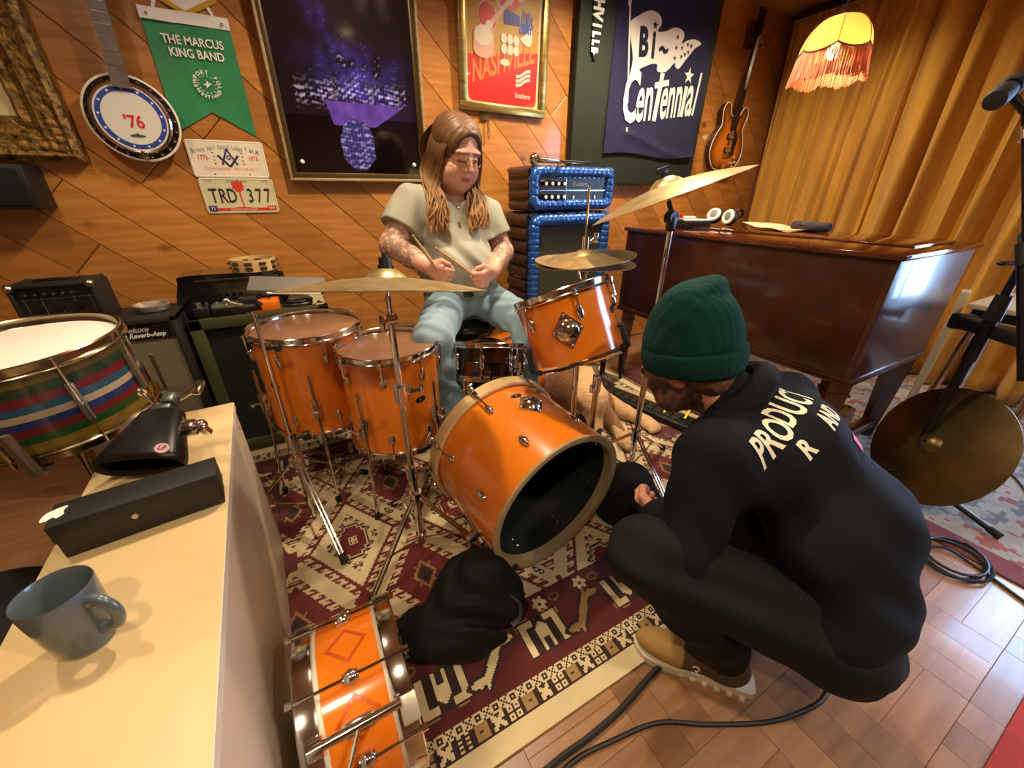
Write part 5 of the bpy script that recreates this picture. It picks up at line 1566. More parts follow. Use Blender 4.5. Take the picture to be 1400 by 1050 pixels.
# ================================================================ RUG
def rugfn(x, y):
    """x, y in metres on the floor -> linear colour; a woven kilim-like pattern"""
    X0r, X1r, Y0r, Y1r = -.60, 1.88, .38, 2.06
    CRM, RED_, BRN, TAN, GLD = (np.array(lin(h)) for h in ('#cdbb90', '#520f0e', '#2b120d', '#97784a', '#7d6132'))
    c = np.tile(CRM, (len(x), 1))
    dx = np.minimum(x - X0r, X1r - x); dy = np.minimum(y - Y0r, Y1r - y)
    e = np.minimum(dx, dy)
    along = np.where(dy <= dx, x, y)
    def put(m, col):
        c[m] = col
    # small motif rows
    m1 = (e >= .052) & (e < .092); put(m1, BRN)
    p = .046; k = np.floor(along / p).astype(int); u = (along / p) % 1 - .5; v = (e - .072) / .040
    sq = (np.abs(u) < .38) & (np.abs(v) < .40)
    kk = k % 3
    put(m1 & sq & (kk == 0), TAN); put(m1 & (kk == 0) & (np.abs(u) < .1) & (np.abs(v) < .1), BRN)
    put(m1 & sq & (kk == 1) & (np.abs(np.abs(u) - np.abs(v)) < .20), CRM)
    put(m1 & sq & (kk == 2), CRM); put(m1 & (kk == 2) & sq & ((np.abs(u) < .07) | (np.abs(v) < .07) | ((np.abs(np.abs(u) - .22) < .07) & (np.abs(np.abs(v) - .22) < .07))), BRN)
    m2 = (e >= .092) & (e < .113); put(m2, CRM)
    u2 = (along / .025) % 1 - .5; v2 = (e - .1025) / .021; k2 = np.floor(along / .025).astype(int) % 2
    put(m2 & (np.abs(u2) < .34) & (np.abs(v2) < .34) & (k2 == 0), BRN); put(m2 & (np.abs(u2) < .14) & (np.abs(v2) < .14), CRM)
    put(m2 & (k2 == 1) & (np.abs(np.abs(u2) - np.abs(v2)) < .12), BRN)
    # wide red border with hooked letters-like motifs
    m3 = (e >= .113) & (e < .325); put(m3, RED_)
    per = .32; kb = np.floor((along - .02) / per).astype(int); q = (along - .02) % per; w = e - .205
    # W / M motif
    a = q - .085
    bx = np.abs(a)
    flip = np.where(kb % 2 == 0, 1, -1); wf = w * flip
    W1 = ((bx < .065) & (np.abs(wf) < .048)) & ~((np.abs(bx - .032) < .012) & (wf > -.03)) & ~((bx < .012) & (wf > .015)) & ~((bx < .02) & (wf < -.036 + bx))
    out = (bx < .077) & (np.abs(wf) < .062) & ~((bx < .065) & (np.abs(wf) < .048))
    put(m3 & out & (wf < 0) & (np.abs(wf + .056 - .5 * np.abs(bx - .04)) < .008), TAN)
    put(m3 & (bx < .071) & (np.abs(wf) < .055), BRN)
    put(m3 & W1, CRM)
    # S motif
    s = q - .235; sv = w - .1 * 0
    dS = np.minimum(np.abs(sv - (s * 1.1)) * .7 + 10 * (np.abs(s) > .035), np.minimum(np.hypot(s - .055, sv - .03), np.hypot(s + .055, sv + .03)) - .008)
    put(m3 & (np.minimum(np.abs(sv - s * 1.1) * .7 + 10 * (np.abs(s) > .042), np.minimum(np.hypot((s - .058) * .6, sv - .034), np.hypot((s + .058) * .6, sv + .034))) < .021), BRN)
    sc = np.where(kb % 2 == 0, 1, 0)[:, None] * CRM + np.where(kb % 2 == 0, 0, 1)[:, None] * TAN
    mS = m3 & (np.minimum(np.abs(sv - s * 1.1) * .7 + 10 * (np.abs(s) > .038), np.minimum(np.hypot((s - .055) * .5, sv - .036), np.hypot((s + .055) * .5, sv + .036))) < .012)
    c[mS] = sc[mS]
    # small flowers by the inner edge
    fx = (along + .1) % .16 - .08; fy = e - .287
    ang = np.arctan2(fy, fx); rr = np.hypot(fx, fy)
    put(m3 & (rr < .026 * (.45 + .55 * np.abs(np.cos(3 * ang)))), CRM); put(m3 & (rr < .006), BRN)
    put(m3 & (np.abs(np.hypot((fx - .055) * .7, fy) - .012) < .003), GLD)
    # inner line
    put((e >= .318) & (e < .326), BRN)
    # field
    f = e >= .326
    sx, sy = .40, .54
    def dia(cx, cy, ax, ay):
        X = (x - cx + sx / 2) % sx - sx / 2; Y = (y - cy + sy / 2) % sy - sy / 2
        return X, Y, np.abs(X) / ax + np.abs(Y) / ay
    Xa, Ya, da = dia(-.03, 1.22, .155, .235)
    Xb, Yb, db = dia(.17, 1.49, .105, .16)
    REDF = np.array(lin('#651413'))
    # hooks along the diamond edges
    ha = (np.abs(Xa) - np.abs(Ya) * .66)
    saw = ((np.abs(Ya) * 1. / .036) % 1)
    put(f & (da > .93) & (da < 1.02), REDF)
    put(f & (da >= 1.02) & (da < 1.15) & (saw < .32), REDF)
    put(f & (da >= 1.15) & (da < 1.20) & (saw < .70), REDF)
    put(f & (da >= 1.10) & (da < 1.16) & (saw > .50) & (saw < .70), REDF)
    put(f & (db < 1.0), REDF)
    sawb = ((np.abs(Yb) / .032) % 1)
    put(f & (db >= 1.0) & (db < 1.22) & (sawb < .30), REDF)
    put(f & (db >= 1.20) & (db < 1.28) & (sawb < .70), REDF)
    put(f & (db >= 1.12) & (db < 1.21) & (sawb > .50) & (sawb < .7), REDF)
    # red diamond centre: tan outline with dark heart
    d2 = np.maximum(np.abs(Xb) / .03, np.abs(Yb) / .042)
    d3 = np.abs(Xb) / .034 + np.abs(Yb) / .05
    put(f & (d3 < 1.25) & (d3 > .95), TAN); put(f & (d3 < .8), BRN)
    put(f & (np.abs(np.abs(Xb) / .03 - np.abs(Yb) / .045) < .16) & (d3 > 1.2) & (d3 < 1.75), TAN)
    # cream diamond centre: stepped cross with hooked outline
    ax_, ay_ = np.abs(Xa), np.abs(Ya)
    cross = ((ax_ < .022) & (ay_ < .075)) | ((ax_ < .045) & (ay_ < .042)) | ((ax_ < .034) & (ay_ < .06))
    cross2 = ((ax_ < .032) & (ay_ < .09)) | ((ax_ < .055) & (ay_ < .055)) | ((ax_ < .044) & (ay_ < .074))
    cross3 = ((ax_ < .026) & (ay_ < .082)) | ((ax_ < .049) & (ay_ < .047)) | ((ax_ < .038) & (ay_ < .066))
    put(f & cross2 & ~cross3, BRN)
    put(f & cross, REDF)
    put(f & (ax_ < .014) & (ay_ < .018), CRM); put(f & (ax_ < .011) & (ay_ < .014) & ((ax_ > .003) & (ay_ > .003)), BRN)
    hk = ((ax_ / .075 + ay_ / .125) > .98) & ((ax_ / .075 + ay_ / .125) < 1.10)
    st_ = ((ay_ / .028) % 1)
    put(f & (da < .8) & hk & (st_ < .6), GLD)
    hk2 = ((ax_ / .09 + ay_ / .145) > .95) & ((ax_ / .09 + ay_ / .145) < 1.06)
    put(f & (da < .86) & hk2 & (st_ > .25) & (st_ < .75), BRN)
    # crosses and small fillers between the diamonds
    Xc, Yc, _ = dia(.17, 1.22, 1, 1)
    put(f & (((np.abs(Xc) < .012) & (np.abs(Yc) < .045)) | ((np.abs(Yc) < .016) & (np.abs(Xc) < .03))), REDF)
    Xd, Yd, _ = dia(-.03, 1.49, 1, 1)
    aD = np.arctan2(Yd * .8, Xd)
    put(f & (np.hypot(Xd, Yd * .8) < .034 * (.5 + .5 * np.abs(np.cos(2 * aD)))), REDF)
    for ox, oy in ((.085, .135), (-.085, .135), (.085, -.135), (-.085, -.135), (.10, .17), (-.1, -.17), (.1, -.2), (-.1, .2)):
        Xe, Ye, _ = dia(.07 + ox * .6, 1.355 + oy * .25, 1, 1)
        b = np.maximum(np.abs(Xe), np.abs(Ye) * .8)
        put(f & (b < .009) & (b > .0045) & (da > 1.27) & (db > 1.45), BRN)
    # red zig-zag triangles along the ends of the field
    xe = np.minimum(x - (X0r + .326), (X1r - .326) - x)
    zz = np.abs(((y - 1.22 + .16) % .32) - .16) * .55
    put(f & (xe < .055 - zz), RED_)
    P = np.stack([x, y, 0 * x], -1)
    return np.clip(c * (1 + .10 * vnoise(P, 60, 9)[:, None] + .10 * vnoise(P, 9, 8)[:, None]), 0, 1)
RX0, RX1, RY0, RY1 = -.60, 1.88, .38, 2.06
t = thing('rug', 'large red and cream patterned wool rug under the drum kit', 'rug', ((RX0 + RX1) / 2, (RY0 + RY1) / 2, 0))
obj('rug_base', MB().box((0, 0, .0035), (RX1 - RX0, RY1 - RY0, .007)), mat('rug edge wool', '#b9a878', .95), t, smooth=0)
wx, wy = RX1 - RX0, RY1 - RY0
grid_print('pile', wx, wy, 496, 336, lambda u, v: rugfn(RX0 + u * wx, RY0 + v * wy), RUGM, t, Matrix(), .0085)

# ================================================================ LEFT FOREGROUND: CABINET AND WHAT STANDS ON IT
CT = .60
cabM = Matrix(((math.cos(R(3.2)), -math.sin(R(3.2)), 0, -.232), (math.sin(R(3.2)), math.cos(R(3.2)), 0, .75), (0, 0, 1, 0), (0, 0, 0, 1)))
t = thing('cabinet', 'pale low cabinet with a birch top and white sides, in the left foreground', 'cabinet', cabM)
CBL, CBW = 1.24, .275     # along y, along x (to the left of the origin)
BIRCH = mat('birch veneer', '#dcc493', .5, var=(4, '#d2b57e', (1, .35, 1)))
LAM = mat('off-white laminate', '#b9a794', .4)
obj('top', MB().box((-CBW / 2, 0, CT - .011), (CBW, CBL, .022), bev=.0015), BIRCH, t)
obj('edge_band', MB().box((.0008, 0, CT - .011), (.002, CBL, .022)).box((-CBW / 2, CBL / 2, CT - .011), (CBW, .002, .022)), mat('white edge band', '#d6cbb8', .4), t, smooth=0, kind='stuff')
sdp = obj('side_panel', MB().box((-.011, 0, CT / 2 - .012), (.018, CBL - .004, CT - .024), bev=.001), LAM, t)
obj('peg_hole', MB().cyl((-.004, CBL / 2 - .035, CT - .075), (-.0015, CBL / 2 - .035, CT - .075), .006, n=12), BLACK, t)
obj('side_panel', MB().box((-CBW + .011, 0, CT / 2 - .012), (.018, CBL - .004, CT - .024), bev=.001), LAM, t)
obj('end_panel', MB().box((-CBW / 2, CBL / 2 - .012, CT / 2 - .012), (CBW - .04, .018, CT - .024)), LAM, t)
obj('end_panel', MB().box((-CBW / 2, -CBL / 2 + .012, CT / 2 - .012), (CBW - .04, .018, CT - .024)), LAM, t)
obj('bottom', MB().box((-CBW / 2, 0, .03), (CBW - .04, CBL - .04, .018)), LAM, t)

# mug
t = thing('mug', 'blue-grey glazed mug at the near end of the pale cabinet', 'mug', T(-.388, .607, CT) @ RZ(-28))
GLZ = mat('blue grey glaze', '#545e63', .2, coat=.5, var=(4, '#4b5456', (1, 1, .5)))
obj('body', MB().lathe([(0, .0), (.027, .0), (.031, .003), (.034, .010), (.0385, .05), (.0415, .108), (.0405, .111), (.0385, .108), (.0355, .05), (.031, .014), (.024, .007), (0, .006)], n=64), GLZ, t)
hp = spline([(.038, 0, .088), (.054, 0, .092), (.067, 0, .078), (.068, 0, .060), (.057, 0, .040), (.036, 0, .032)], 6)
obj('handle', MB().tube(hp, [.0085] * 3 + [.007] * (len(hp) - 6) + [.0085] * 3, 12, flat=1.25), GLZ, t)

# long black case
t = thing('case', 'long black box with a snap and a white sticker, lying across the pale cabinet', 'case', T(-.365, .868, CT) @ RZ(8))
KB = mat('black leatherette', '#1d1c18', .55, bump=(260, .25, .002))
obj('body', MB().box((0, 0, .037), (.243, .068, .074), bev=.004), KB, t)
obj('lid', MB().box((.002, .0, .0755), (.247, .072, .005), bev=.002).box((.002, -.036, .058), (.247, .003, .038), bev=.001), KB, t)
obj('end_flap', MB().box((.1235, .0, .05), (.003, .068, .05), bev=.001), mat('worn black edge', '#3a3832', .6), t)
obj('snap', MB().lathe([(0, .004), (.005, .0038), (.0065, .002), (.007, 0)], n=16, M=T(-.012, -.0378, .045) @ RX(90)), DULLCHROME, t)
obj('sticker', MB().prism(spl2([(-.028, -.012), (-.024, .008), (-.008, .016), (.004, .016), (.0, .004), (.002, -.008), (-.006, -.016), (-.012, -.010), (-.02, -.016)], 4), .0008, T(-.103, .0, .0782)), WHITE, t, smooth=0)

# cowbell
P0, P1 = Vector((-.400, .998, .652)), Vector((-.356, 1.115, .720))
t = thing('cowbell', 'matt black cowbell with a chrome clamp, tilted on the far end of the pale cabinet', 'cowbell', frame(P1 - P0, (.166, -.093, -.006), P0))
BL_ = (P1 - P0).length
def bell_ring(sx_, sy_, n=40): return [(sx_ * math.copysign(abs(math.cos(a)) ** .72, math.cos(a)), sy_ * math.copysign(abs(math.sin(a)) ** .72, math.sin(a))) for a in [2 * math.pi * i / n for i in range(n)]]
V = []; F = []; n = 40
rings = [(.092, .042, 0), (.089, .0405, .02), (.046, .024, BL_ - .004), (.042, .021, BL_), (.0, .0, BL_ + .001)]
for sx_, sy_, z in rings: V += [(x, y, z) for x, y in bell_ring(max(sx_, 1e-4), max(sy_, 1e-4))]
for k in range(len(rings) - 1):
    for i in range(n): F.append([k * n + i, k * n + (i + 1) % n, (k + 1) * n + (i + 1) % n, (k + 1) * n + i])
o = obj('bell', MB().add(V, F), mat('matt black steel', '#161714', .38, .35), t)
md = o.modifiers.new('thickness', 'SOLIDIFY'); md.thickness = .0018; md.offset = -1
Ms = T(.064, -.0375, .022) @ RX(80) @ RY(30)
stk = obj('round_sticker', MB().lathe([(0, .0012), (.0125, .0012), (.013, .0004)], n=24), mat('pink sticker', '#b98a8f', .5), t, Ms)
text('LP', .017, T(0, 0, .0018), BLACK, stk, sx=.8)
obj('bracket', MB().box((.0, -.004, BL_ + .010), (.042, .026, .022), bev=.004).box((.012, -.01, BL_ + .03), (.03, .03, .03), bev=.006), mat('grey steel bracket', '#6f7472', .35, .8), t)
obj('clamp_screw', MB().cyl((-.012, -.02, BL_ + .012), (-.055, -.02, BL_ + .05), .004, n=8).cyl((-.055, -.02, BL_ + .05), (-.062, -.02, BL_ + .056), .009, n=10), CHROME, t)
obj('wing_bolt', MB().cyl((.03, -.01, BL_ + .03), (.06, -.01, BL_ + .055), .006, n=8).box((.066, -.01, BL_ + .06), (.02, .012, .04), bev=.004), CHROME, t)
obj('rod_clamp', MB().cyl((.03, 0, BL_ - .01), (.07, .0, BL_ - .045), .008, n=10).box((.075, 0, BL_ - .05), (.036, .03, .034), bev=.007).ball((.098, .0, BL_ - .045), .014, 6).box((.112, 0, BL_ - .06), (.02, .03, .014), bev=.004), CHROME, t)

# ================================================================ LEFT BACK: DRUM WITH STRIPES, AMPLIFIERS
SM2 = frame((-.04, -.07, 1), (1, 0, 0), (-.588, 1.262, .705))
t = thing('striped_drum', 'snare drum with red, blue, white and green striped clear shell on the left', 'drum', SM2)
cols = ['#6e571a', '#16401a', '#5e1518', '#1c2a58', '#a08e70', '#164a5e', '#621420', '#17341f', '#5e4c18']
z = 0.
for i, hcol in enumerate(cols):
    h_ = (.024, .019, .017, .017, .016, .017, .019, .022, .022)[i]
    obj('stripe', MB().lathe([(.172, z), (.178, z), (.178, z + h_), (.172, z + h_)], n=64), mat('stripe ' + hcol, hcol, .3, coat=.5), t)
    z += h_
HT = z
obj('drumhead', MB().lathe([(0, HT + .006), (.168, HT + .006), (.178, HT + .001)], n=56), WHITEHEAD, t)
OLDCH = mat('old chrome hoop', '#9a8c74', .2, 1.)
hoop('hoop', .19, HT + .002, t, OLDCH, hgt=.02); hoop('hoop', .19, -.002, t, OLDCH, up=-1, hgt=.02)
for i in range(8):
    M = RZ(-8 + 45 * i) @ T(.178, 0, 0)
    lg = obj('lug', MB().box((.006, 0, HT / 2), (.014, .016, HT * .55), bev=.005), mat('smoky clear lug', '#8d8272', .2, .6) if 'smoky clear lug' not in bpy.data.materials else bpy.data.materials['smoky clear lug'], t, M)
    obj('tension_rod', MB().cyl((.011, 0, -.02), (.011, 0, HT + .02), .003, n=7), CHROME, lg)
t = thing('snare_stand', 'stand with a flat tubular basket arm carrying the striped drum', 'stand', (-.60, 1.25, 0))
bb = SM2 @ Vector((0, 0, -.06))
obj('tube', MB().cyl((-.60, 1.25, .04), bb, .0125), CHROME, t, world=True)
TAUPE = mat('taupe flat steel', '#756657', .4, .5)
for a in (-88, 30, 150):
    p = [SM2 @ Vector((r_ * math.cos(R(a)), r_ * math.sin(R(a)), z_)) for r_, z_ in ((.0, -.05), (.205, -.035), (.212, .075))]
    obj('basket_arm', MB().tube(p, .012, 4, flat=.5), TAUPE, t, world=True)
tripod(t, -.60, 1.25, .1, .4, .3, (70, 190, 295), z0=0, r=.012, m=TAUPE)

TOLEX = mat('black tolex', '#1b1a17', .6, bump=(300, .4, .002))
# combo amplifier with grey grille
t = thing('combo_amplifier', 'black combo amplifier with a grey grille and white script, below the small amplifier head', 'amplifier', (-.74, 2.2, 0))
cx0, cx1, cy0, cy1, ch_ = -.98, -.485, 2.04, 2.28, .742
obj('cabinet', MB().box(((cx0 + cx1) / 2, cy1 - .01, ch_ / 2), (cx1 - cx0, .02, ch_)).box((cx0 + .012, (cy0 + cy1) / 2, ch_ / 2), (.024, cy1 - cy0, ch_), bev=.004).box((cx1 - .012, (cy0 + cy1) / 2, ch_ / 2), (.024, cy1 - cy0, ch_), bev=.004).box(((cx0 + cx1) / 2, (cy0 + cy1) / 2, ch_ - .012), (cx1 - cx0, cy1 - cy0, .024), bev=.004).box(((cx0 + cx1) / 2, (cy0 + cy1) / 2, .02), (cx1 - cx0, cy1 - cy0, .03)), TOLEX, t, world=True)
obj('grille', MB().box(((cx0 + cx1) / 2, cy0 + .018, .345), (cx1 - cx0 - .05, .018, .60)), mat('silver grey grille cloth', '#6e6753', .7, bump=(320, .5, .002)), t, world=True)
obj('control_panel', MB().box(((cx0 + cx1) / 2, cy0 + .03, .682), (cx1 - cx0 - .05, .02, .06)), BLACK, t, world=True)
obj('grille_trim', MB().box(((cx0 + cx1) / 2, cy0 + .012, .647), (cx1 - cx0 - .05, .008, .007)).box((cx1 - .03, cy0 + .012, .68), (.004, .006, .06)), DULLCHROME, t, world=True, smooth=0, kind='stuff')
for k in range(6): obj('knob', MB().cyl((cx1 - .355 + .03 * k, cy0 + .02, .678), (cx1 - .355 + .03 * k, cy0 + .006, .678), .0095, n=12), WHITE if k % 2 else BLACK, t, world=True)
text('Deluxe', .030, WM[t.name].inverted() @ wallM(cx1 - .15, .693, cy0 + .018), WHITE, t, shear=.35, offset=.0006)
text('Reverb-Amp', .027, WM[t.name].inverted() @ wallM(cx1 - .115, .669, cy0 + .018), WHITE, t, shear=.35, sx=.85, offset=.0006)
for x in (cx0 + .06, cx1 - .06): obj('foot', MB().cyl((x, 2.1, 0), (x, 2.1, .006), .02, n=12), RUBBER, t, world=True)
# small head on it
t = thing('guitar_amplifier', 'small black amplifier head with rows of tiny knobs at the far left', 'amplifier', T(-.815, 2.155, ch_) @ RZ(0))
obj('case', MB().box((0, .07, .075), (.235, .02, .145)).box((-.112, 0, .078), (.012, .16, .15), bev=.003).box((.112, 0, .078), (.012, .16, .15), bev=.003).box((0, 0, .148), (.235, .16, .013), bev=.004).box((0, 0, .010), (.235, .16, .012), bev=.003), TOLEX, t)
obj('front_panel', MB().box((0, -.055, .078), (.21, .012, .125)), mat('dark grey front', '#1f1e1b', .45), t)
kn = 0
for k in range(6):
    o = obj('knob', MB().cyl((-.075 + .025 * k, -.06, .118), (-.075 + .025 * k, -.075, .118), .008, n=12), BLACK, t)
    obj('cap', MB().cyl((-.075 + .025 * k, -.074, .118), (-.075 + .025 * k, -.077, .118), .004, n=8), DULLCHROME, o)
for k in range(3): obj('knob', MB().cyl((-.06 + .055 * k, -.06, .07), (-.06 + .055 * k, -.078, .07), .014, n=14), BLACK, t)
pl_ = MB()
for k in range(5): pl_.box((-.09 + .045 * k, -.0625, .06), (.0012, .002, .085))
for zz_ in (.03, .098): pl_.box((0, -.0625, zz_), (.2, .002, .0012))
obj('panel_lines', pl_, mat('grey print lines', '#6d675c', .6), t, smooth=0, kind='stuff')
for sx_ in (-1, 1):
    obj('corner', MB().ball((.108 * sx_, -.075, .145), .016, 6), DULLCHROME, t)
    obj('corner', MB().ball((.108 * sx_, .07, .145), .014, 6), DULLCHROME, t)
obj('handle', MB().box((0, 0, .158), (.13, .02, .008), bev=.003), BLACK, t)
obj('foot', MB().box((-.08, -.05, .003), (.02, .02, .006)).box((.08, -.05, .003), (.02, .02, .006)).box((-.08, .06, .003), (.02, .02, .006)).box((.08, .06, .003), (.02, .02, .006)), RUBBER, t, kind='stuff')
# glass ashtray
t = thing('glass_dish', 'clear round glass dish on the combo amplifier, right of the small head', 'dish', (-.575, 2.17, ch_))
obj('dish', MB().lathe([(0, .008), (.035, .009), (.05, .02), (.058, .03), (.066, .031), (.067, .028), (.055, .006), (.04, 0), (0, 0)], n=36), mat('clear glass', '#f2efe6', .05, trans=.85), t)

# green speaker cabinet
GRN = mat('olive green tolex', '#3d401f', .6, bump=(300, .4, .002))
t = thing('speaker_cabinet', 'olive green speaker cabinet with a black grille behind the floor toms', 'speaker', (-.17, 2.2, 0))
gx0, gx1, gy0, gy1, gh = -.468, .098, 2.085, 2.40, .70
fw_ = .05
obj('cabinet', MB().box(((gx0 + gx1) / 2, gy1 - .01, gh / 2), (gx1 - gx0, .02, gh)).box((gx0 + fw_ / 2, (gy0 + gy1) / 2, gh / 2), (fw_, gy1 - gy0, gh), bev=.004).box((gx1 - fw_ / 2, (gy0 + gy1) / 2, gh / 2), (fw_, gy1 - gy0, gh), bev=.004).box(((gx0 + gx1) / 2, (gy0 + gy1) / 2, gh - .025), (gx1 - gx0, gy1 - gy0, .05), bev=.004).box(((gx0 + gx1) / 2, (gy0 + gy1) / 2, .03), (gx1 - gx0, gy1 - gy0, .06), bev=.004), GRN, t, world=True)
obj('grille', MB().box(((gx0 + gx1) / 2, gy0 + .03, gh / 2), (gx1 - gx0 - .08, .02, gh - .08)), mat('black cabinet grille', '#0e0c09', .9, bump=(320, .5, .002)), t, world=True)
obj('cable', MB().tube(spline([(-.28, 2.09, .40), (-.27, 2.075, .36), (-.25, 2.08, .33), (-.26, 2.1, .3)], 5), .004, 6), BLACK, t, world=True)
# things on the green cabinet
t = thing('instrument_case', 'glossy black rounded instrument body lying behind the pedals on the green cabinet', 'case', (-.27, 2.29, gh))
obj('body', MB().prism(spl2([(-.21, .0), (-.205, .135), (-.18, .165), (-.02, .165), (.18, .16), (.21, .14), (.2, .02), (.1, 0)], 5), .16, Matrix(((1, 0, 0, 0), (0, 0, -1, .08), (0, 1, 0, 0), (0, 0, 0, 1)))), mat('glossy black lacquer', '#0b0d0f', .15, coat=.8), t, smooth=40)
obj('edge_band', MB().box((.02, -.083, .14), (.33, .006, .008), bev=.002), mat('grey edge', '#3c4044', .3, .4), t)
t = thing('tambourine', 'pale wooden tambourine with dark jingles, on top of the glossy black body', 'tambourine', (-.175, 2.27, gh + .166))
TW = mat('tambourine wood', '#cfae74', .45)
obj('frame', MB().lathe([(.088, 0), (.094, 0), (.094, .052), (.088, .052)], n=48, closed=True), TW, t)
for i in range(10):
    a = 360 / 10 * i + 8
    for z_ in (.014, .036):
        s_ = obj('jingle_slot', MB().box((.094, 0, z_), (.004, .03, .013), RZ(a), bev=.002), mat('dark slot', '#1b130c', .7) if 'dark slot' not in bpy.data.materials else bpy.data.materials['dark slot'], t)
        obj('jingle', MB().cyl((.092, 0, z_ - .003), (.092, 0, z_ - .001), .017, n=14).cyl((.092, 0, z_ + .001), (.092, 0, z_ + .003), .017, n=14), DULLCHROME, s_, RZ(a))
t = thing('effects_pedal', 'small black effects pedal with a chrome knob, leftmost on the green cabinet', 'pedal', (-.405, 2.14, gh))
obj('body', MB().box((0, 0, .022), (.06, .09, .044), bev=.005), BLACK, t)
obj('knob', MB().cyl((-.01, -.005, .044), (-.01, -.005, .066), .013, n=14).cyl((.018, .01, .044), (.018, .01, .058), .006, n=10), CHROME, t)
t = thing('effects_pedal', 'grey-green effects pedal with small chrome knobs, between the black and the orange one', 'pedal', (-.305, 2.135, gh))
obj('body', MB().box((0, 0, .024), (.125, .08, .048), bev=.005), mat('grey green paint', '#545a44', .45), t)
obj('front_panel', MB().box((0, -.04, .02), (.122, .004, .036), bev=.001), BLACK, t)
for k in range(4): obj('knob', MB().cyl((-.042 + .028 * k, 0, .047), (-.042 + .028 * k, 0, .062), .008, n=12), CHROME, t)
t = thing('effects_pedal', 'bright orange effects pedal on the green cabinet, partly behind the grey pad', 'pedal', (-.165, 2.14, gh))
obj('body', MB().box((0, 0, .024), (.12, .085, .048), bev=.006), mat('orange paint', '#e8720f', .35, coat=.4), t)
obj('footswitch', MB().cyl((.02, -.01, .047), (.02, -.01, .06), .010, n=12), CHROME, t)
obj('knob', MB().cyl((-.02, .02, .047), (-.02, .02, .06), .009, n=12).cyl((.015, .025, .047), (.015, .025, .06), .009, n=12), BLACK, t)
t = thing('star_ornament', 'small pale pointed star ornament standing on the right end of the green cabinet', 'ornament', T(.062, 2.12, gh) @ RZ(10))
obj('star', MB().prism(star(.052, .45), .012, T(0, .006, .045) @ RX(90)), mat('pale straw', '#d7c999', .7), t, smooth=0)
obj('foot', MB().box((0, 0, .004), (.04, .03, .008), bev=.002), mat('straw foot', '#b39c62', .7), t)
t = thing('coiled_cable', 'loose coil of black cable at the right end of the green cabinet', 'cable', (-.02, 2.16, gh))
obj('cable', MB().tube([((.06 + .012 * math.sin(a * .37)) * math.cos(a), (.04 + .008 * math.sin(a * .5)) * math.sin(a), .008 + .006 * a / 6.28) for a in [i * .35 for i in range(54)]], .0055, 6), BLACK, t)
# low wooden case behind the toms
t = thing('wooden_case', 'worn tan case with a handle lying behind the two floor toms', 'case', T(.33, 2.12, .0) @ RZ(4))
obj('body', MB().box((0, 0, .25), (.42, .20, .50), bev=.01), mat('worn tan cover', '#8d744a', .6, var=(9, '#755d38')), t)
obj('lid_edge', MB().box((0, 0, .505), (.43, .21, .014), bev=.004), mat('case trim', '#6d5a35', .5), t)
obj('handle', MB().tube([(-.07, -.06, .512), (-.065, -.06, .535), (.065, -.06, .535), (.07, -.06, .512)], .007, 6), STEEL, t)
# dark bags on the floor at the far left
t = thing('drum_case', 'big black round drum case on the floor under the striped drum', 'case', (-.80, .93, 0))
BAG = mat('black cordura', '#0f0e0d', .85, bump=(120, .4, .004))
obj('body', MB().lathe([(0, 0), (.21, 0), (.225, .02), (.225, .36), (.21, .385), (0, .39)], n=36), BAG, t)
obj('zip', MB().lathe([(.226, .28), (.229, .285), (.226, .29)], n=36), BLACK, t)
obj('handle', MB().tube(spline([(.05, -.07, .39), (.05, -.05, .43), (.05, .05, .43), (.05, .07, .39)], 5), .012, 6), BAG, t)
t = thing('gear_bag', 'long black hardware bag on the floor along the far side of the pale cabinet', 'bag', T(-.72, .42, 0) @ RZ(6))
obj('body', MB().box((0, 0, .16), (.3, .62, .32), bev=.07), BAG, t)
obj('strap', MB().tube(spline([(-.1, -.2, .32), (0, -.22, .36), (.1, -.2, .32)], 5), .014, 6, flat=.3).tube(spline([(-.1, .2, .32), (0, .22, .36), (.1, .2, .32)], 5), .014, 6, flat=.3), BLACK, t, kind='stuff')
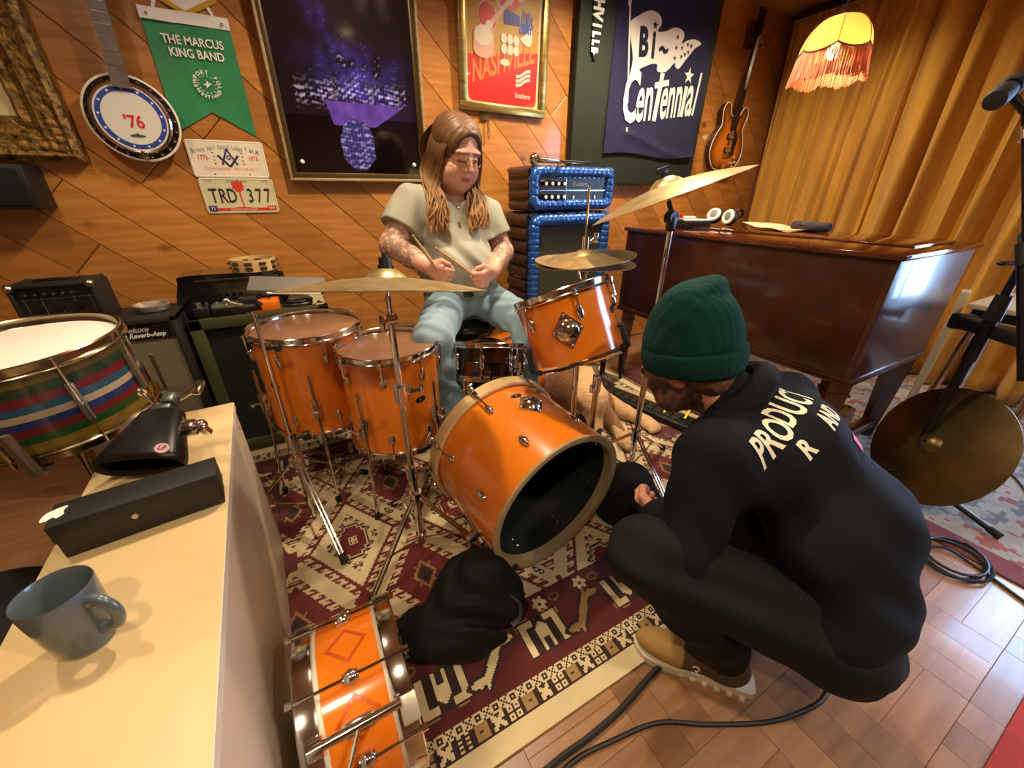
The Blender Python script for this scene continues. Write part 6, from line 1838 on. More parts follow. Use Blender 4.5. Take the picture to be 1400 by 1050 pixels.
# ================================================================ PEOPLE
SKIN = mat('skin', '#d9a184', .5, vcol='Col', bump=(220, .08, .001))
def XF(M, sc=1.):
    Rm = [[M[i][j] for j in range(3)] for i in range(3)]
    M = M @ Matrix.Scale(sc, 4)
    def e(c, r, kk=None, neg=False):
        p = M @ Vector(c)
        q = ['-e' if neg else 'e', tuple(p), tuple(v * sc for v in r), Rm]
        if kk is not None: q.append(kk)
        return tuple(q)
    def c(a, b, ra, rb, kk=None):
        q = ['c', tuple(M @ Vector(a)), tuple(M @ Vector(b)), ra * sc, rb * sc]
        if kk is not None: q.append(kk)
        return tuple(q)
    return e, c
def head_prims(M, sc=1.):
    """local: y forward, z up, x to the person's right seen from the front = -x"""
    e, c = XF(M, sc)
    P = [e((0, -.012, .032), (.077, .096, .088), .02), e((0, .022, -.03), (.066, .072, .092), .03),
         e((0, .032, -.078), (.055, .054, .042), .03), e((0, .070, -.104), (.022, .02, .018), .02)]
    for s in (-1, 1):
        P += [e((.040 * s, .058, -.036), (.027, .028, .028), .02), e((.028 * s, .072, .030), (.030, .016, .010), .02),
              e((.078 * s, -.004, -.008), (.012, .022, .033), .008), e((.05 * s, .03, -.085), (.026, .034, .028), .02)]
    for s in (-1, 1): P.append(e((.030 * s, .098, .010), (.019, .014, .012), .012, True))
    for s in (-1, 1): P.append(e((.030 * s, .079, .009), (.0135, .0125, .0115), .004))
    P += [c((0, .085, .018), (0, .108, -.022), .008, .0125, .01)]
    for s in (-1, 1): P.append(e((.0125 * s, .096, -.027), (.0085, .011, .0075), .006))
    P += [e((0, .090, -.055), (.024, .0085, .0055), .006), e((0, .088, -.0675), (.021, .009, .006), .006), e((0, .1, -.0612), (.022, .010, .0016), .003, True)]
    return P
def hand_prims(W, d, s, n, sc=1., curl=1.):
    """W wrist, d along the hand, s towards the thumb side, n out of the palm"""
    W, d, s, n = Vector(W), Vector(d).normalized(), Vector(s), Vector(n)
    s = (s - d * s.dot(d)).normalized(); n2 = d.cross(s); n = n2 if n2.dot(n) > 0 else -n2
    P = []
    L = (.95, 1.05, 1., .8)
    for i in range(4):
        o = (.030 - .020 * i) * sc
        K = W + d * (.086 - .004 * abs(i - 1)) * sc + s * o
        P.append(('c', tuple(W + s * o * .6 + d * .012 * sc), tuple(K), .0135 * sc, .0115 * sc, .012))
        l = L[i]
        a = K + (d * .030 * (1 - .35 * curl) + n * .030 * curl) * l * sc
        b = a + (n * .018 - d * .016 * curl + d * .012 * (1 - curl)) * l * sc
        f = b + (-d * .018 * curl - n * .006 * curl + d * .018 * (1 - curl)) * l * sc
        P += [('c', tuple(K), tuple(a), .0105 * sc, .0092 * sc, .004), ('c', tuple(a), tuple(b), .0092 * sc, .0086 * sc, .003), ('c', tuple(b), tuple(f), .0086 * sc, .0072 * sc, .003)]
    t0 = W + d * .022 * sc + s * .022 * sc
    t1 = t0 + (d * .026 + s * .024 + n * .012) * sc
    t2 = t1 + (d * .026 - s * .004 + n * .018) * sc
    t3 = t2 + (d * .016 - s * .014 + n * .010) * sc
    P += [('c', tuple(t0), tuple(t1), .016 * sc, .0125 * sc, .010), ('c', tuple(t1), tuple(t2), .0120 * sc, .0102 * sc, .004), ('c', tuple(t2), tuple(t3), .0102 * sc, .0082 * sc, .004)]
    return P

# ---------------------------------------------------------------- the seated drummer
person = thing('person', 'long-haired person in glasses, grey t-shirt and jeans, seated behind the drums holding sticks', 'person', (.745, 1.93, 0))
HM = frame((.10, -.36, .93), None, (.722, 1.842, 1.352))
# face direction: forward and to the picture's right, looking down
_f = Vector((.20, -.90, -.42)).normalized(); _u0 = Vector((.10, -.30, .95))
_u = (_u0 - _f * _u0.dot(_f)).normalized(); _r = _f.cross(_u)
HM = Matrix((_r, _f, _u)).transposed().to_4x4() @ Matrix.Scale(1.06, 4); HM.translation = Vector((.722, 1.842, 1.350))
HMr = Matrix((_r, _f, _u)).transposed().to_4x4(); HMr.translation = HM.translation
def scaleprims(P, s):
    return P
HS = 1.10
HMr = HMr @ Matrix.Identity(4)
hp = head_prims(HMr, HS)
_eh, _ch = XF(HMr, HS)
hp += [_eh((0, .018, -.09), (.064, .058, .042), .03), _eh((.047, .045, -.055), (.03, .035, .035), .02), _eh((-.047, .045, -.055), (.03, .035, .035), .02)]
RS_, RE, RW = (.512, 1.905, 1.150), (.392, 1.845, .985), (.492, 1.668, .915)
LS_, LE, LW = (.880, 1.895, 1.095), (.940, 1.835, .925), (.795, 1.662, .868)
body = hp + [('c', tuple(HMr @ Vector((0, -.02, -.06))), (.70, 1.915, 1.13), .060, .072, .03),
    ('c', (.56, 1.91, 1.13), (.84, 1.905, 1.09), .06, .06, .04),
    ('c', RS_, RE, .062, .052, .02), ('c', RE, tuple(Vector(RE) * .45 + Vector(RW) * .55), .050, .046, .02), ('c', tuple(Vector(RE) * .45 + Vector(RW) * .55), RW, .046, .031, .015),
    ('c', LS_, LE, .062, .052, .02), ('c', LE, tuple(Vector(LE) * .45 + Vector(LW) * .55), .050, .046, .02), ('c', tuple(Vector(LE) * .45 + Vector(LW) * .55), LW, .046, .031, .015)]
body += hand_prims(RW, (.60, -.62, -.42), (.15, -.2, 1), (.55, .75, -.1), 1.02, .9)
body += hand_prims(LW, (-.80, -.45, -.28), (-.1, -.25, 1), (-.4, .8, -.1), 1.02, 1.)
_HI = np.array(HMr.inverted())
def skin_col(V):
    L = (V @ _HI[:3, :3].T + _HI[:3, 3]) / HS
    base = np.array(lin('#cf9d82')); c = np.tile(base, (len(V), 1))
    n = vnoise(V, 45, 3)[:, None]
    c = c * (1 + .06 * n)
    hd = (np.abs(L[:, 0]) < .1) & (np.abs(L[:, 2]) < .14) & (L[:, 1] > -.05)
    def mix(m, col, k):
        nonlocal c
        w = (np.clip(m, 0, 1) * k * hd)[:, None]
        c = c * (1 - w) + np.array(lin(col)) * w
    g = lambda x, y, z, r: np.exp(-(((L[:, 0] - x) ** 2 + (L[:, 1] - y) ** 2 + (L[:, 2] - z) ** 2) / r ** 2))
    for s in (-1, 1):
        mix(g(.042 * s, .07, -.034, .022), '#cf6f5c', .55)
        mix(((np.abs(L[:, 2] - .031 - .1 * (.03 - abs(L[:, 0]))) < .0045) & (np.abs(L[:, 0] - .03 * s) < .022) & (L[:, 1] > .06)).astype(float), '#6d4426', .8)
        mix(((np.abs(L[:, 2] - .002 + 2.0 * (L[:, 0] - .03 * s) ** 2 * 8) < .0032) & (np.abs(L[:, 0] - .03 * s) < .015) & (L[:, 1] > .06)).astype(float), '#4a2a1c', .85)
    mix(g(0, .105, -.02, .016), '#cc6f5a', .5)
    mix(((np.abs(L[:, 0]) < .023) & (np.abs(L[:, 2] + .0615) < .011) & (L[:, 1] > .07)).astype(float), '#b8584d', .75)
    mix(((np.abs(L[:, 0]) < .021) & (np.abs(L[:, 2] + .0612) < .0022) & (L[:, 1] > .07)).astype(float), '#4e1c1a', .9)
    brd = np.clip((-L[:, 2] - .075) / .03, 0, 1) * (L[:, 1] > -.02)
    mix(brd, '#a8694a', .5)
    # tattoo ink on the upper arms and forearms
    arm = (V[:, 0] < .50) & (V[:, 2] < 1.10) & (V[:, 1] > 1.69) | (V[:, 0] > .845) & (V[:, 2] < 1.02)
    ink = (vnoise(V, 110, 5) + .8 * vnoise(V, 230, 6)) > .0
    lace = np.abs(vnoise(V, 120, 7)) < .16
    w = (arm & (ink | lace))[:, None] * .62
    c = c * (1 - w) + np.array(lin('#4a453f')) * w
    kn = (V[:, 1] < 1.66)[:, None] * .22
    return np.clip(c * (1 - kn) + np.array(lin('#cf6f58')) * kn, 0, 1)
me = sdf(body, h=.0042, k=.014, col=skin_col, name='body')
obj('body', wmesh(me, person), SKIN, person)

# t-shirt
def shirt_post(X, Y, Z, D):
    w = .0065 * np.sin(42 * (Z + .45 * X) + 4 * np.sin(9 * X)) * np.clip((1.08 - Z) / .12, 0, 1) + .003 * np.sin(70 * X + 30 * Z + 4 * np.sin(14 * Z))
    D = D + w
    # neck opening
    nd = np.sqrt((X - .70) ** 2 + (Y - 1.875) ** 2 + ((Z - 1.225) * .9) ** 2) - .085
    D = np.maximum(D, -nd)
    # sleeve hems cut square to the arm
    for S_, E_, q in ((RS_, RE, .60), (LS_, LE, .60)):
        S_, E_ = np.array(S_), np.array(E_); d = E_ - S_; L = np.linalg.norm(d); d = d / L
        tt = (X - S_[0]) * d[0] + (Y - S_[1]) * d[1] + (Z - S_[2]) * d[2]
        rr = np.sqrt((X - S_[0] - tt * d[0]) ** 2 + (Y - S_[1] - tt * d[1]) ** 2 + (Z - S_[2] - tt * d[2]) ** 2)
        cut = np.where(rr < .12, tt - q * L, -.1)
        D = np.maximum(D, np.minimum(cut, .12 - rr))
    return D
shirt = [('e', (.70, 1.925, 1.02), (.20, .135, .20)), ('e', (.715, 1.885, .885), (.205, .185, .16)), ('e', (.735, 1.91, .80), (.20, .17, .12)),
    ('c', (.57, 1.915, 1.135), (.83, 1.91, 1.09), .080, .080), ('c', (.70, 1.92, 1.15), (.70, 1.90, 1.20), .085, .07),
    ('c', RS_, RE, .083, .085, .05), ('c', LS_, LE, .082, .083, .05)]
TEE = mat('sage grey cotton', '#9c9b89', .9, bump=(180, .2, .002))
me = sdf(shirt, h=.006, k=.055, post=shirt_post, name='t_shirt')
obj('t_shirt', wmesh(me, person), TEE, person)

# jeans
def jean_post(X, Y, Z, D):
    return D + .0035 * np.sin(60 * X + 55 * Y + 20 * Z + 3 * np.sin(25 * Z)) * np.clip((.85 - Z) / .1, 0, 1) + .003 * np.sin(42 * (Y * 1.4 - X) + 5 * np.sin(11 * Z))
RK, RA, LK, LA = (.425, 1.470, .655), (.515, 1.36, .10), (.895, 1.495, .650), (.815, 1.40, .10)
jeans = [('e', (.745, 1.935, .705), (.20, .16, .12)), ('c', (.655, 1.90, .695), RK, .105, .078, .04), ('c', (.84, 1.90, .69), LK, .105, .078, .04),
    ('c', RK, RA, .074, .058, .03), ('c', LK, LA, .074, .058, .03)]
DENIM = mat('faded blue denim', '#7f97a3', .85, vcol='Col', bump=(420, .25, .001))
def denim_col(V):
    a, b = np.array(lin('#8ba4ae')), np.array(lin('#4b6378'))
    k = np.clip(.35 + .5 * vnoise(V, 14, 11) + np.where(V[:, 2] < .55, .35, 0), 0, 1)[:, None]
    return a + (b - a) * k
me = sdf(jeans, h=.0065, k=.03, post=jean_post, col=denim_col, name='jeans')
obj('jeans', wmesh(me, person), DENIM, person)
def shoe(par, heel, d, up_m, sole_m, L=.29):
    d = Vector((d[0], d[1], 0)).normalized()
    M = Matrix.Identity(4); M.col[0] = (d.x, d.y, 0, 0); M.col[1] = (-d.y, d.x, 0, 0); M.col[3] = (*heel, 1)
    e, c = XF(M)
    me_ = sdf([e((.19, 0, .045), (.10, .045, .036)), e((.07, 0, .055), (.07, .038, .05)), c((.05, 0, .06), (.055, 0, .105), .040, .042), c((.09, 0, .08), (.17, 0, .055), .03, .026)], h=.006, k=.03, name='shoe',
        col=(lambda V: np.where((((V - np.array(heel)) @ np.array([d.x, d.y, 0])) > .165)[:, None], np.array(lin('#a88447')), np.array(lin('#4f3d22')))) if sole_m else None)
    s = obj('shoe', wmesh(me_, par), up_m, par)
    o = spl2([(-.012, -.028), (.06, -.034), (.13, -.036), (.2, -.048), (.262, -.040), (.292, 0), (.262, .040), (.2, .047), (.13, .038), (.06, .034), (-.012, .028), (-.02, 0)], 4)
    sl = MB().prism(o, .024, M)
    for k in range(9):
        for sd in (-1, 1): sl.box((.01 + .03 * k, .036 * sd, .004), (.014, .016, .010), M, bev=.002)
    obj('sole', sl, sole_m or RUBBER, s, world=True)
    return s, M
BOOT = mat('dark leather', '#2a1d14', .5)
shoe(person, (.515, 1.385, .0095), (.1, -1), BOOT, None); shoe(person, (.815, 1.42, .0095), (-.1, -1), BOOT, None)

# long wavy hair
HAIRM = mat('wavy brown hair', '#6d4a2a', .5, vcol='Col', spec=.35)
HB, HG = np.array(lin('#5b3d22')), np.array(lin('#a87c48'))
e_, c_ = XF(HMr, HS)
cap = [e_((.024, -.018, .040), (.066, .106, .089)), e_((-.024, -.018, .040), (.066, .106, .089)), e_((0, -.018, .042), (.06, .104, .088)), e_((0, -.05, -.03), (.087, .072, .10)), e_((0, .095, -.03), (.069, .080, .100), .012, True), e_((.0, .11, .042), (.060, .060, .058), .012, True)]
def cap_post(X, Y, Z, D): return D + .0013 * np.sin(330 * (Y - 1.84) + 120 * (Z - 1.4) + 9 * np.sin(30 * X)) + .0008 * np.sin(500 * Y + 90 * X)
me = sdf(cap, h=.005, k=.02, post=cap_post, col=lambda V: HB * 1.05 * (1 + .10 * np.sin(330 * (V[:, 1:2] - 1.84) + 120 * (V[:, 2:3] - 1.4) + 9 * np.sin(30 * V[:, 0:1])) + .25 * vnoise(V, 90, 2)[:, None]), name='hair_cap')
hair = obj('hair', wmesh(me, person), HAIRM, person)
rg = random.Random(11)
locks = MB(); lockc = []
def lock(pts, r0, r1):
    n0 = len(locks.v)
    P = spline(pts, 5); n = len(P)
    locks.tube(P, [r0 * (1 - abs(2 * i / (n - 1) - .75) * .35) if i < n - 1 else r1 for i in range(n)], 6, flat=.6)
    for i in range(n):
        k = max(0, min(1, (i / n - .30) * 1.5)) * rg.uniform(.8, 1.1)
        for q in range(6): lockc.append(HB + (HG - HB) * k * rg.uniform(.75, 1.1))
for side in (-1, 1):
    for i in range(150):
        a = rg.uniform(-.35, 1.0)          # from behind the ear to the temple
        y0 = .028 - .075 * a + rg.uniform(-.008, .008)
        HX = HMr @ Matrix.Scale(HS, 4)
        top = HX @ Vector((side * rg.uniform(.002, .016), .045 - .085 * (a + .35), .121))
        mid = HX @ Vector((side * .078, y0 + .004, .058))
        ear = HX @ Vector((side * (.089 + rg.uniform(-.004, .008)), y0 - .014, -.02))
        jaw = HX @ Vector((side * (.092 + rg.uniform(-.008, .016)), y0 - .01 + rg.uniform(-.012, .012), -.10))
        # chest end points: one bunch each side in front of the shoulders
        if side < 0: ex, ey, ez = .595 + rg.uniform(-.055, .045), 1.755 + rg.uniform(-.02, .02), 1.055 + rg.uniform(-.03, .06)
        else: ex, ey, ez = .775 + rg.uniform(-.04, .045), 1.765 + rg.uniform(-.02, .02), 1.045 + rg.uniform(-.02, .06)
        # -x is the picture's left; local x axis points to world via _r
        sgn = 1 if (_r.x * side) > 0 else -1
        if sgn > 0: ex, ey, ez = .780 + rg.uniform(-.045, .04), 1.770 + rg.uniform(-.02, .02), 1.05 + rg.uniform(-.02, .06)
        else: ex, ey, ez = .592 + rg.uniform(-.05, .045), 1.760 + rg.uniform(-.02, .02), 1.06 + rg.uniform(-.03, .06)
        en = Vector((ex, ey, ez))
        m1 = jaw * .62 + en * .38 + Vector((rg.uniform(-.018, .018), -.022 + rg.uniform(-.012, .012), 0))
        m2 = jaw * .28 + en * .72 + Vector((rg.uniform(-.02, .02), -.020 + rg.uniform(-.012, .012), 0))
        st0 = HX @ Vector((side * .048, y0 - .024, .080 + rg.uniform(-.02, .012)))
        st1 = HX @ Vector((side * .0825, y0 - .018, .030))
        lock([st0, st1, ear, jaw, m1, m2, en], rg.uniform(.004, .0075), .0012)
for i in range(40):
    a = rg.uniform(-1, 1)
    lock([HX @ Vector((a * .02, -.02, .125)), HX @ Vector((a * .08, -.09, .05)), HX @ Vector((a * .09, -.105, -.06)), Vector((.70 + a * .1, 1.99 + rg.uniform(-.01, .02), 1.14)), Vector((.70 + a * .12, 2.045 + rg.uniform(-.01, .02), 1.02))], .01, .002)
me = locks.mesh('hair_locks', 70)
ca = me.color_attributes.new('Col', 'FLOAT_COLOR', 'POINT'); cc = np.ones((len(locks.v), 4), np.float32); cc[:, :3] = np.array(lockc); ca.data.foreach_set('color', cc.ravel())
obj('hair_locks', wmesh(me, person), HAIRM, hair, kind='stuff')
# glasses
GOLD = mat('gold wire', '#b89a62', .25, 1.)
gl = MB()
for s in (-1, 1):
    gl.tube([(HMr @ Matrix.Scale(HS, 4)) @ Vector((s * .031 + .024 * math.cos(a) * (1 + .1 * math.sin(a)), .103 - .012 * abs(math.cos(a)) * (1 if math.cos(a) * s > 0 else 0), .004 + .0195 * math.sin(a))) for a in [2 * math.pi * i / 24 for i in range(24)]], .0012, 5, closed=True)
    gl.tube([HX @ Vector((s * .055, .094, .012)), HX @ Vector((s * .078, .05, .012)), HX @ Vector((s * .082, -.01, .006))], .0012, 5)
gl.tube([HX @ Vector((-.009, .107, .01)), HX @ Vector((0, .110, .013)), HX @ Vector((.009, .107, .01))], .0013, 5)
gl.tube([HX @ Vector((-.02, .106, .021)), HX @ Vector((.02, .106, .021))], .001, 5)
g = obj('glasses', gl, GOLD, person, world=True)
ln = MB()
for s in (-1, 1): ln.prism([(s * .031 + x, y) for x, y in ellipse(.0225, .0185, 20)], .0008, HX @ T(0, .103, .004) @ RX(90))
obj('lens', ln, mat('spectacle lens', '#ffffff', .03, trans=1.), g, world=True, smooth=0)
obj('pendant', MB().tube([(.655, 1.80, 1.19), (.675, 1.785, 1.155), (.69, 1.778, 1.14), (.708, 1.785, 1.155), (.73, 1.80, 1.19)], .0012, 4).ball((.69, 1.776, 1.134), .007, 5), DULLCHROME, person, world=True)
obj('belt', MB().box((.70, 1.735, .76), (.05, .012, .03), bev=.004), BLACK, person, world=True)
# drumsticks in the hands
STK = mat('hickory drumstick', '#b79465', .4)
def stick(label, a, b):
    a, b = Vector(a), Vector(b); L = (b - a).length
    tt = thing('drumstick', label, 'drumstick', frame(b - a, o=a), 'drumsticks in the seated person\'s hands')
    obj('shaft', MB().lathe([(0, 0), (.0068, .002), (.0072, .01), (.0072, L * .72), (.0038, L - .016)], n=12), STK, tt)
    obj('tip', MB().lathe([(.0036, L - .017), (.0056, L - .010), (.0052, L - .003), (0, L)], n=12), mat('stick tip', '#a9825a', .4), tt)
_rh = Vector(RW) + Vector((.60, -.62, -.42)).normalized() * .085
_lh = Vector(LW) + Vector((-.80, -.45, -.28)).normalized() * .085
stick('thin wooden drumstick held in the hand nearer the cymbal, pointing up and left', _rh + Vector((.09, .0, -.135)) * .35 + Vector((.0, .012, -.01)), _rh + Vector((-.115, .0, .17)) + Vector((0, .012, 0)))
stick('wooden drumstick held in the hand nearer the blue cabinet, pointing up and left', _lh + Vector((.04, .02, -.035)), _lh + Vector((-.215, -.03, .155)))

# ---------------------------------------------------------------- the crouching man
man = thing('person', 'person crouching in a green beanie, black overshirt, black trousers and tan shoes', 'person', (.85, .3, 0))
NYL = mat('black work jacket', '#0c0e13', .85, spec=.22, bump=(240, .2, .002))
def jk_post(X, Y, Z, D):
    w = .0045 * np.sin(34 * (X * .6 - Y + .5 * Z) + 5 * np.sin(7 * X + 6 * Z)) * np.sin(9 * Y + 11 * X) + .003 * np.sin(52 * (X + .3 * Y) + 30 * Z + 3 * np.sin(12 * Y))
    return D + w
pel, wai, che, nck = (.970, .160, .37), (.992, .222, .51), (.938, .375, .645), (.875, .49, .745)
LSh, RSh = (.740, .40, .665), (1.09, .475, .675)
LEl, LWr = (.628, .352, .475), (.70, .475, .445)
REl, RWr = (1.19, .56, .50), (1.12, .62, .33)
jacket = [('c', (.88, .145, .36), (1.04, .19, .36), .115, .115), ('c', (.88, .20, .50), (1.06, .26, .51), .10, .10),
    ('c', pel, wai, .125, .13), ('c', wai, che, .13, .135), ('c', (.84, .36, .63), (1.04, .42, .645), .10, .10), ('c', che, nck, .12, .07),
    ('c', LSh, RSh, .078, .078), ('c', LSh, LEl, .084, .066, .05), ('c', LEl, LWr, .064, .048, .03), ('c', RSh, REl, .080, .066, .05), ('c', REl, RWr, .064, .05, .03)]
jm = sdf(jacket, h=.0075, k=.05, post=jk_post, name='jacket')
JBVH = BVHTree.FromPolygons([v.co.copy() for v in jm.vertices], [tuple(p.vertices) for p in jm.polygons])
jobj = obj('jacket', wmesh(jm, man), NYL, man)
obj('collar', MB().tube(spline([(.80, .45, .735), (.835, .425, .775), (.90, .43, .815), (.95, .475, .81), (.955, .54, .775)], 6), .020, 8, flat=1.5), NYL, man, world=True)
def tr_post(X, Y, Z, D): return D + .004 * np.sin(50 * (X * .8 + Y * .5) + 4 * np.sin(14 * Z)) + .0025 * np.sin(70 * Z + 30 * X)
LHp, LKn, LAn = (.895, .125, .31), (.555, .395, .470), (.775, .262, .125)
RHp, RKn, RAn = (1.04, .19, .32), (1.05, .58, .44), (1.08, .36, .11)
tr = [('c', LHp, RHp, .112, .112), ('c', LHp, LKn, .106, .078, .04), ('c', LKn, LAn, .076, .058, .03), ('c', RHp, RKn, .12, .08, .04), ('c', RKn, RAn, .076, .058, .03), ('e', (.95, .115, .26), (.13, .10, .07))]
obj('trousers', wmesh(sdf(tr, h=.0075, k=.04, post=tr_post, name='trousers'), man), mat('charcoal work trousers', '#131513', .85, spec=.25, bump=(260, .2, .002)), man)
SHOE = mat('tan and brown suede', '#8a6a38', .8, vcol='Col')
SOLE = mat('cream rubber sole', '#d8cdb2', .6)
s1, SMx = shoe(man, (.826, .208, .001), (-.62, .78), SHOE, SOLE, .3)
obj('white_mark', MB().tube([SMx @ Vector((.13 + .008 * math.cos(a), .0405, .055 + .009 * math.sin(a))) for a in [i * .5 for i in range(11)]], .0018, 4).tube([SMx @ Vector((.13, .0405, .046)), SMx @ Vector((.116, .0405, .032)), SMx @ Vector((.138, .0405, .034))], .0018, 4), WHITE, s1, world=True)
shoe(man, (1.075, .33, .001), (-.2, .97), SHOE, SOLE, .3)
# head and hands: skin
_f2 = Vector((-.36, .88, -.30)).normalized(); _u2 = Vector((-.10, .12, .98)); _u2 = (_u2 - _f2 * _u2.dot(_f2)).normalized(); _r2 = _f2.cross(_u2)
H2 = Matrix((_r2, _f2, _u2)).transposed().to_4x4(); H2.translation = Vector((.812, .582, .815))
b2 = head_prims(H2) + [('c', tuple(H2 @ Vector((0, -.025, -.05))), (.885, .485, .73), .058, .064, .03), ('c', LWr, tuple(Vector(LWr) * .8 + Vector(LEl) * .2), .03, .036, .01)]
b2 += [('c', (.885, .485, .73), (.90, .45, .66), .064, .07, .03), ('c', (.90, .45, .66), LSh, .06, .05), ('c', LSh, LEl, .05, .042), ('c', LEl, LWr, .042, .03), ('c', (.90, .45, .66), RSh, .06, .05), ('c', RSh, REl, .05, .042), ('c', REl, RWr, .042, .03)]
b2 += hand_prims(LWr, (.25, .80, -.35), (-.6, .3, .6), (.8, .1, -.4), .98, .6)
b2 += [('c', RWr, tuple(Vector(RWr) * .8 + Vector(REl) * .2), .03, .036, .01)] + hand_prims(RWr, (-.75, .45, -.35), (-.3, -.3, .9), (-.2, -.6, -.7), .98, .6)
_H2I = np.array(H2.inverted())
def skin2(V):
    L = V @ _H2I[:3, :3].T + _H2I[:3, 3]
    c = np.tile(np.array(lin('#c98a6c')), (len(V), 1)) * (1 + .06 * vnoise(V, 50, 4)[:, None])
    hd = (np.abs(L[:, 0]) < .1) & (L[:, 1] > -.06) & (L[:, 2] > -.14)
    b = np.clip((-L[:, 2] - .012 - .35 * np.clip(.0 - L[:, 1], -.1, .1)) / .03, 0, 1) * hd * (L[:, 1] > -.045) * (np.abs(L[:, 0]) > .0)
    b = (b * (.9 + .25 * vnoise(V, 160, 5))).clip(0, 1)[:, None] * .97
    c = c * (1 - b) + np.array(lin('#1e120b')) * b
    return np.clip(c, 0, 1)
obj('body', wmesh(sdf(b2, h=.0048, k=.014, col=skin2, name='body'), man), SKIN, man)
e2, c2 = XF(H2)
# short hair at the nape
obj('hair', wmesh(sdf([e2((0, -.045, -.02), (.081, .066, .055)), e2((.0, -.07, -.045), (.06, .035, .035))], h=.005, k=.02, post=lambda X, Y, Z, D: D + .0018 * np.sin(240 * X) * np.sin(200 * Z + 90 * Y), name='hair'), man), mat('short brown hair', '#5a3d26', .7), man)
# beanie: slouched crown with a fold, and a cuff
def bn_post(X, Y, Z, D):
    q = (X * _r2.x + Y * _r2.y + Z * _r2.z)
    return D + .0011 * np.sin(q * 420) + .002 * np.sin(30 * Z + 25 * X + 12 * Y)
bp = [e2((0, -.018, .060), (.100, .116, .085)), e2((.0, -.035, .128), (.080, .086, .060), .05), e2((.0, -.085, .170), (.055, .020, .020), .03, True), e2((.010, -.040, .170), (.070, .050, .026), .04), e2((.030, -.078, .172), (.040, .022, .020), .03)]
BEAN = mat('dark green knitted wool', '#06332e', .95, spec=.2, bump=(160, .6, .004))
bo = obj('beanie', wmesh(sdf(bp, h=.0055, k=.03, post=bn_post, name='beanie'), man), BEAN, man)
def cuff_post(X, Y, Z, D):
    z = (X - H2.translation.x) * _u2.x + (Y - H2.translation.y) * _u2.y + (Z - H2.translation.z) * _u2.z
    y = (X - H2.translation.x) * _f2.x + (Y - H2.translation.y) * _f2.y + (Z - H2.translation.z) * _f2.z
    zz = z - .022 - .15 * y
    return np.maximum(D + .0011 * np.sin((X * _r2.x + Y * _r2.y + Z * _r2.z) * 420), np.abs(zz) - .031)
obj('cuff', wmesh(sdf([e2((0, -.018, .025), (.105, .122, .11))], h=.0055, k=.01, post=cuff_post, name='cuff'), man), BEAN, bo)

def on_surface(me, M, bvh, lift=.0025, n=None):
    """drape a flat mesh on the jacket: M places its xy plane, rays go along -z of M"""
    bm = bmesh.new(); bm.from_mesh(me)
    bmesh.ops.triangulate(bm, faces=bm.faces[:])
    for _ in range(4):
        lg = [e for e in bm.edges if e.calc_length() > .010]
        if not lg: break
        bmesh.ops.subdivide_edges(bm, edges=lg, cuts=1)
        bmesh.ops.triangulate(bm, faces=[f for f in bm.faces if len(f.verts) > 3])
    dz = (M.to_3x3() @ Vector((0, 0, 1))).normalized()
    for v in bm.verts:
        p = M @ v.co
        h = bvh.ray_cast(p + dz * .3, -dz)
        if h[0] is not None: p = h[0] + dz * lift
        v.co = p
    bm.to_mesh(me); bm.free()
    return me
TXC = Vector((.897, .335, .78))
tx = Vector((.93, .36, .02)).normalized(); tn = Vector((.15, -.45, .88)); tn = (tn - tx * tn.dot(tx)).normalized(); ty = tn.cross(tx)
TM = Matrix((tx, ty, tn)).transposed().to_4x4(); TM.translation = TXC
PRW = mat('cream screen print', '#ddd8bd', .6)
for s_, x_, y_, sz, sx_ in (('PRO', -.098, .012, .085, .66), ('DUCT', .012, .022, .085, .50), ('R', -.062, -.050, .055, .8), ('AND', .030, -.046, .058, .50)):
    me = text_mesh(s_, sz, 'CENTER', 0, 1, 0, sx_, .002)
    me = on_surface(me, TM @ T(x_, y_, 0), JBVH)
    obj('back_lettering', wmesh(me, man), PRW, man)
me = MB().prism(rrect(.026, .034, .002), .0004).mesh('tag', 0)
me = on_surface(me, TM @ T(.055, -.125, 0) @ RZ(10), JBVH, .003)
obj('red_tag', wmesh(me, man), mat('red label', '#c23a4c', .6), man)

# ---------------------------------------------------------------- the dog
dog = thing('dog', 'golden dog lying on the rug under the orange rack tom, head low between its paws', 'dog', (1.25, 1.6, .0085))
hd = Vector((1.215, 1.375, .225))
_fd = Vector((-.22, -.80, -.62)).normalized(); _ud = Vector((-.05, -.5, .85)); _ud = (_ud - _fd * _ud.dot(_fd)).normalized(); _rd = _fd.cross(_ud)
DM = Matrix((_rd, _fd, _ud)).transposed().to_4x4(); DM.translation = hd
ed, cd = XF(DM)
dp = [('e', (1.26, 1.62, .19), (.155, .20, .165)), ('e', (1.28, 1.83, .165), (.15, .18, .15)), ('c', (1.24, 1.55, .25), tuple(hd), .13, .085, .06),
    ed((0, 0, .0), (.078, .088, .075), .03), ed((0, .045, .03), (.05, .05, .035), .03), cd((0, .06, -.015), (0, .150, -.03), .047, .036, .03), ed((0, .172, -.012), (.018, .012, .014), .006),
    cd((0, .06, -.045), (0, .13, -.055), .03, .024, .02)]
for s in (-1, 1):
    dp += [ed((.078 * s, -.015, -.035), (.022, .045, .068), .02), ed((.03 * s, .075, .032), (.010, .009, .010), .004)]
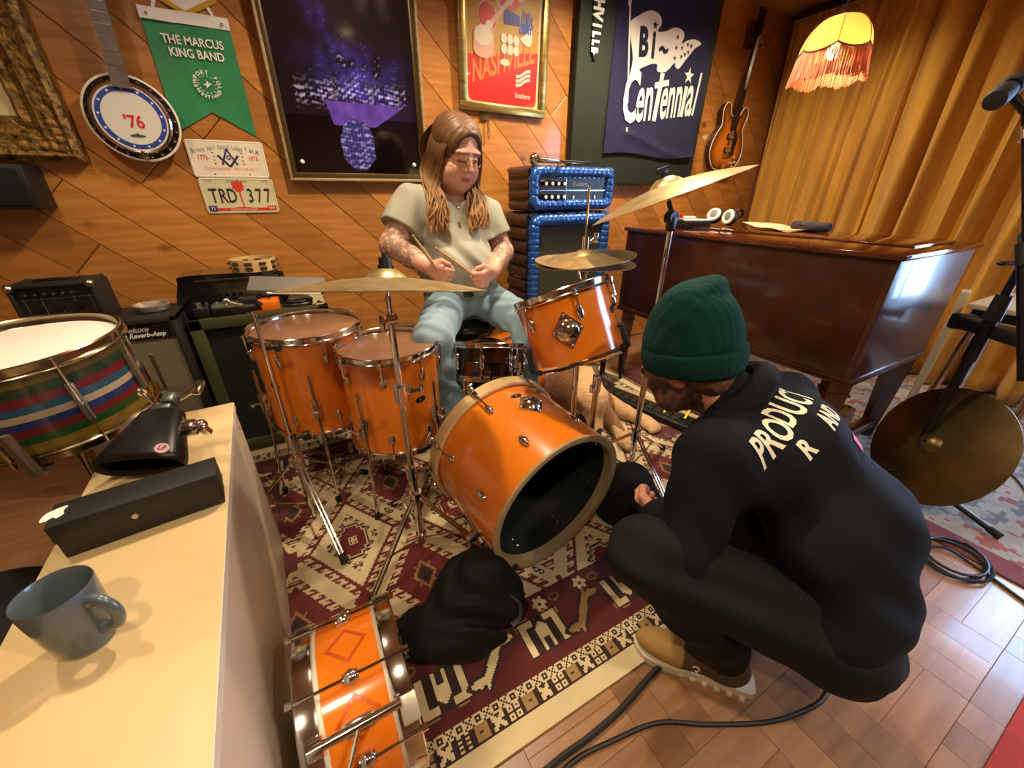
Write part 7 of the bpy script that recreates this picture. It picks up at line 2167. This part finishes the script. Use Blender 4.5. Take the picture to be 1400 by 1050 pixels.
dp += [('c', (1.36, 1.52, .12), (1.36, 1.36, .055), .062, .042, .03), ('c', (1.36, 1.36, .055), (1.325, 1.215, .045), .040, .034, .02), ('e', (1.315, 1.19, .038), (.043, .055, .032), None, .02),
    ('c', (1.40, 1.58, .12), (1.50, 1.40, .055), .062, .042, .03), ('c', (1.50, 1.40, .055), (1.545, 1.28, .045), .040, .034, .02), ('e', (1.548, 1.25, .038), (.043, .055, .032), None, .02)]
for px_, py_ in ((1.315, 1.145), (1.548, 1.205)):
    for k in (-1.5, -.5, .5, 1.5): dp.append(('e', (px_ + .019 * k, py_ + .004 * abs(k), .028), (.012, .02, .018), None, .006))
dp += [('e', (1.40, 1.85, .11), (.10, .14, .10)), ('c', (1.42, 1.78, .06), (1.46, 1.66, .04), .045, .035, .03), ('c', (1.30, 1.97, .10), (1.42, 2.00, .05), .035, .022, .03)]
_DI = np.array(DM.inverted())
def dog_col(V):
    L = V @ _DI[:3, :3].T + _DI[:3, 3]
    a, b = np.array(lin('#ab7b46')), np.array(lin('#d2aa78'))
    k = np.clip(.45 + .5 * vnoise(V, 12, 13) + .25 * vnoise(V, 70, 14), 0, 1)[:, None]
    c = a + (b - a) * k
    hdm = np.abs(L).max(1) < .22
    ear = hdm & (np.abs(L[:, 0]) > .066) & (L[:, 2] < .03)
    c[ear] = np.array(lin('#7d5029')) * (1 + .2 * vnoise(V[ear], 80, 3)[:, None])
    nose = np.sqrt(L[:, 0] ** 2 + (L[:, 1] - .178) ** 2 + (L[:, 2] + .012) ** 2) < .020
    c[nose] = lin('#2a1a14')
    for s in (-1, 1):
        ey = np.sqrt((L[:, 0] - .03 * s) ** 2 + (L[:, 1] - .078) ** 2 + (L[:, 2] - .034) ** 2) < .012
        c[ey] = lin('#20130c')
    paw = (V[:, 1] < 1.30) & (V[:, 2] < .08)
    c[paw] = c[paw] * .5 + np.array(lin('#e2c08f')) * .5
    return c
def fur_post(X, Y, Z, D): return D + .0016 * np.sin(70 * X + 40 * np.sin(9 * Y + 5 * X) + 30 * Z) * np.sin(50 * Y + 60 * Z + 25 * np.sin(12 * X))
me = sdf(dp, h=.006, k=.035, post=fur_post, col=dog_col, name='body')
obj('body', wmesh(me, dog), mat('golden fur', '#c79a66', .9, vcol='Col', bump=(110, .9, .006), sheen=.15), dog)

# ================================================================ SOFT THINGS AND CABLES ON THE FLOOR
SBAG = mat('black nylon bag', '#08090a', .75, spec=.3, bump=(26, .35, .02))
def bag_post(X, Y, Z, D): return D + .010 * np.sin(26 * X + 9 * np.sin(11 * Y) + 14 * Z) * np.sin(22 * Y + 8 * Z) + .005 * np.sin(60 * X + 40 * Z + 6 * np.sin(20 * Y))
t = thing('soft_bag', 'crumpled black soft bag lying on the rug in front of the bass drum', 'bag', (.22, .72, .0095))
me = sdf([('e', (.265, .735, .125), (.115, .095, .125)), ('e', (.20, .69, .07), (.13, .085, .075)), ('e', (.345, .70, .06), (.075, .07, .07)), ('e', (.12, .745, .05), (.09, .06, .045)), ('e', (.215, .64, .045), (.07, .045, .04))], h=.007, k=.06, post=lambda X, Y, Z, D: np.maximum(bag_post(X, Y, Z, D), .010 - Z), name='bag')
obj('bag', wmesh(me, t), SBAG, t)
obj('strap', MB().tube(spline([(.31, .69, .155), (.345, .655, .14), (.37, .64, .105), (.36, .625, .07), (.335, .62, .06)], 5), .004, 6, flat=2.2), mat('grey strap', '#3b3d40', .5), t, world=True)
t = thing('cushion', 'black cushion pushed against the bass drum beside the crouching person', 'cushion', (.95, .80, .0095))
me = sdf([('e', (.955, .83, .13), (.13, .10, .125)), ('e', (.98, .72, .08), (.10, .09, .075)), ('e', (.93, .94, .10), (.08, .10, .10))], h=.008, k=.06, post=lambda X, Y, Z, D: np.maximum(D + .006 * np.sin(30 * X + 20 * Y) * np.sin(26 * Z + 9 * Y), .010 - Z), name='cushion')
obj('cover', wmesh(me, t), SBAG, t)
CABM = mat('black cable rubber', '#17130f', .55)
def cable(label, pts, r=.0055, k=8):
    tt = thing('cable', label, 'cable', (pts[0][0], pts[0][1], 0))
    obj('cable', MB().tube(spline([(p[0], p[1], (p[2] if len(p) > 2 else 0) + r + .0005) for p in pts], k), r, 7), CABM, tt, world=True)
    return tt
cable('black cable curving across the wooden floor below the crouching person', [(1.02, .19), (1.045, .115), (.98, .09), (.88, .105), (.785, .136), (.66, .20), (.558, .259), (.44, .285), (.315, .30), (.18, .27), (.05, .2)])
cable('thick black cable running straight from the rug corner under the shoe across the floor', [(.80, .36), (.70, .352), (.623, .345), (.50, .325), (.39, .318), (.279, .318), (.12, .30), (-.02, .23)], .008)
tt = cable('black cable at the right running along the edge of the pale rug', [(1.62, .30), (1.78, .20), (1.90, .135, .006), (1.90, .05), (1.86, -.06), (1.8, -.2), (1.75, -.4)])
t = thing('coiled_cable', 'black cable coiled in loops on the floor at the edge of the pale rug', 'cable', (1.86, .13, .0))
obj('cable', MB().tube([(1.87 + (.105 + .012 * math.sin(a * .7)) * math.cos(a), .10 + (.085 + .01 * math.cos(a * .6)) * math.sin(a), .007 + .0055 * a / 6.28) for a in [i * .3 for i in range(64)]], .0055, 6), CABM, t, world=True)
tt = cable('thin black cable crossing the pale rug behind the standing cymbal', [(2.9, .30, .007), (2.7, .12, .007), (2.45, .02, .007), (2.2, -.05, .007), (2.0, -.12, .007), (1.9, -.3)], .004)
# floor pedalboard and toy keyboard in front of the organ's far end
t = thing('pedalboard', 'black pedalboard with a pale strip and yellow tape on the rug beside the crouching person', 'pedalboard', T(1.70, 1.42, .0095) @ RZ(-76))
obj('board', MB().box((0, 0, .02), (.62, .17, .04), bev=.006), BLACK, t)
obj('pale_strip', MB().box((.02, .05, .044), (.56, .035, .01), bev=.003), mat('pale metal strip', '#b6a377', .5), t)
for k in range(9): obj('key', MB().box((-.24 + .055 * k, -.02, .043), (.046, .07, .008), bev=.002), mat('dark key', '#2a241d', .4) if k == 0 else bpy.data.materials['dark key'], t)
for x_ in (.12, .235): obj('tape', MB().box((x_, .0, .051), (.012, .15, .004), RZ(12)), mat('yellow tape', '#d6cc2a', .5) if 'yellow tape' not in bpy.data.materials else bpy.data.materials['yellow tape'], t)
t = thing('foot_stool', 'low black metal stool frame on the rug behind the dog', 'stool', T(1.72, 1.86, .0095) @ RZ(15))
obj('seat', MB().box((0, 0, .21), (.26, .16, .03), bev=.006), BLACK, t)
for x_ in (-.11, .11):
    for y_ in (-.06, .06): obj('leg', MB().cyl((x_, y_, .2), (x_ * 1.15, y_ * 1.2, 0), .011, n=8), SB, t)
obj('pale_edge', MB().box((.0, -.082, .215), (.2, .004, .014)), mat('pale edge', '#b9b6a8', .5), t, smooth=0)
